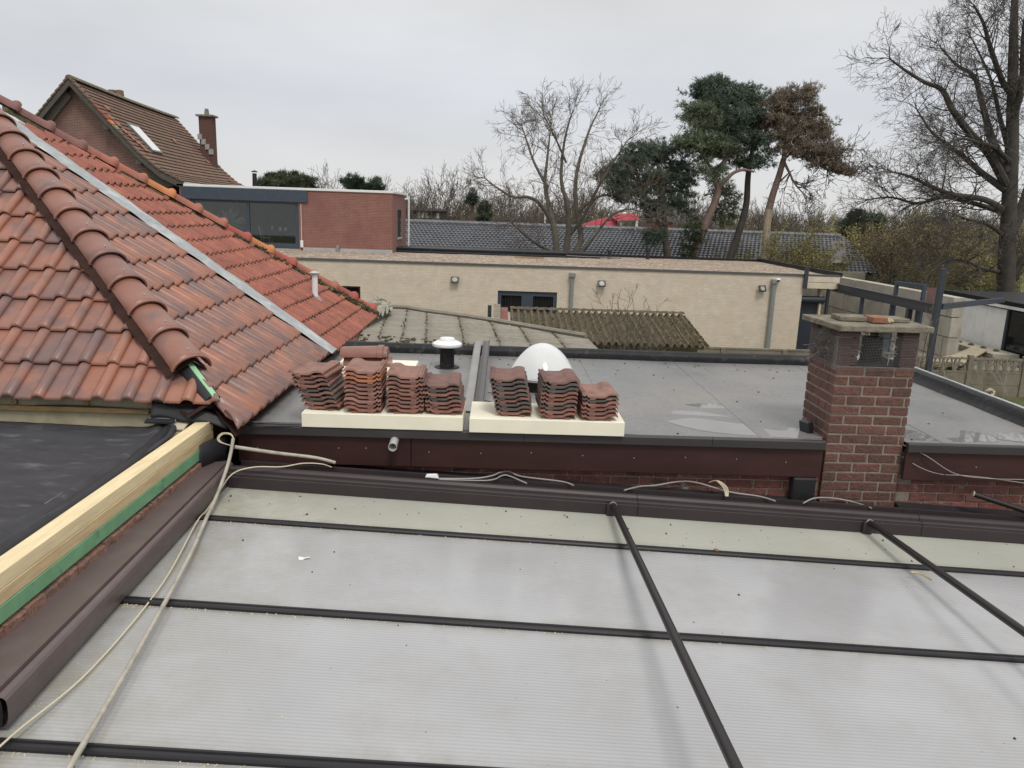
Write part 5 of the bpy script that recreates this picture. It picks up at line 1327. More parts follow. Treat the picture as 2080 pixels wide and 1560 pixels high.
for k, (x, h, mt) in enumerate(((-10.2, .22, m_zinc), (-9.85, .16, m_white), (-9.6, .16, m_white))):
    MB().lathe([(.05, 0), (.075, h*.4), (.05, h), (.03, h)], (x, 35.4, EZ0+.75), 10).build('vase', mt, None, ['grey vase at the left of the dining table', 'small white jar in the middle of the dining table', 'small white jar at the right of the dining table'][k], 'vase', smooth=True)
# black stove pipe above that roof
sp_ = thing('stove_pipe', (-11.428,37.000,5.200), 'black stove pipe standing on the red brick room roof', 'pipe')
a = V((-11.430,37.000,5.156)); b = V((-11.406,37.000,5.774))
MB().tube([(a.x, a.y, 4.95), (b.x, b.y, b.z)], .10, 12).build('flue', m_black, sp_, smooth=True); MB().lathe([(.14, 0), (.15, .03), (.02, .09)], (b.x, b.y, b.z+.05), 12).build('cap', m_black, sp_, smooth=True)

# ------------------------------------------------------------------ big brick house far left
m_hb = brick_mat('house_brick', (.215, .095, .078), (.17, .08, .068), (.29, .22, .19), .21, .065, .012, 'x', patch=(.15, .075, .065), pscale=.7, bump=.25)
bh = thing('gabled_brick_house', (-18, 40, GZ), 'tall red brick gable house with mossy brown tiled roof and bell-cast eaves', 'house')
AX, AZ = -17.95, 9.17
def gx(y): return -(y-34)*.105
sec = [(0, 0), (1.3, -1.42), (2.65, -2.88), (3.45, -3.55), (4.45, -4.02)]       # slope section from apex, bell-cast foot
gw = MB(); yw = 34.45
gw.v = [(AX-4.3, yw, GZ), (AX+3.7, yw, GZ), (AX+3.7, yw, 5.35), (AX+2.6, yw, AZ-2.95), (AX+.0, yw, AZ-.12), (AX-2.6, yw, AZ-2.95), (AX-4.3, yw, 4.9)]; gw.f = [tuple(range(7))]
gw.build('gable_wall', m_hb, bh)
MB().quad((AX+3.7, yw, GZ), (AX+2.2, 48.3, GZ), (AX+2.2, 48.3, 5.3), (AX+3.7, yw, 5.3)).build('wall', brick_mat('house_brick_side', (.235, .095, .078), (.195, .082, .07), (.29, .21, .18), .21, .065, .010, 'y'), bh)
m_far_tile = mat('far_roof_tile', (.185, .115, .085), rough=.9, var=.25, vscale=1.5, dirt=(.125, .10, .078), damt=.7, dscale=.9, dlo=.45, dhi=.65, dirt2=(.30, .15, .10), d2scale=1.8, d2lo=.68, d2hi=.74, bump=.5, bscale=14)
def tiled_slope(sgn, mt, name):
    # courses with a stepped edge and rolled columns, one joined skin (tiles only a few pixels)
    mb = MB(); pts = []
    for i in range(len(sec)-1):
        n = max(1, int(math.dist(sec[i], sec[i+1])/.24))
        for k in range(n): t = k/n; pts.append((sec[i][0]*(1-t)+sec[i+1][0]*t, sec[i][1]*(1-t)+sec[i+1][1]*t))
    pts.append(sec[-1]); ny = 168; rows = []
    for r_ in range(len(pts)-1):
        rows.append((pts[r_], -.01)); rows.append((pts[r_+1], .045))
    for (p, h) in rows:
        for j in range(ny+1):
            y = 34 + 14.5*j/ny; cx = gx(y)
            hh = h + .018*math.sin(j*math.pi) + (.02 if j % 3 == 0 else 0)
            sag = .05*math.sin(math.pi*j/ny)
            mb.v.append((AX+cx+sgn*(p[0]+hh*.7), y, AZ+p[1]+hh*.7-sag))
    k = ny+1
    for i in range(len(rows)-1):
        for j in range(ny):
            a = i*k+j; f = (a, a+1, a+k+1, a+k) if sgn < 0 else (a, a+k, a+k+1, a+1); mb.f.append(f)
    return mb.build(name, mt, bh)
rs_ = tiled_slope(1, m_far_tile, 'roof_slope'); tiled_slope(-1, m_far_tile, 'roof_slope')
# verge boards and purlin brackets
m_verge = mat('verge_board', (.085, .075, .066), rough=.8, var=.2)
for sgn in (1, -1):
    mb = MB()
    for i in range(len(sec)-1):
        a, b = sec[i], sec[i+1]
        mb.hexa([(AX+sgn*a[0], 33.95, AZ+a[1]-.26), (AX+sgn*b[0], 33.95, AZ+b[1]-.24), (AX+sgn*b[0], 34.03, AZ+b[1]-.24), (AX+sgn*a[0], 34.03, AZ+a[1]-.26), (AX+sgn*a[0], 33.95, AZ+a[1]+.04), (AX+sgn*b[0], 33.95, AZ+b[1]+.04), (AX+sgn*b[0], 34.03, AZ+b[1]+.04), (AX+sgn*a[0], 34.03, AZ+a[1]+.04)])
    mb.build('verge_board', m_verge, bh)
    mb = MB(); mb.bar((AX+sgn*.25, 34.35, AZ-.55), (AX+sgn*2.5, 34.35, AZ-3.05), .12, .30); mb.build('soffit_beam', mat('grey_soffit', (.17, .155, .135), rough=.8, var=.2), bh)
    for (dx, dz) in ((1.35, -1.85), (2.6, -3.2)): MB().box(AX+sgn*dx-.12, AX+sgn*dx+.12, 34.0, 34.5, AZ+dz-.1, AZ+dz+.1).build('purlin_end', m_verge, bh)
MB().prism([(AX+2.75, 34.2, AZ-3.05), (AX+4.2, 34.2, AZ-4.05), (AX+3.7, 34.2, AZ-4.2), (AX+3.0, 34.2, AZ-4.0)], (0, .3, 0)).build('eave_box', m_verge, bh)
# coloured verge tiles along the right edge
vt_c = [None, None, None, 'red', 'red', 'orange', None, 'grey', None, None, None, None]
seq_pts = [(i/14) for i in range(15)]
def along(t):
    tot = [0]
    for i in range(len(sec)-1): tot.append(tot[-1]+math.dist(sec[i], sec[i+1]))
    d = t*tot[-1]
    for i in range(len(sec)-1):
        if d <= tot[i+1]+1e-9: q = (d-tot[i])/(tot[i+1]-tot[i]); return (sec[i][0]*(1-q)+sec[i+1][0]*q, sec[i][1]*(1-q)+sec[i+1][1]*q)
cmap = {'red': mat('verge_red', (.26, .085, .07), rough=.8), 'orange': mat('verge_orange', (.60, .20, .06), rough=.7), 'grey': mat('verge_grey', (.24, .23, .18), rough=.9), 'brown': m_far_tile}
for i in range(22):
    a = along(i/22); b = along((i+1)/22)
    c = {5: 'red', 6: 'red', 7: 'red', 8: 'orange', 9: 'grey'}.get(i, 'brown')
    MB().bar((AX+a[0], 34.02, AZ+a[1]+.07), (AX+b[0]+.02, 34.02, AZ+b[1]+.10), .22, .07).build('verge_tile', cmap[c], bh)
    MB().bar((AX-a[0], 34.02, AZ+a[1]+.07), (AX-b[0]-.02, 34.02, AZ+b[1]+.10), .22, .07).build('verge_tile', m_far_tile, bh)
# replaced orange tiles
rng = random.Random(5)
for (t, y) in ((.30, 34.6), (.36, 34.75), (.42, 34.8), (.45, 34.95), (.48, 35.0), (.51, 35.15), (.54, 35.3), (.57, 35.35), (.2, 35.4), (.36, 42.5), (.55, 46.0), (.8, 46.5)):
    a = along(t); b = along(t+.045)
    MB().bar((AX+gx(y)+a[0]+.03, y, AZ+a[1]+.06), (AX+gx(y)+b[0]+.04, y, AZ+b[1]+.075), .26, .03).build('replaced_tile', mat('replaced_tile', (.34, .15, .095), rough=.85, var=.2), rs_)
# ridge tiles
rme = MB(); 
for (y_, r_) in ((0, .15), (.05, .16), (.34, .14)):
    for j in range(9): a = math.pi*j/8; rme.v.append((math.cos(a)*r_, y_, math.sin(a)*r_))
for i in range(2):
    for j in range(8): a = i*9+j; rme.f.append((a, a+1, a+10, a+9)[::-1])
rme.f.append(tuple(range(9)))
rm = rme.mesh('ridge_tile', True); rm.materials.append(mat('far_ridge', (.19, .165, .12), rough=.95, var=.35, vscale=8, dirt=(.11, .10, .07), damt=.8, dscale=5))
for k in range(43):
    y = 33.95+k*.34; inst('ridge_tile', rm, Matrix.Translation((AX+gx(y), y, AZ+.02-.05*math.sin(math.pi*k/43))), bh)
# rooflight, chimney with stepped flashing, ridge pots, gutter
def slope_pt(t, y, n=0):
    a = along(t); return Vector((AX+gx(y)+a[0]+n*.73, y, AZ+a[1]+n*.68))
t0, t1, y0, y1 = .335, .60, 36.2, 37.6
rl = MB(); rl.add([slope_pt(t0, y0, .10), slope_pt(t1, y0, .10), slope_pt(t1, y1, .10), slope_pt(t0, y1, .10), slope_pt(t0, y0, .0), slope_pt(t1, y0, .0), slope_pt(t1, y1, .0), slope_pt(t0, y1, .0)], [(0, 1, 2, 3), (1, 0, 4, 5), (2, 1, 5, 6), (3, 2, 6, 7), (0, 3, 7, 4)])
rlo = rl.build('rooflight', mat('rooflight_frame', (.16, .15, .14), rough=.5), bh)
MB().add([slope_pt(t0+.02, y0+.1, .112), slope_pt(t1-.012, y0+.1, .112), slope_pt(t1-.012, y1-.1, .112), slope_pt(t0+.02, y1-.1, .112)], [(0, 1, 2, 3)]).build('rooflight_glass', mat('sky_reflection_glass', (.80, .82, .82), rough=.05, var=0, bump=0, spec=.7, coat=.5), rlo)  # white base colour stands in for the sky mirrored in the pane
cy_ = 47.0; ccx = -17.100
czt = 9.192
cs = MB(); cs.box(ccx-.36, ccx+.36, cy_-.36, cy_+.36, 5, czt); cso = cs.build('chimney', m_brick, bh)
MB().box(ccx-.48, ccx+.48, cy_-.48, cy_+.48, czt, czt+.10).build('chimney_slab', m_slab, cso); MB().lathe([(.15, 0), (.13, .2), (.10, .36)], (ccx, cy_, czt+.1), 10).build('chimney_pot', m_slab, cso)
for k in range(4): MB().box(ccx-.45+k*.2, ccx-.2+k*.2, cy_-.42, cy_-.37, 7.362+.55-k*.27, 7.362+.85-k*.27).build('step_flashing', m_zinc, cso)
for (px_, py_, w_) in ((229, 186, .3), (243, 183, .28)):
    q = V((-19.607, 41.5, 0)); xx = q.x + (px_-236)*.0265; z1 = 9.776
    MB().hexa([(xx-w_/2-.06, 41.3, z1-1.2), (xx+w_/2+.06, 41.3, z1-1.2), (xx+w_/2+.06, 41.7, z1-1.2), (xx-w_/2-.06, 41.7, z1-1.2), (xx-w_/2+.02, 41.35, z1), (xx+w_/2-.02, 41.35, z1), (xx+w_/2-.02, 41.65, z1), (xx-w_/2+.02, 41.65, z1)]).build('ridge_chimney_pot', mat('pot_clay', (.20, .125, .09), rough=.85), bh)
MB().tube([(AX+4.50, 34.0, AZ-4.05), (AX+gx(48)+4.5, 48.4, AZ-4.05)], .08, 8).build('gutter', m_zinc, bh, smooth=True)

# ------------------------------------------------------------------ corrugated grey roof just behind the flat roof
gz0, gs = 2.2, .03
def gplane(x, y): return gz0+gs*(y-9)
ar = thing('corrugated_grey_roof', (0, 11, GZ), 'low weathered grey fibre cement roof of overlapping sheets behind the flat roof', 'roof')
TOPS = [(-2.55, 15.75), (-2.21, 15.64), (-1.83, 15.58), (-1.40, 15.23), (-.75, 14.87), (-.13, 14.42), (.41, 13.99), (.99, 13.50), (1.54, 13.08)]
for i in range(len(TOPS)-1):
    (xa, ya), (xb, yb) = TOPS[i], TOPS[i+1]
    mb = MB(); n = 230; m_ = 3
    for t in range(m_+1):
        f = t/m_; xt = xa+(xb-xa)*f + (.03 if t == m_ else 0); yt = ya+(yb-ya)*f
        for k in range(n+1):
            y = 9.1+(yt-9.1)*k/n
            if i == 0: y = 11.2 + (yt-11.2)*k/n
            x = xt + (yt-y)*.09
            mb.v.append((x, y, gplane(x, y) + .012*math.sin(2*math.pi*y/.135) + .006*(1-f)))
    for t in range(m_):
        for k in range(n): a = t*(n+1)+k; mb.f.append((a, a+n+1, a+n+2, a+1))
    o = mb.build('sheet', m_asb, ar, smooth=True, angle=80); o.modifiers.new('t', 'SOLIDIFY').thickness = .012
    # moss and grit caught along the lap
    rr = random.Random(50+i); ms = MB()
    for k in range(90):
        q = rr.random(); y = 9.5+(ya-9.5)*q; x = xa+(ya-y)*.09+rr.gauss(.0, .012); e = rr.uniform(.006, .015)
        ms.obox(Matrix.Translation((x, y, gplane(x, y)+.022)) @ Matrix.Rotation(rr.uniform(0, 3), 4, 'Z'), e, e*1.6, e)
    ms.build('lap_moss', m_moss, ar, kind='stuff')
# top edge trim along the diagonal
mb = MB(); pth = [(x, y+.05, gplane(x, y)+.05) for x, y in TOPS]
mb.tube(pth, .045, 6); mb.build('edge_flashing', m_asb, ar)
MB().prism([(-2.6, 11.2, 0), (-2.5, 15.5, 0), (1.5, 12.95, 0), (1.85, 9.2, 0), (-1.2, 9.2, 0)], (0, 0, 2.15)).build('wall', m_brick2, ar)
# moss and litter in the lower left corner of that roof
rr = random.Random(61); mb = MB()
for k in range(380):
    x = rr.uniform(-2.3, -.2); y = 11.2+rr.random()**1.5*1.6+(x+2.3)*-.25; e = rr.uniform(.012, .05)
    if y < 9.3: continue
    mb.obox(Matrix.Translation((x, y, gplane(x, y)+.025)) @ Matrix.Rotation(rr.uniform(0, 3), 4, 'Z') @ Matrix.Rotation(rr.uniform(-.4, .4), 4, 'X'), e*1.5, e, e*.5)
mb.build('moss_litter', m_moss, None, 'moss lumps and leaf litter on the grey corrugated roof', None, None, 'stuff')
# broken lichen-covered corrugated pieces at the eave end of the old tiles
bv = thing('lichen_sheet_stack', (-2.3, 15, 2.35), 'broken lichen-white corrugated sheet ends beside the old tiled eave', 'sheets')
for k in range(3):
    mb = MB(); A_ = V((-2.268,13.200,2.468))+Vector((.03*k, .3*k, .03*k)); B_ = V((-2.011,14.800,2.518))+Vector((-.05*k, .2*k, .02*k)); d = B_-A_; n = 40
    for i in range(n+1):
        p = A_+d*(i/n)
        for q, off in enumerate((0, -.16, -.30)):
            mb.v.append((p.x+off, p.y+.1*q, p.z+.05*math.sin(i*2*math.pi/6.5)+.045*q))
    for i in range(n):
        for q in range(2): a = i*3+q; mb.f.append((a, a+3, a+4, a+1))
    mb.build('sheet', mat('lichen_sheet', (.36, .34, .28), rough=.95, var=.3, vscale=5, dirt=(.10, .09, .07), damt=.85, dscale=6, dlo=.48, dhi=.56, bump=.5), bv, smooth=True).modifiers.new('t', 'SOLIDIFY').thickness = .012

# ------------------------------------------------------------------ mossy corrugated shed
shd = thing('mossy_shed', (2.8, 19.5, GZ), 'small shed with steep mossy brown corrugated roof before the cream wall', 'shed')
SX0, SX1 = .34, 5.05
def sh_pt(x, t): return Vector((x+.16*t*((x-SX0)/(SX1-SX0)+.15), 20.6-1.95*t, 1.86-.50*t))
nw = 27; x = SX0
for k in range(9):
    xa = SX0+(SX1-SX0)*k/9; xb = SX0+(SX1-SX0)*(k+1)/9; mb = MB(); n = 30; rows = 8
    for r_ in range(rows+1):
        t = r_/rows
        for i in range(n+1):
            xx = xa+(xb-xa)*i/n; p = sh_pt(xx, t*1.03); ph = (xx-SX0)/(SX1-SX0)*nw*2*math.pi
            mb.v.append((p.x, p.y, p.z+.048*math.sin(ph)+.004*mnoise.noise(Vector((xx*6, t*9, 0)))))
    for r_ in range(rows):
        for i in range(n): a = r_*(n+1)+i; mb.f.append((a, a+n+1, a+n+2, a+1))
    mb.build('sheet', m_moss_roof, shd, smooth=True, angle=70).modifiers.new('t', 'SOLIDIFY').thickness = .012
mb = MB(); 
for i in range(60):
    p = sh_pt(SX0+(SX1-SX0)*i/59, -.015); mb.v += [(p.x, p.y-.09, p.z+.02+.012*math.sin(i*1.7)), (p.x, p.y+.0, p.z+.075+.012*math.sin(i*2.3)), (p.x, p.y+.1, p.z+.02)]
for i in range(59):
    for j in range(2): a = i*3+j; mb.f.append((a, a+3, a+4, a+1))
mb.build('ridge_capping', m_moss_roof, shd)
rr = random.Random(62); mb = MB()
for k in range(700):
    t = rr.random()**.8; xx = rr.uniform(SX0, SX1) if rr.random() < .7 else SX1-rr.random()**2*.9
    p = sh_pt(xx, t); e = rr.uniform(.012, .035); ph = (xx-SX0)/(SX1-SX0)*nw*2*math.pi
    mb.obox(Matrix.Translation((p.x, p.y, p.z+.048*math.sin(ph)+.008)) @ Matrix.Rotation(rr.uniform(0, 3), 4, 'Z') @ Matrix.Rotation(rr.uniform(-.5, .5), 4, 'X'), e*1.4, e, e*.6)
mb.build('moss', mat('bright_moss', (.10, .085, .035), rough=1, var=.5, vscale=15, bump=1), shd, kind='stuff')
MB().box(SX0+.1, SX1-.0, 18.95, 20.5, GZ, 1.28).build('wall', m_fence, shd)
MB().box(SX0+.1, SX1+.12, 18.80, 18.90, 1.22, 1.32).build('eave_beam', m_fence, shd)
# brick stub pier with slanted stone top and pipe beside the shed
bp_ = thing('brick_pier', (.1, 19, GZ), 'short red brick pier with sloped grey stone top left of the shed', 'pier')
pA = V((-0.093,19.600,2.014)); pB = V((0.148,18.400,1.811))
MB().hexa([(pA.x+.02, 18.4, GZ), (pA.x+.36, 18.4, GZ), (pA.x+.36, 19.8, GZ), (pA.x+.02, 19.8, GZ), (pA.x+.02, 18.4, pB.z-.02), (pA.x+.36, 18.4, pB.z-.02), (pA.x+.36, 19.8, pA.z), (pA.x+.02, 19.8, pA.z)]).build('brickwork', m_brick2, bp_)
MB().hexa([(pA.x, 18.38, pB.z-.02), (pA.x+.17, 18.38, pB.z-.02), (pA.x+.17, 19.85, pA.z), (pA.x, 19.85, pA.z), (pA.x, 18.38, pB.z+.05), (pA.x+.17, 18.38, pB.z+.05), (pA.x+.17, 19.85, pA.z+.07), (pA.x, 19.85, pA.z+.07)]).build('coping', m_slab, bp_)
MB().tube([(pA.x-.1, 19.2, GZ), (pA.x-.1, 19.2, 2.122)], .05, 10).build('drain_pipe', m_navy, bp_, smooth=True)

# ------------------------------------------------------------------ concrete garden fence
fe = thing('concrete_fence', (10, 22.5, GZ), 'grey brown precast concrete garden fence with openwork arches along its top', 'fence')
FY = 22.5; FT = .64
px_list = [4.9+1.62*k for k in range(8)]
fence_x = [4.85, 6.75, 8.60, 10.3, 11.9, 14.244, 15.924, 17.608, 19.266]
for i, x in enumerate(fence_x):
    MB().box(x-.07, x+.07, FY-.07, FY+.07, GZ, FT+.05).build('post', m_fence, fe, bevel=.01)
for i in range(len(fence_x)-1):
    xa, xb = fence_x[i]+.072, fence_x[i+1]-.072
    for (za, zb) in ((GZ, -.22), (-.212, .135)):
        MB().box(xa, xb, FY-.025, FY+.025, za, zb).build('panel', m_fence, fe, bevel=.006)
    if i < 4:
        MB().box(xa, xb, FY-.025, FY+.025, .143, .64).build('panel', m_fence, fe, bevel=.006); MB().box(xa, xb, FY-.04, FY+.04, .64, .70).build('top_rail', m_fence, fe, bevel=.006); continue
    # arch panel: bottom rail, top rail and round arches made of ring segments with spikes between
    mb = MB(); mb.box(xa, xb, FY-.025, FY+.025, .143, .20); mb.box(xa, xb, FY-.03, FY+.03, FT-.085, FT-.03)
    na = 6; wa = (xb-xa)/na
    for k in range(na):
        cx = xa+wa*(k+.5)
        pts = [(cx+math.cos(math.pi*j/10)*wa*.40, FY, .20+math.sin(math.pi*j/10)*.24) for j in range(11)]
        for j in range(10): mb.bar(pts[j], pts[j+1], .05, .035, (0, 1, 0))
        pts = [(cx+wa*.5+math.cos(math.pi+math.pi*j/8)*wa*.34, FY, FT-.085-math.sin(math.pi*j/8)*.16) for j in range(9)]
        if k < na-1:
            for j in range(8): mb.bar(pts[j], pts[j+1], .045, .03, (0, 1, 0))
            mb.box(cx+wa*.5-.03, cx+wa*.5+.03, FY-.024, FY+.024, .20, FT-.085)
    for k in range(na): mb.box(xa+wa*(k+.5)-.02, xa+wa*(k+.5)+.02, FY-.02, FY+.02, FT-.031, FT-.005)
    mb.build('openwork_panel', m_fence, fe)
# coil of pale wire hanging at the fence
mb = MB(); rr = random.Random(3); c_ = V((14.900,22.350,-0.406))
for k in range(9):
    ra, rb_ = rr.uniform(.10, .15), rr.uniform(.08, .12); o_ = Vector((rr.uniform(-.04, .04), rr.uniform(-.03, .03), rr.uniform(-.02, .02)))
    mb.tube([c_+o_+Vector((math.cos(a*.45)*ra, .03*math.sin(a), math.sin(a*.45)*rb_)) for a in range(15)], .008, 5)
mb.build('wire_coil', m_cream, None, 'pale coil of wire hanging at the concrete fence', 'wire coil')

# ------------------------------------------------------------------ steel frame, concrete wall, white cabin at the right
st_ = thing('steel_carport_frame', (12.4, 25, GZ), 'dark blue steel carport frame running forward from the cream building', 'frame')
def ibeam(a, b, w_, h): 
    mb = MB(); a = V(a); b = V(b)
    mb.bar(a, b, .03, h); mb.bar(a+Vector((0, 0, h/2)), b+Vector((0, 0, h/2)), w_, .025); mb.bar(a-Vector((0, 0, h/2)), b-Vector((0, 0, h/2)), w_, .025); return mb
ibeam((12.4, 28.3, 2.13), (12.4, 21.5, 2.13), .16, .26).build('beam', m_navy, st_)
for px_ in (1681, 1753, 1816):
    y = 12.4*1562/(px_-1008); MB().box(12.36, 12.46, y-.05, y+.05, GZ, 2.0).build('post', m_navy, st_)
for y, h in ((22.9, 2.0), (21.45, 3.28)): MB().box(12.33, 12.47, y-.07, y+.07, GZ, h).build('post', m_navy, st_, bevel=.006)
MB().box(12.48, 12.6, 22.6, 22.7, GZ, 2.0).build('post', m_navy, st_)
pa = V((12.478,24.000,2.649)); pb = V((12.807,23.000,2.646))
MB().bar(pa, pb, .10, .12).build('gate_rail', m_navy2, st_); MB().bar((pa.x, pa.y, GZ), (pa.x, pa.y, pa.z+.06), .1, .1, (0, 1, 0)).build('post', m_navy2, st_); MB().bar((pb.x, pb.y, GZ), (pb.x, pb.y, pb.z+.06), .1, .1, (0, 1, 0)).build('post', m_navy2, st_)
MB().hexa([(12.680,22.600,2.243), (12.583,21.900,2.249), (12.594,21.920,2.247), (12.691,22.620,2.241), (12.662,22.600,2.650), (12.556,21.900,2.700), (12.567,21.920,2.698), (12.673,22.620,2.649)]).build('infill_panel', mat('dusty_pink', (.27, .15, .14), rough=.7), st_)
# beam on to the cabin eave
MB().bar((12.5, 21.45, 2.22), (17.4, 26.2, 2.03), .12, .16).build('beam', m_navy, st_)
cw_ = thing('concrete_block_wall', (15, 31, GZ), 'wall of large pale concrete blocks behind the steel posts', 'wall')
bx_ = MB().box(0, 1, -.2, .2, 0, 1)
rr = random.Random(9)
blk = [mat('block_%d' % k, c, rough=.9, var=.15, vscale=2, dirt=(.27, .25, .21), damt=.4, dscale=2.5, bump=.15) for k, c in enumerate(((.44, .41, .35), (.40, .37, .315), (.42, .31, .275)))]
P0 = Vector((14.6, 37.5, 0)); P1 = Vector((15.1, 25.2, 0)); d_ = (P1-P0); LL = d_.length; d_.normalize(); sd2 = Vector((-d_.y, d_.x, 0))
for r_ in range(4):
    z0 = GZ+r_*.68; s = -.8*(r_ % 2)
    while s < LL:
        s2 = min(s+1.6, LL); s1 = max(s, 0)
        if s2-s1 > .1:
            a = P0+d_*s1; b = P0+d_*(s2-.025); o_ = rr.uniform(-.02, .02)
            MB().hexa([a+sd2*o_+Vector((0, 0, z0)), b+sd2*o_+Vector((0, 0, z0)), b+sd2*(o_+.4)+Vector((0, 0, z0)), a+sd2*(o_+.4)+Vector((0, 0, z0)), a+sd2*o_+Vector((0, 0, z0+.655)), b+sd2*o_+Vector((0, 0, z0+.655)), b+sd2*(o_+.4)+Vector((0, 0, z0+.655)), a+sd2*(o_+.4)+Vector((0, 0, z0+.655))]).build('block', blk[2] if (r_ == 3 and s < 4) else rr.choice(blk[:2]), cw_, bevel=.012)
        s = s+1.6
cbn = thing('white_cabin', (19, 27, GZ), 'white panelled garden cabin with dark glazed door at the right edge', 'cabin')
m_cab = mat('white_panel', (.86, .865, .865), rough=.6, var=.05, vscale=2, dirt=(.70, .70, .69), damt=.5, dscale=3, bump=.05)
CXw = 17.7; ys = [29.35, 28.05, 27.45, 26.30]
for i in range(3): MB().box(CXw, CXw+.08, ys[i+1]+.012, ys[i], GZ+.1, 1.68).build('panel', m_cab, cbn)
MB().box(CXw-.03, CXw+.1, 26.2, 26.32, GZ, 1.68).build('door_post', m_navy, cbn); MB().box(CXw-.02, CXw+.1, 29.35, 29.45, GZ, 1.75).build('corner_post', m_navy, cbn)
dr = MB().box(CXw+.02, CXw+.06, 25.15, 26.2, .15, 1.66).build('glass_door', m_glass, cbn)
MB().box(CXw-.01, CXw+.08, 25.1, 26.2, .02, .15).build('door_rail', m_cab, dr)
MB().box(CXw, CXw+.08, 23.2, 25.10, GZ+.1, 1.68).build('panel', m_cab, cbn); MB().box(CXw, CXw+.08, 25.1, 26.2, GZ+.1, .02).build('panel', m_cab, cbn)
MB().box(CXw+.02, CXw+.06, 23.9, 24.6, .1, 1.3).build('side_pane', m_glass, cbn)
MB().box(CXw+.1, 22, 23.2, 29.4, GZ, 1.6).build('core', m_cab, cbn)
MB().box(CXw-.16, CXw-.06, 22.5, 30.2, 1.74, 1.84).build('white_fascia', m_white, cbn); MB().box(CXw-.14, 22.5, 22.5, 30.25, 1.845, 1.99).build('roof', m_bitumen_black, cbn)
MB().box(CXw+1.0, CXw+2.2, 24.5, 26.5, 2.0, 2.06).build('roof_sheet', m_white, cbn)
# clutter: boards, tub, moss-capped half posts
for k in range(4):
    MB().obox(Matrix.Translation((14.9+.12*k, 24.7-.1*k, .16+k*.055)) @ Matrix.Rotation(-.85+.04*k, 4, 'Z'), .55, 4.2, .04).build('stacked_board', mat('grey_board', (.36, .31, .22), rough=.9, var=.2), None, ['lowest', 'second', 'third', 'uppermost'][k]+' weathered board of the pile behind the concrete fence', 'board', 'boards piled behind the fence')
MB().box(13.9, 16.6, 23.2, 28.6, GZ, .12).build('board_trestle', m_fence, None, 'low concrete base under the pile of boards', 'base')
tb = MB(); tb.lathe([(.16, 0), (.20, .36), (.18, .36), (.15, .03)], (16.400,28.038,0.130), 20); tb.build('black_tub', m_black, None, 'black plastic tub behind the concrete fence', 'tub', smooth=True)
MB().box(16.7, 17.6, 25.2, 28.9, GZ, 0.308-.01).build('concrete_kerb', m_concrete, None, 'low pale concrete kerb in front of the white cabin', 'kerb')
hs = thing('stone_row', (17.1, 27, GZ), 'row of small mossy stones on a low kerb in front of the cabin', 'stones')
for k in range(5):
    MB().lathe([(.10, -.03), (.09, .03), (.05, .06), (0, .07)], (16.95+.06*k, 28.3-.62*k, 0.308), 10, cap=False).build('stone', m_moss, hs)

# ------------------------------------------------------------------ long building with slate-grey tiles behind
sb = thing('grey_tiled_building', (8, 46, GZ), 'long low building with slate grey tiled roof behind the gravel roof', 'building')
m_slate = mat('grey_tile', (.125, .13, .145), rough=.42, var=.22, vscale=3, dirt=(.07, .073, .08), damt=.5, dscale=1.2, bump=.2, bscale=12)
mb = MB(); X0, X1 = -11.0, 21.3; RY, RZ2, EY2, EZ2 = 48.0, 3.60, 42.3, 1.75
ncol = int((X1-X0)/.24); nrow = 16; prof = [(0, .0), (.25, .045), (.5, .06), (.75, .045)]
for r_ in range(nrow):
    for (e, h) in ((0, .055), (1, .0)):
        t = (r_+e)/nrow
        for c in range(ncol):
            for (u, w_) in prof:
                x = X0+(c+u)*.24+(.12 if r_ % 2 else 0); mb.v.append((min(x, X1+.1), EY2+(RY-EY2)*t-.02*(1-e), EZ2+(RZ2-EZ2)*t+h+w_))
k = ncol*4
for i in range(2*nrow-1):
    for j in range(k-1): a = i*k+j; mb.f.append((a, a+1, a+k+1, a+k))
mb.build('tiles', m_slate, sb, kind='stuff')
rme2 = MB()
for (x_, r_) in ((0, .16), (.06, .17), (.36, .14)):
    for j in range(9): a = math.pi*j/8; rme2.v.append((x_, math.cos(a)*r_, math.sin(a)*r_))
for i in range(2):
    for j in range(8): a = i*9+j; rme2.f.append((a, a+1, a+10, a+9))
rm2 = rme2.mesh('ridge_tile', True); rm2.materials.append(m_slate)
for q in range(int((X1-X0)/.36)): inst('ridge_tile', rm2, Matrix.Translation((X0+q*.36, RY, RZ2+.05)), sb)
MB().add([(X0, RY, RZ2), (X1, RY, RZ2), (X1, 53.5, 1.75), (X0, 53.5, 1.75)], [(0, 1, 2, 3)]).build('back_slope', m_slate, sb)
MB().prism([(X1-.05, 42.6, GZ), (X1-.05, 53, GZ), (X1-.05, 53, 1.8), (X1-.05, RY, RZ2-.05), (X1-.05, 42.6, 1.8)], (-.2, 0, 0)).build('gable_wall', m_fence, sb)
MB().box(X0, X1-.3, 42.7, 42.9, GZ, 1.75).build('wall', m_fence, sb)
rl = MB(); c0 = V((18.568,43.200,2.358)); 
rl.hexa([(18.543,43.000,2.315), (19.309,43.000,2.394), (19.578,43.600,2.366), (18.802,43.600,2.286), (19.201,45.000,3.398), (20.004,45.000,3.424), (20.271,45.600,3.411), (19.457,45.600,3.384)])
rlo = rl.build('rooflight', mat('old_rooflight', (.10, .09, .075), rough=.3), sb)
MB().bar((18.274,42.900,2.367), (19.381,42.900,2.349), .12, .14).build('rooflight_sill', m_white, rlo)
MB().bar((18.234,42.900,2.690), (18.500,42.900,2.320), .10, .08).build('rooflight_sill', m_white, rlo)

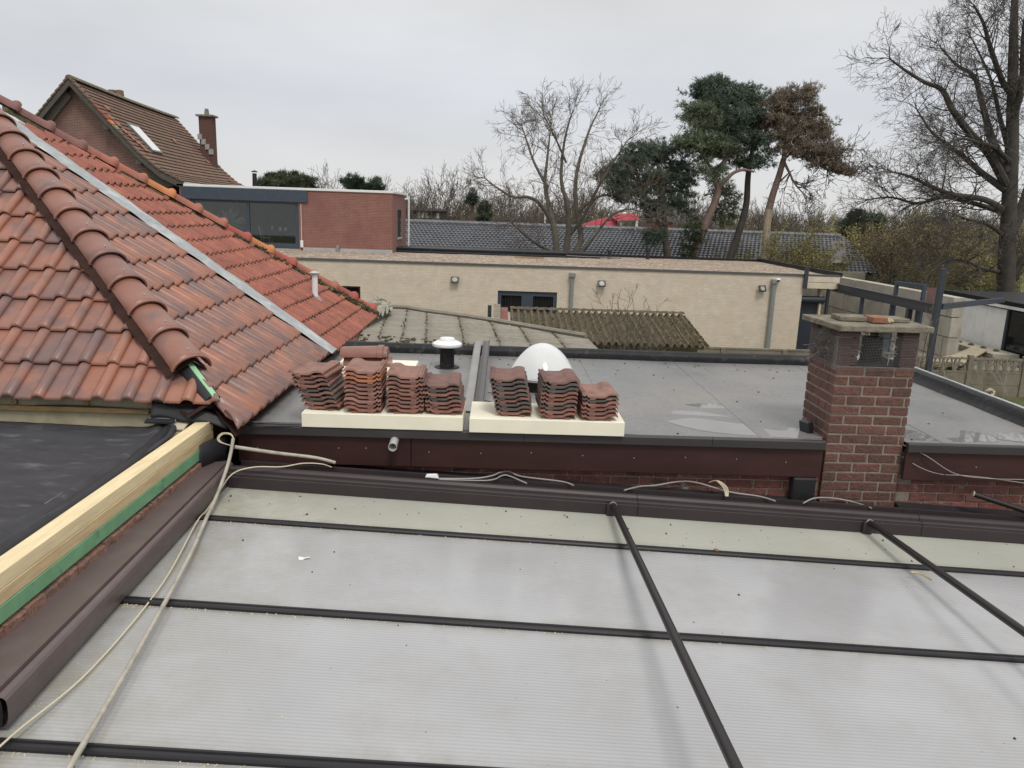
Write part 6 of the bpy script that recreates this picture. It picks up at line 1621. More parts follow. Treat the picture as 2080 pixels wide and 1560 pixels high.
# ------------------------------------------------------------------ far buildings
fb = thing('far_flat_building', (-9.357,95.000,3.564), 'far brown flat-roofed building with a row of windows beyond the treeline', 'building')
a = V((-11.901,95.000,3.131)); b = V((-7.042,95.000,3.293)); zt = 4.375
MB().box(a.x-3, b.x, 95, 103, GZ, zt-.1).build('wall', mat('far_wall', (.13, .115, .10), rough=.9, var=.2), fb); MB().box(a.x-3.2, b.x+.3, 94.6, 103, zt-.1, zt+.15).build('roof', mat('far_roof_edge', (.10, .085, .08), rough=.8), fb)
for k in range(11):
    x = a.x+.2+k*.45; w = MB().box(x, x+.30, 94.92, 94.99, zt-.95, zt-.35).build('window', mat('far_window_%d' % k, (.5, .5, .5) if k in (4, 5, 6, 9) else (.04, .04, .045), rough=.3), fb)
rc_ = thing('red_canopy', (10.144,72.000,3.811), 'bright red canopy roof partly hidden behind the trees', 'canopy')
m_redc = mat('red_canvas', (.30, .02, .035), rough=.7, var=.12)
cA, cB, cC, cD = V((6.365,70.000,3.280)), V((12.489,70.000,4.130)), V((12.520,73.000,4.772)), V((9.119,73.000,4.078))
MB().add([cA, V((10.539,70.000,3.591)), V((10.796,73.000,4.447)), cD], [(0, 1, 2, 3)]).build('canvas', m_redc, rc_)
MB().add([V((10.218,69.500,4.016)), cB, cC, V((10.171,72.500,4.517))], [(0, 1, 2, 3)]).build('canvas', m_redc, rc_)
for p in ((10.825,70.000,3.945), (12.228,70.000,4.078), (8.557,70.000,3.525)): MB().box(p[0]-.1, p[0]+.1, p[1], p[1]+.2, GZ, p[2]).build('post', m_white, rc_)
MB().bar((9.324,69.600,3.814), (9.397,69.600,4.073), .08, .04).build('white_mark', m_white, rc_); MB().bar((9.397,69.600,4.073), (9.500,69.600,3.820), .08, .04).build('white_mark', m_white, rc_)
fh = thing('far_red_house', (15.823,75.000,3.128), 'far pinkish brick house wall glimpsed between the pine trunks', 'house')
a = V((15.043,75.000,4.027)); b = V((16.555,75.000,4.077))
MB().box(a.x-.1, b.x, 75, 80, GZ, a.z).build('wall', mat('far_pink_brick', (.30, .13, .10), rough=.9), fh); MB().box(a.x-.4, b.x+.3, 74.6, 80.4, a.z, a.z+.2).build('roof', m_trim, fh)
for (px_, y0_, y1_, Y_, lab) in ((1107, 425, 462, 90, 'thin white pole rising behind the bare multi-stem tree'), (1707, 440, 482, 90, 'thin pale mast above the far right roofs')):
    pass
MB().tube([(5.187, 90, GZ), (5.158,90.000,4.845)], .12, 8).build('pole', m_white, None, 'thin white pole rising behind the bare multi-stem tree', 'pole')
MB().tube([(39.378, 90, GZ), (39.209,90.000,5.100)], .12, 8).build('pole', m_concrete, None, 'thin pale mast above the far right roofs', 'mast')
lw = thing('far_brown_roof', (29.942,60.000,2.831), 'low far building with yellow-brown roof right of the slate roof', 'building')
MB().hexa([(25.780,55.000,2.216), (33.197,55.000,2.458), (37.422,62.000,2.211), (29.061,62.000,1.939), (26.505,58.000,3.021), (34.482,58.000,3.283), (34.779,58.500,3.273), (26.734,58.500,3.009)]).build('roof', mat('brown_far_tile', (.20, .13, .06), rough=.9, var=.3), lw)
gn = thing('garden_wall', (20.174,40.000,1.845), 'mossy pale garden wall behind the concrete blocks', 'wall')
MB().box(11.5, 18.6, 39, 39.3, GZ, 2.025).build('wall', mat('pale_wall', (.30, .28, .22), rough=.95, var=.2, vscale=1, dirt=(.16, .15, .08), damt=.6, dscale=.8), gn)

# ------------------------------------------------------------------ trees
m_bark_grey = mat('bark_grey', (.135, .12, .095), rough=.95, var=.3, vscale=3, bump=.5, bscale=12)
m_bark_dark = mat('bark_dark', (.062, .054, .048), rough=.95, var=.3, vscale=3, bump=.5, bscale=12)
m_bark_pine = mat('bark_pine', (.11, .08, .068), rough=.95, var=.35, vscale=2, bump=.6, bscale=10)
m_bark_pink = mat('bark_pink', (.20, .143, .122), rough=.95, var=.3, vscale=2, bump=.6, bscale=10)
m_bark_birch = mat('bark_pale', (.42, .34, .25), rough=.95, var=.35, vscale=3, bump=.5, bscale=10)
m_twig = mat('twigs', (.12, .10, .082), rough=.95, var=.25, vscale=1, bump=0)
m_twig_d = mat('twigs_dark', (.085, .075, .068), rough=.95, var=.25, vscale=1, bump=0)
def leaf_mat(name, c, v=.45): return mat(name, c, rough=.8, var=v, vscale=1.6, bump=0, spec=.2)
m_needle = leaf_mat('pine_needles', (.145, .175, .11)); m_needle_d = leaf_mat('pine_needles_dark', (.10, .135, .098)); m_needle_b = leaf_mat('pine_needles_brown', (.225, .185, .14))
m_leaf_y = leaf_mat('young_leaves', (.29, .265, .115)); m_leaf_o = leaf_mat('olive_leaves', (.23, .205, .12)); m_leaf_r = leaf_mat('russet_leaves', (.21, .165, .115)); m_ivy = leaf_mat('ivy', (.035, .05, .02))

def rvec(rg): 
    while True:
        v = Vector((rg.uniform(-1, 1), rg.uniform(-1, 1), rg.uniform(-1, 1)))
        if .05 < v.length < 1: return v.normalized()
def grow(mb, p, d, L, r, depth, rg, o):
    n = 4; pts = [p.copy()]; rs = [r]; d = d.normalized()
    for i in range(n):
        d = (d + rvec(rg)*o['wob'] + Vector((0, 0, o['up']))).normalized()
        p = p + d*(L/n); pts.append(p.copy()); rs.append(max(o['rmin'], r*(1-.6*(i+1)/n)))
    mb.tube(pts, rs, 5 if r > .06 else (4 if r > .03 else 3), cap=False)
    if depth <= 0: return
    k = o['kids'] if isinstance(o['kids'], int) else rg.randint(*o['kids'])
    for c in range(k):
        t = rg.uniform(.2, 1.0) if c else 1.0
        i = min(n-1, int(t*n)); q = pts[i].lerp(pts[i+1], t*n-i); dd = (pts[i+1]-pts[i]).normalized()
        ax = dd.cross(rvec(rg)).normalized(); a = R(rg.uniform(*o['ang']))*(0.6 if c == 0 else 1)
        nd = Matrix.Rotation(a, 3, ax) @ dd
        grow(mb, q, nd, L*rg.uniform(*o['ratio']), max(o['rmin'], rs[i]*.62), depth-1, rg, o)
def limb(mb, pts, r0, r1, n=8, sub=5):
    P = subdiv_path(pts, sub); k = len(P)
    mb.tube(P, [r0+(r1-r0)*i/(k-1) for i in range(k)], n); return P
def sprout(mb, P, count, L, r, depth, rg, o, lo=.2, spread=70):
    k = len(P)
    for c in range(count):
        t = lo+(1-lo)*(c+rg.random())/count; i = min(k-2, int(t*(k-1))); q = P[i].lerp(P[i+1], rg.random()); dd = (P[i+1]-P[i]).normalized()
        nd = Matrix.Rotation(R(rg.uniform(25, spread)), 3, dd.cross(rvec(rg)).normalized()) @ dd
        grow(mb, q, nd, L*rg.uniform(.6, 1.15)*(1.15-.5*t), r*(1.1-.5*t), depth, rg, o)

# --- big bare oak at the right edge
rg = random.Random(42)
oak = thing('bare_oak', (24.138,36.000,1.369), 'large bare oak with wide spreading dark branches at the right edge', 'tree')
tr = MB(); OY = 36
limbs = [
 ([(24.457,36.000,-0.978), (23.925,36.000,1.641), (23.465,36.000,5.050), (23.144,36.200,8.514), (22.725,36.400,11.867), (22.487,36.600,14.325), (22.252,36.800,16.754)], .46, .08),
 ([(23.144,36.000,5.305), (21.869,35.500,5.696), (20.108,35.000,5.843), (18.769,34.600,6.188), (17.709,34.300,6.515), (16.848,34.000,6.636)], .16, .03),
 ([(23.082,36.000,6.184), (22.173,36.300,6.843), (21.460,36.500,7.442), (20.604,36.800,8.132), (19.898,37.000,8.649), (19.111,37.200,9.685)], .17, .03),
 ([(23.089,36.000,6.403), (21.869,35.600,7.654), (20.592,35.200,8.500), (19.479,34.900,9.413), (18.817,34.700,10.148), (17.899,34.500,10.403), (16.957,34.400,10.825), (16.126,34.200,11.227)], .21, .03),
 ([(23.085,36.000,6.947), (22.442,36.600,8.526), (22.087,37.200,10.114), (21.768,37.600,11.281), (21.079,38.000,11.841), (20.377,38.300,12.647)], .19, .03),
 ([(22.793,36.200,10.363), (22.185,36.000,10.789), (21.088,35.600,12.224), (20.569,35.400,13.017), (19.905,35.200,13.688)], .15, .04),
 ([(23.171,36.000,5.151), (22.233,36.800,5.549), (21.131,37.400,5.793), (20.084,37.800,5.488), (19.001,38.200,5.736), (18.092,38.600,5.618)], .13, .025),
 ([(23.663,36.000,4.320), (24.411,36.400,5.907), (24.740,36.800,8.144), (24.572,37.200,11.423), (24.324,37.500,14.616)], .30, .06),
 ([(23.061,36.200,9.108), (22.781,35.600,10.687), (22.267,35.200,12.405), (21.981,34.900,14.266)], .17, .05),
 ([(23.501,36.000,2.456), (22.235,35.400,2.618), (21.113,35.000,2.965), (20.045,34.700,2.904), (19.237,34.400,2.264)], .10, .02),
 ([(23.426,36.000,4.088), (22.024,35.200,4.613), (20.730,34.600,4.793), (19.570,34.200,5.074)], .10, .02),
 ([(24.163,36.000,2.294), (24.491,35.800,3.230), (25.004,35.500,3.710)], .2, .06),
 ([(23.046,36.200,8.039), (22.770,36.800,9.486), (22.449,37.400,11.166), (21.664,38.000,12.955)], .13, .03),
 ([(23.122,36.000,7.381), (21.669,35.000,7.897), (20.559,34.300,8.007), (19.391,33.800,8.084), (18.336,33.500,7.664)], .12, .025),
]
oo = dict(wob=.26, up=.015, kids=(3, 4), ang=(22, 62), ratio=(.5, .75), rmin=.0062)
cr = MB()
for i, (pts, a, b) in enumerate(limbs):
    P = limb(tr, pts, a, b, 12 if a > .3 else 8)
    if i == 0: sprout(cr, P, 16, 1.7, .04, 3, rg, oo, .45)
    else: sprout(cr, P, 26 if len(pts) > 4 else 15, 1.6, .036, 3, rg, oo, .10)
    for q in range(3): grow(cr, P[-1], (P[-1]-P[-4])+rvec(rg)*.3, .95, .025, 3, rg, oo)
tr.build('trunk', m_bark_dark, oak, smooth=True); cr.build('crown', m_twig_d, oak)

# --- bare multi-stem tree behind the gravel roof
rg = random.Random(17)
mt_ = thing('bare_multistem_tree', (3.481,40.000,1.812), 'bare grey multi-stem tree rising in the middle behind the gravel roof', 'tree')
tr = MB(); cr = MB(); o2 = dict(wob=.30, up=.03, kids=(2, 4), ang=(20, 55), ratio=(.55, .78), rmin=.0065)
for (pts, a, b) in (
 ([(2.945,40.000,1.290), (2.940,40.000,2.497), (2.817,40.000,3.536), (2.473,40.200,4.752), (2.239,40.500,5.921), (2.328,40.800,7.201), (2.427,41.000,8.664)], .21, .03),
 ([(3.505,40.000,1.308), (3.446,40.000,2.513), (3.498,39.800,3.686), (3.346,39.600,4.897), (2.978,39.400,6.073), (3.024,39.200,7.813), (3.281,39.000,9.057)], .20, .03),
 ([(4.066,40.000,1.326), (4.003,40.000,2.532), (4.185,40.200,3.328), (3.868,40.400,4.923), (3.855,40.600,6.515), (4.349,40.800,8.472), (4.836,41.000,9.582)], .20, .03),
 ([(2.834,40.000,2.043), (2.634,40.000,2.537), (1.892,39.600,2.902), (0.984,39.200,3.567), (0.600,39.000,3.918)], .12, .03),
 ([(2.625,40.100,4.021), (1.944,39.800,4.925), (1.303,39.500,5.187), (0.610,39.200,5.158), (-0.303,38.800,5.635), (-0.790,38.600,5.982)], .11, .025),
 ([(3.525,39.900,3.315), (4.163,39.300,4.322), (4.651,38.800,5.522), (5.355,38.400,6.917), (5.938,38.000,7.924)], .11, .025),
 ([(2.373,40.500,5.731), (1.667,41.000,6.948), (1.204,41.400,8.178), (0.984,41.600,8.796)], .09, .02),
 ([(3.735,40.000,1.821), (4.612,39.400,3.121), (5.477,39.000,4.367), (6.262,38.700,4.750), (7.086,38.500,4.613)], .09, .02),
 ([(4.013,40.400,4.558), (4.934,40.000,5.319), (5.880,39.700,5.465), (6.918,39.400,5.851)], .07, .02),
 ([(3.174,39.300,6.897), (2.554,38.800,7.990), (1.944,38.400,8.940)], .06, .02),
):
    P = limb(tr, pts, a, b, 8); sprout(cr, P, 16, 1.15, .028, 3, rg, o2, .28); 
    for q in range(3): grow(cr, P[-1], (P[-1]-P[-4])+rvec(rg)*.3, .85, .02, 3, rg, o2)
tr.build('trunk', m_bark_grey, mt_, smooth=True); cr.build('crown', m_twig, mt_)

# --- pines
def tuft(mb, p, size, n, rg, bias):
    for k in range(n):
        d = (rvec(rg)+bias).normalized(); s = d.cross(rvec(rg)).normalized()*size*.085; L = size*rg.uniform(.7, 1.35)
        i = len(mb.v); q = p+rvec(rg)*size*.25
        mb.v += [tuple(q-s), tuple(q+s), tuple(q+d*L+s*.25), tuple(q+d*L-s*.25)]; mb.f.append((i, i+1, i+2, i+3))
def blob(mb, c, rx, ry, rz, clumps, rg, size=.19, per=19, n=9):
    c = V(c)
    for k in range(clumps):
        d = rvec(rg); f = rg.random()**.45
        q = c+Vector((d.x*rx, d.y*ry, d.z*rz))*f
        cs = rg.uniform(.30, .70)
        for t in range(per):
            e = rvec(rg); e.z = e.z*.45+.10
            tuft(mb, q+e*cs*rg.random()**.4, size, n, rg, Vector((e.x*.6, e.y*.6, .45)))
def px_m(px, Y): return px*Y/1562.0
PY = 41.0
def pine(name, label, limbs_, blobs, m_b, m_n, seed, twigs=None, loc=None):
    rg = random.Random(seed); t = thing(name, loc, label, 'tree', 'pines behind the gravel roof'); tr = MB(); tw = MB(); nd = MB()
    tips = []
    for (pts, a, b) in limbs_:
        P = limb(tr, pts, a, b, 9); tips.append(P)
    ot = dict(wob=.30, up=.02, kids=(2, 3), ang=(25, 60), ratio=(.55, .8), rmin=.012)
    for (cx, cy, rx, ry, cl) in blobs:
        c = V((cx[0], cx[1], cx[2])) if isinstance(cx, tuple) else cx
        blob(nd, c, rx, max(rx, ry)*.85, ry, cl, rg)
        # twigs from nearest limb into the blob
        best = min((p for P in tips for p in P), key=lambda p: (p-c).length)
        for q in range(5):
            e = c+Vector((rvec(rg).x*rx, rvec(rg).y*rx, rvec(rg).z*ry))*.7; dv = e-best
            if dv.length > .3: grow(tw, best+rvec(rg)*.05, dv, dv.length*.72, .05, 1, rg, ot)
    for (P, cnt, L) in [(tips[i], c_, l_) for i, c_, l_ in (twigs or [])]: sprout(tw, P, cnt, L, .04, 3, rg, ot, .3)
    tr.build('trunk', m_b, t, smooth=True); tw.build('branches', m_bark_dark, t, kind='stuff'); nd.build('crown', m_n, t)
def B(p, rx, ry, cl): return (p, px_m(rx, p[1]), px_m(ry, p[1]), cl)
def PT(*a): return a
def blobs(lst): return [(p, px_m(rx, PY), px_m(ry, PY), None, cl) for (p, rx, ry, cl) in lst]
def BL(lst): return [(p, 0, px_m(rx, PY), px_m(ry, PY), cl) for (p, rx, ry, cl) in lst]
def fixb(lst): return [(V(p), 0, px_m(rx, PY), px_m(ry, PY), cl) for (p, rx, ry, cl) in lst]
def conv(lst): return [(tuple(p), None, px_m(rx, PY), px_m(ry, PY), cl) for (p, rx, ry, cl) in lst]
def mk_blobs(lst): 
    return [((p[0], p[1], p[2]), 0, px_m(rx, PY), px_m(ry, PY), cl) for (p, rx, ry, cl) in lst]
pine('pine_tree', 'short dark green pine with forked trunk, leftmost of the pines', [
 ([(9.037,41.000,1.406), (8.914,41.000,2.308), (8.741,41.000,3.199), (8.566,41.000,4.459), (8.349,41.000,5.949), (8.002,41.000,7.166)], .24, .08),
 ([(8.777,41.000,3.073), (8.443,41.000,3.698), (8.114,40.800,4.445), (7.561,40.600,5.172), (7.076,40.400,6.131)], .13, .05)],
 mk_blobs([((7.462,41.000,7.586), 45, 26, 34), ((6.408,40.500,6.960), 36, 24, 26), ((8.830,41.400,7.465), 42, 32, 31), ((5.754,40.000,6.191), 34, 24, 20), ((7.355,40.600,6.270), 50, 34, 34), ((9.078,41.500,6.239), 42, 38, 31), ((7.951,40.600,5.062), 42, 28, 20), ((9.559,41.500,5.124), 32, 26, 13), ((8.012,40.300,3.451), 20, 22, 9), ((6.424,40.000,5.490), 40, 20, 16)]),
 m_bark_pine, m_needle_d, 3, loc=(9.037,41.000,1.406))
pine('pine_tree', 'leaning pink-barked pine second from the left with ivy at its foot', [
 ([(9.886,40.500,1.474), (10.074,40.500,2.324), (10.369,40.500,3.397), (10.782,40.500,4.536), (11.128,40.500,5.783), (10.925,40.600,6.635), (11.379,40.800,7.270), (12.053,41.000,8.277)], .27, .10),
 ([(11.116,40.500,5.905), (11.444,40.300,6.397), (11.807,40.200,6.767), (12.296,40.200,6.904), (12.775,40.100,6.819)], .12, .05),
 ([(10.950,40.600,6.636), (10.218,40.300,7.439), (9.719,40.000,7.994)], .10, .04)],
 mk_blobs([((10.476,40.500,7.942), 40, 26, 29), ((9.575,40.000,8.225), 30, 28, 22), ((11.366,41.000,8.012), 36, 28, 23), ((10.558,40.400,6.734), 34, 22, 14), ((9.852,40.500,9.345), 34, 30, 29), ((11.726,41.500,5.702), 30, 22, 10), ((11.951,42.000,4.824), 26, 28, 12)]),
 m_bark_pink, m_needle, 4, loc=(9.886,40.500,1.474))
pine('pine_tree', 'tall dark-trunked pine with the highest green crown', [
 ([(12.124,41.500,1.466), (12.360,41.500,2.339), (12.665,41.500,3.568), (12.960,41.500,5.112), (12.925,41.500,6.495), (12.941,41.500,7.366), (13.021,41.500,8.353), (12.387,41.500,9.547), (11.532,41.500,10.478)], .23, .07),
 ([(12.968,41.500,7.860), (13.206,41.000,8.680), (13.245,41.000,9.521)], .10, .04)],
 mk_blobs([((10.228,41.500,10.861), 26, 24, 26), ((11.130,41.500,10.703), 38, 26, 34), ((12.292,41.500,10.505), 34, 26, 31), ((10.521,41.300,9.819), 40, 28, 31), ((11.723,41.000,9.586), 48, 32, 44), ((13.065,42.000,9.505), 30, 34, 26), ((11.310,41.000,8.614), 44, 24, 29), ((12.737,41.000,8.301), 36, 30, 21), ((13.346,41.000,7.349), 24, 22, 10), ((12.484,42.000,7.506), 34, 20, 12)]),
 m_bark_dark, m_needle_d, 5, loc=(12.124,41.500,1.466))
pine('pine_tree', 'half dead brown-needled pine with pale lower trunk and long right limb', [
 ([(14.531,41.000,7.512), (14.562,41.000,8.606), (14.556,41.000,9.567), (14.549,41.000,10.517)], .13, .04),
 ([(14.480,41.000,7.510), (14.681,40.800,7.796), (15.114,40.600,7.797), (15.793,40.300,7.463), (16.477,40.000,7.037), (17.317,39.800,6.840), (17.752,39.700,6.993)], .12, .03),
 ([(14.570,41.000,7.391), (14.766,40.600,6.839), (15.081,40.300,6.204), (15.724,40.000,5.561)], .08, .02),
 ([(14.422,41.000,6.402), (14.969,41.300,6.879), (15.281,41.500,7.074)], .05, .02),
 ([(14.030,41.000,5.019), (14.156,41.000,5.773), (14.382,41.000,6.771), (14.523,41.000,7.585)], .19, .14)],
 mk_blobs([((16.661,40.200,7.846), 26, 22, 9), ((16.905,40.000,7.219), 26, 14, 8), ((13.662,41.500,9.592), 30, 26, 12), ((16.076,41.000,9.141), 28, 24, 12), ((13.910,41.000,10.376), 36, 24, 18), ((14.887,41.000,10.647), 36, 22, 18), ((15.559,40.600,7.884), 40, 22, 14), ((14.492,41.000,9.684), 46, 28, 23), ((15.486,41.000,9.838), 28, 26, 14), ((14.182,41.300,8.863), 36, 24, 17), ((15.270,40.800,8.853), 40, 22, 17), ((14.775,40.600,8.098), 44, 20, 16), ((16.081,40.400,8.128), 30, 22, 12), ((16.214,40.200,7.399), 34, 12, 9), ((17.349,39.800,6.985), 22, 9, 5)]),
 m_bark_pink, m_needle_b, 6, twigs=[(1, 16, 1.3), (2, 12, 1.2), (0, 6, .8)], loc=(14.134,41.000,1.570))
last = [o for o in bpy.data.objects if o.name.startswith('pine_tree')][-1]
tr = MB(); limb(tr, [(14.134,41.000,1.570), (14.090,41.000,2.734), (14.021,41.000,3.882), (14.027,41.000,5.044)], .22, .185, 9)
bt = [o for o in bpy.data.objects if o.type == 'EMPTY' and o.get('label', '').startswith('half dead')][0]
tr.build('lower_trunk', m_bark_birch, bt, smooth=True)

# --- leafing shrubs: fine twigs with specks of young leaf
def shrub_mesh(seed, H, Wd, stems, leaf_n, leaf_s, up=.06, rmin=.008, depth=3, kids=(3, 4)):
    rg = random.Random(seed); tw = MB(); lf = MB(); o3 = dict(wob=.22, up=up, kids=kids, ang=(18, 50), ratio=(.55, .8), rmin=rmin)
    for s in range(stems):
        a = rg.uniform(0, 6.28); lean = rg.uniform(.1, .75)
        d = Vector((math.cos(a)*lean*Wd/H*1.6, math.sin(a)*lean*Wd/H*1.6, 1))
        grow(tw, Vector((math.cos(a)*.15, math.sin(a)*.15, 0)), d, H*rg.uniform(.38, .5), .045*H/5, depth, rg, o3)
    vs = tw.v
    if leaf_n:
        for k in range(leaf_n):
            p = V(vs[rg.randrange(len(vs))])
            if p.z < H*.12: continue
            p += rvec(rg)*.12; d = rvec(rg)*leaf_s; e = d.cross(rvec(rg)).normalized()*leaf_s*.6; i = len(lf.v)
            lf.v += [tuple(p), tuple(p+d*.5+e*.5), tuple(p+d), tuple(p+d*.5-e*.5)]; lf.f.append((i, i+1, i+2, i+3))
    return tw, lf
def shrub_kind(seed, H, Wd, stems, leaf_n, leaf_s, mt, ml, **k):
    tw, lf = shrub_mesh(seed, H, Wd, stems, leaf_n, leaf_s, **k)
    a = tw.mesh('branches'); a.materials.append(mt); b = None
    if leaf_n: b = lf.mesh('foliage'); b.materials.append(ml)
    return (a, b)
def plant(kind, name, loc, sc, rot, label, cat='shrub', group=None, scz=None):
    t = bpy.data.objects.new(name, None); C.objects.link(t); t.location = loc; t.rotation_euler = (0, 0, rot); t.scale = (sc, sc, scz or sc); tag(t, label, cat, group)
    a = bpy.data.objects.new('branches', kind[0]); C.objects.link(a); a.parent = t; a['kind'] = 'stuff'
    if kind[1]: b = bpy.data.objects.new('foliage', kind[1]); C.objects.link(b); b.parent = t; b['kind'] = 'stuff'
    return t
m_twig_o = mat('twigs_olive', (.20, .175, .10), rough=.95, var=.25, vscale=1, bump=0)
k_y = shrub_kind(1, 5, 4, 9, 15000, .10, m_twig_o, m_leaf_y); k_o = shrub_kind(2, 5, 4.4, 9, 14000, .10, m_twig_o, m_leaf_o); k_r = shrub_kind(3, 5, 4, 10, 11000, .10, m_twig_o, m_leaf_r)
k_b = shrub_kind(4, 8, 5, 6, 0, 0, m_twig, None, rmin=.02, depth=4, kids=(3, 3)); k_b2 = shrub_kind(5, 8, 4, 5, 0, 0, m_twig, None, rmin=.02, depth=4, kids=(3, 3)); k_g = shrub_kind(6, 8, 5.5, 6, 7000, .14, m_twig, m_leaf_o, rmin=.02)
rg = random.Random(70)
def sp(px_, Y_): return ((px_-1012)*Y_/1562.0, Y_, GZ)
for (px_, Y_, kd, s, lab) in (
 (1600, 41.5, k_y, 1.0, 'yellow-green leafing shrub right beside the pale pine trunk'), (1628, 41, k_y, .75, 'yellow-green leafing shrub left of the grey rooflight'), (1540, 42, k_o, .75, 'small olive shrub at the foot of the tall pine'),
 (1790, 47, k_y, 1.2, 'tall yellow-green shrub left of the oak'), (1755, 49, k_o, .7, 'olive shrub right of the slate roof end'),
 (1850, 44, k_r, 1.12, 'russet leafing shrub behind the blue carport frame'), (1905, 46, k_o, 1.15, 'olive shrub between the russet shrub and the oak'), (1800, 43, k_r, .9, 'low russet shrub behind the concrete block wall'), (1960, 43, k_y, .95, 'yellowish shrub left of the oak trunk'),
 (2005, 45, k_o, 1.15, 'olive shrub just left of the oak trunk'), (2080, 44, k_o, 1.2, 'olive shrub right of the oak trunk'), (1755, 44, k_r, .6, 'small russet shrub above the garden wall'), (1880, 40, k_y, .75, 'low yellow-green shrub above the blue gate rail')):
    plant(kd, 'shrub', sp(px_, Y_), s, rg.uniform(0, 6), lab, 'shrub', 'leafing shrubs in the gardens')
# ivy mass at the pine foot
iv = MB(); blob(iv, (9.905,40.000,3.770), .55, .5, 1.0, 22, random.Random(8), size=.14, per=14, n=7); blob(iv, (9.701,39.900,2.897), .55, .5, .5, 12, random.Random(9), size=.14, per=14, n=7)
iv.build('ivy', m_ivy, None, 'dark ivy bush clinging to the leaning pine foot', 'ivy')
# treeline: single trees far behind
i = 0
for px_ in range(640, 2200, 27):
    Y_ = rg.uniform(78, 122); kd = rg.choice([k_b, k_b2, k_b, k_g, k_b2]); s = rg.uniform(.72, 1.0)*(1.08 if 780 < px_ < 900 else 1)*Y_/100
    if 1690 < px_ < 1790: s *= .8
    where = 'above the red brick room roof' if px_ < 800 else 'behind the left end of the slate roof' if px_ < 1000 else 'behind the bare multi-stem tree' if px_ < 1250 else 'behind the green pines' if px_ < 1560 else 'behind the yellow-green shrubs' if px_ < 1790 else 'behind the big oak'
    lab = ('olive leafing' if kd is k_g else 'bare grey brown')+' distant tree '+where
    plant(kd, 'distant_tree', sp(px_+rg.uniform(-12, 12), Y_), s, rg.uniform(0, 6), lab, 'tree', ('olive trees ' if kd is k_g else 'bare trees ')+where, scz=s*rg.uniform(.9, 1.15))
# thick far wood closing the gaps
rw = random.Random(71); wd = MB(); wl = MB()
for k in range(2600):
    x = rw.uniform(-40, 110); y = rw.uniform(126, 150); h = rw.uniform(3.5, 7.4)*(.8+.3*mnoise.noise(Vector((x*.12, 3, 0)))); d = Vector((rw.gauss(0, .12), 0, 1)); p = Vector((x, y, GZ))
    wd.tube([p, p+d*h*.6+rvec(rw)*.2, p+d*h+rvec(rw)*.4], [.09, .06, .03], 3, cap=False)
    for q in range(7):
        t = rw.uniform(.3, 1); e = p+d*h*t; wd.tube([e, e+(rvec(rw)+Vector((0, 0, .6)))*rw.uniform(.5, 1.5)], [.04, .025], 3, cap=False)
wd.build('far_wood', mat('far_wood_bark', (.115, .10, .085), rough=1, var=.3, vscale=.15, bump=0), None, 'bare far wood closing the horizon', None, None, 'stuff')
# dark evergreens
def evergreen(c, rx, rz, label, seed, m_n, cl=40, Y_=80):
    t = thing('evergreen_tree', (c[0], c[1], GZ), label, 'tree', 'dark evergreens in the distance'); rg = random.Random(seed)
    nd = MB(); c = V(c)
    for q in range(5):
        o_ = Vector((rg.uniform(-.6, .6)*rx, rg.uniform(-.5, .5)*rx, rg.uniform(-.55, .35)*rz)); blob(nd, c+o_, rx*rg.uniform(.35, .65), rx*.5, rz*rg.uniform(.4, .7), int(cl*.34), rg, size=.36, per=16, n=7); nd.build('crown', m_n, t)
    tr = MB(); tr.tube([(c[0], c[1], GZ), (c[0], c[1], c[2])], [.3, .15], 7); tr.build('trunk', m_bark_pine, t)
evergreen((-23.209,85.000,6.849), 2.6, 1.15, 'rounded dark evergreen showing left above the red brick room roof', 1, m_needle, 60); evergreen((-21.394,84.000,6.672), 1.8, .9, 'lower dark evergreen beside the rounded one above the brick room', 2, m_needle, 32)
evergreen((-15.530,85.000,6.856), 1.35, 1.1, 'left of the two small evergreens above the brick room', 3, m_needle_d, 32); evergreen((-13.700,86.000,6.695), 1.35, .9, 'right of the two small evergreens above the brick room', 4, m_needle_d, 28)
evergreen((35.115,75.000,4.230), 1.9, 1.9, 'dark evergreen standing right of the far slate roof', 5, m_needle_d, 60); evergreen((34.231,76.000,3.807), 1.2, 1.3, 'smaller dark evergreen left of the one by the slate roof', 6, m_needle_d, 28)
evergreen((-3.358,95.000,5.844), .55, 1.5, 'pointed dark evergreen in the treeline beside the bare tree', 7, m_needle_d, 16); evergreen((-1.782,92.000,4.283), .9, 2.0, 'dark evergreen in the treeline behind the bare multi-stem tree', 8, m_needle_d, 18)

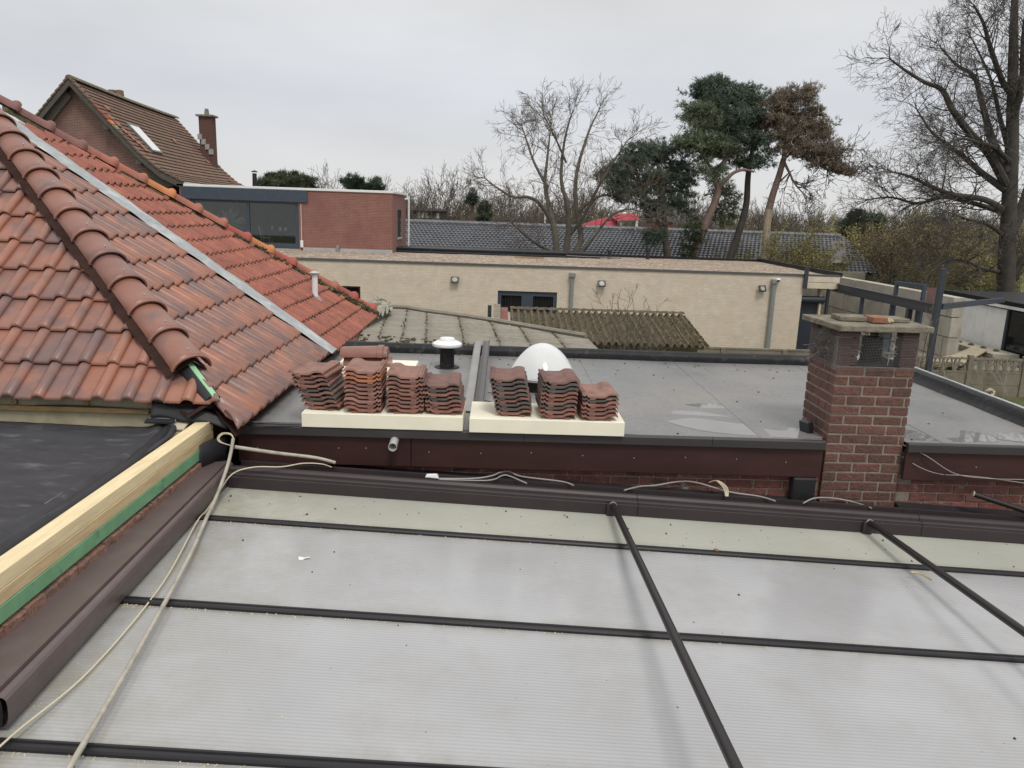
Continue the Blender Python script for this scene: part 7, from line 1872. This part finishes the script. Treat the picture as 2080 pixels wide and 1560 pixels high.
# --- bare bush before the mossy shed, saplings and vines by the fence
def twig_plant(name, base, tips, label, r0, seed, sub=4, L=.5, mt=None, cat='bush', depth=2, rmin=.004):
    rg = random.Random(seed); mb = MB(); o4 = dict(wob=.2, up=.05, kids=(1, 3), ang=(20, 55), ratio=(.5, .8), rmin=rmin)
    t = thing(name, base, label, cat)
    for tip in tips:
        b = V(base)+Vector((rg.uniform(-.12, .12), rg.uniform(-.1, .1), 0)); e = V(tip); mid = b.lerp(e, .5)+rvec(rg)*.12
        P = limb(mb, [b, mid, e], r0, rmin, 5, 4); sprout(mb, P, sub, L, r0*.6, depth, rg, o4, .3, 50)
    mb.build('stems', mt or m_twig, t)
twig_plant('bare_bush', (3.235, 17.6, GZ), [(2.514,17.600,2.397), (2.535,17.400,2.533), (2.749,17.600,2.630), (2.975,17.500,2.400), (3.159,17.700,2.359), (3.671,17.600,2.433), (2.254,17.400,1.961), (3.234,17.300,2.231), (3.565,17.800,2.060), (3.863,17.500,1.883), (4.189,17.600,1.647), (2.810,17.400,2.092), (3.085,17.300,1.945), (3.408,17.500,1.869), (3.632,17.400,1.663)], 'bare twiggy bush in front of the mossy corrugated shed', .014, 21, 6, .45)
twig_plant('bare_sapling', (6.803, 12.0, GZ), [(6.869,12.000,3.182), (6.830,12.000,2.820), (7.044,12.100,2.875), (6.730,12.000,2.643)], 'thin bare budding sapling rising right of the chimney', .012, 22, 3, .25)
for k, (bx, tips) in enumerate(((1990, [(13.992,22.300,0.363), (14.585,22.300,0.381), (14.337,22.300,0.523)]), (2045, [(15.374,22.300,0.555), (15.069,22.300,0.170), (15.178,22.300,0.399)]), (1905, [(12.962,22.300,0.287), (13.458,22.300,-0.029), (13.096,22.300,0.381)]))):
    twig_plant('bare_vine', (14.614+(bx-1990)*22.3/1562, 22.3, GZ), tips, ['bare pale vine on the fence panel right of the arch post', 'bare pale vine at the right end of the concrete fence', 'bare pale vine on the fence beside the chimney'][k], .008, 30+k, 4, .4, m_cable, 'vine', 2, .003)
# dry hedge in front of the block wall
hg = MB(); rg = random.Random(33); o5 = dict(wob=.4, up=.02, kids=(2, 3), ang=(25, 70), ratio=(.5, .8), rmin=.008)
for k in range(26):
    grow(hg, Vector((13.2+rg.uniform(-.4, .6), rg.uniform(25.5, 31.5), GZ+.6)), rvec(rg)+Vector((0, 0, 1)), .7, .02, 2, rg, o5)
hg.build('dry_hedge', mat('pale_dry', (.30, .29, .26), rough=.9, var=.4), None, 'pale dry tangled hedge between the posts and the block wall', 'hedge')
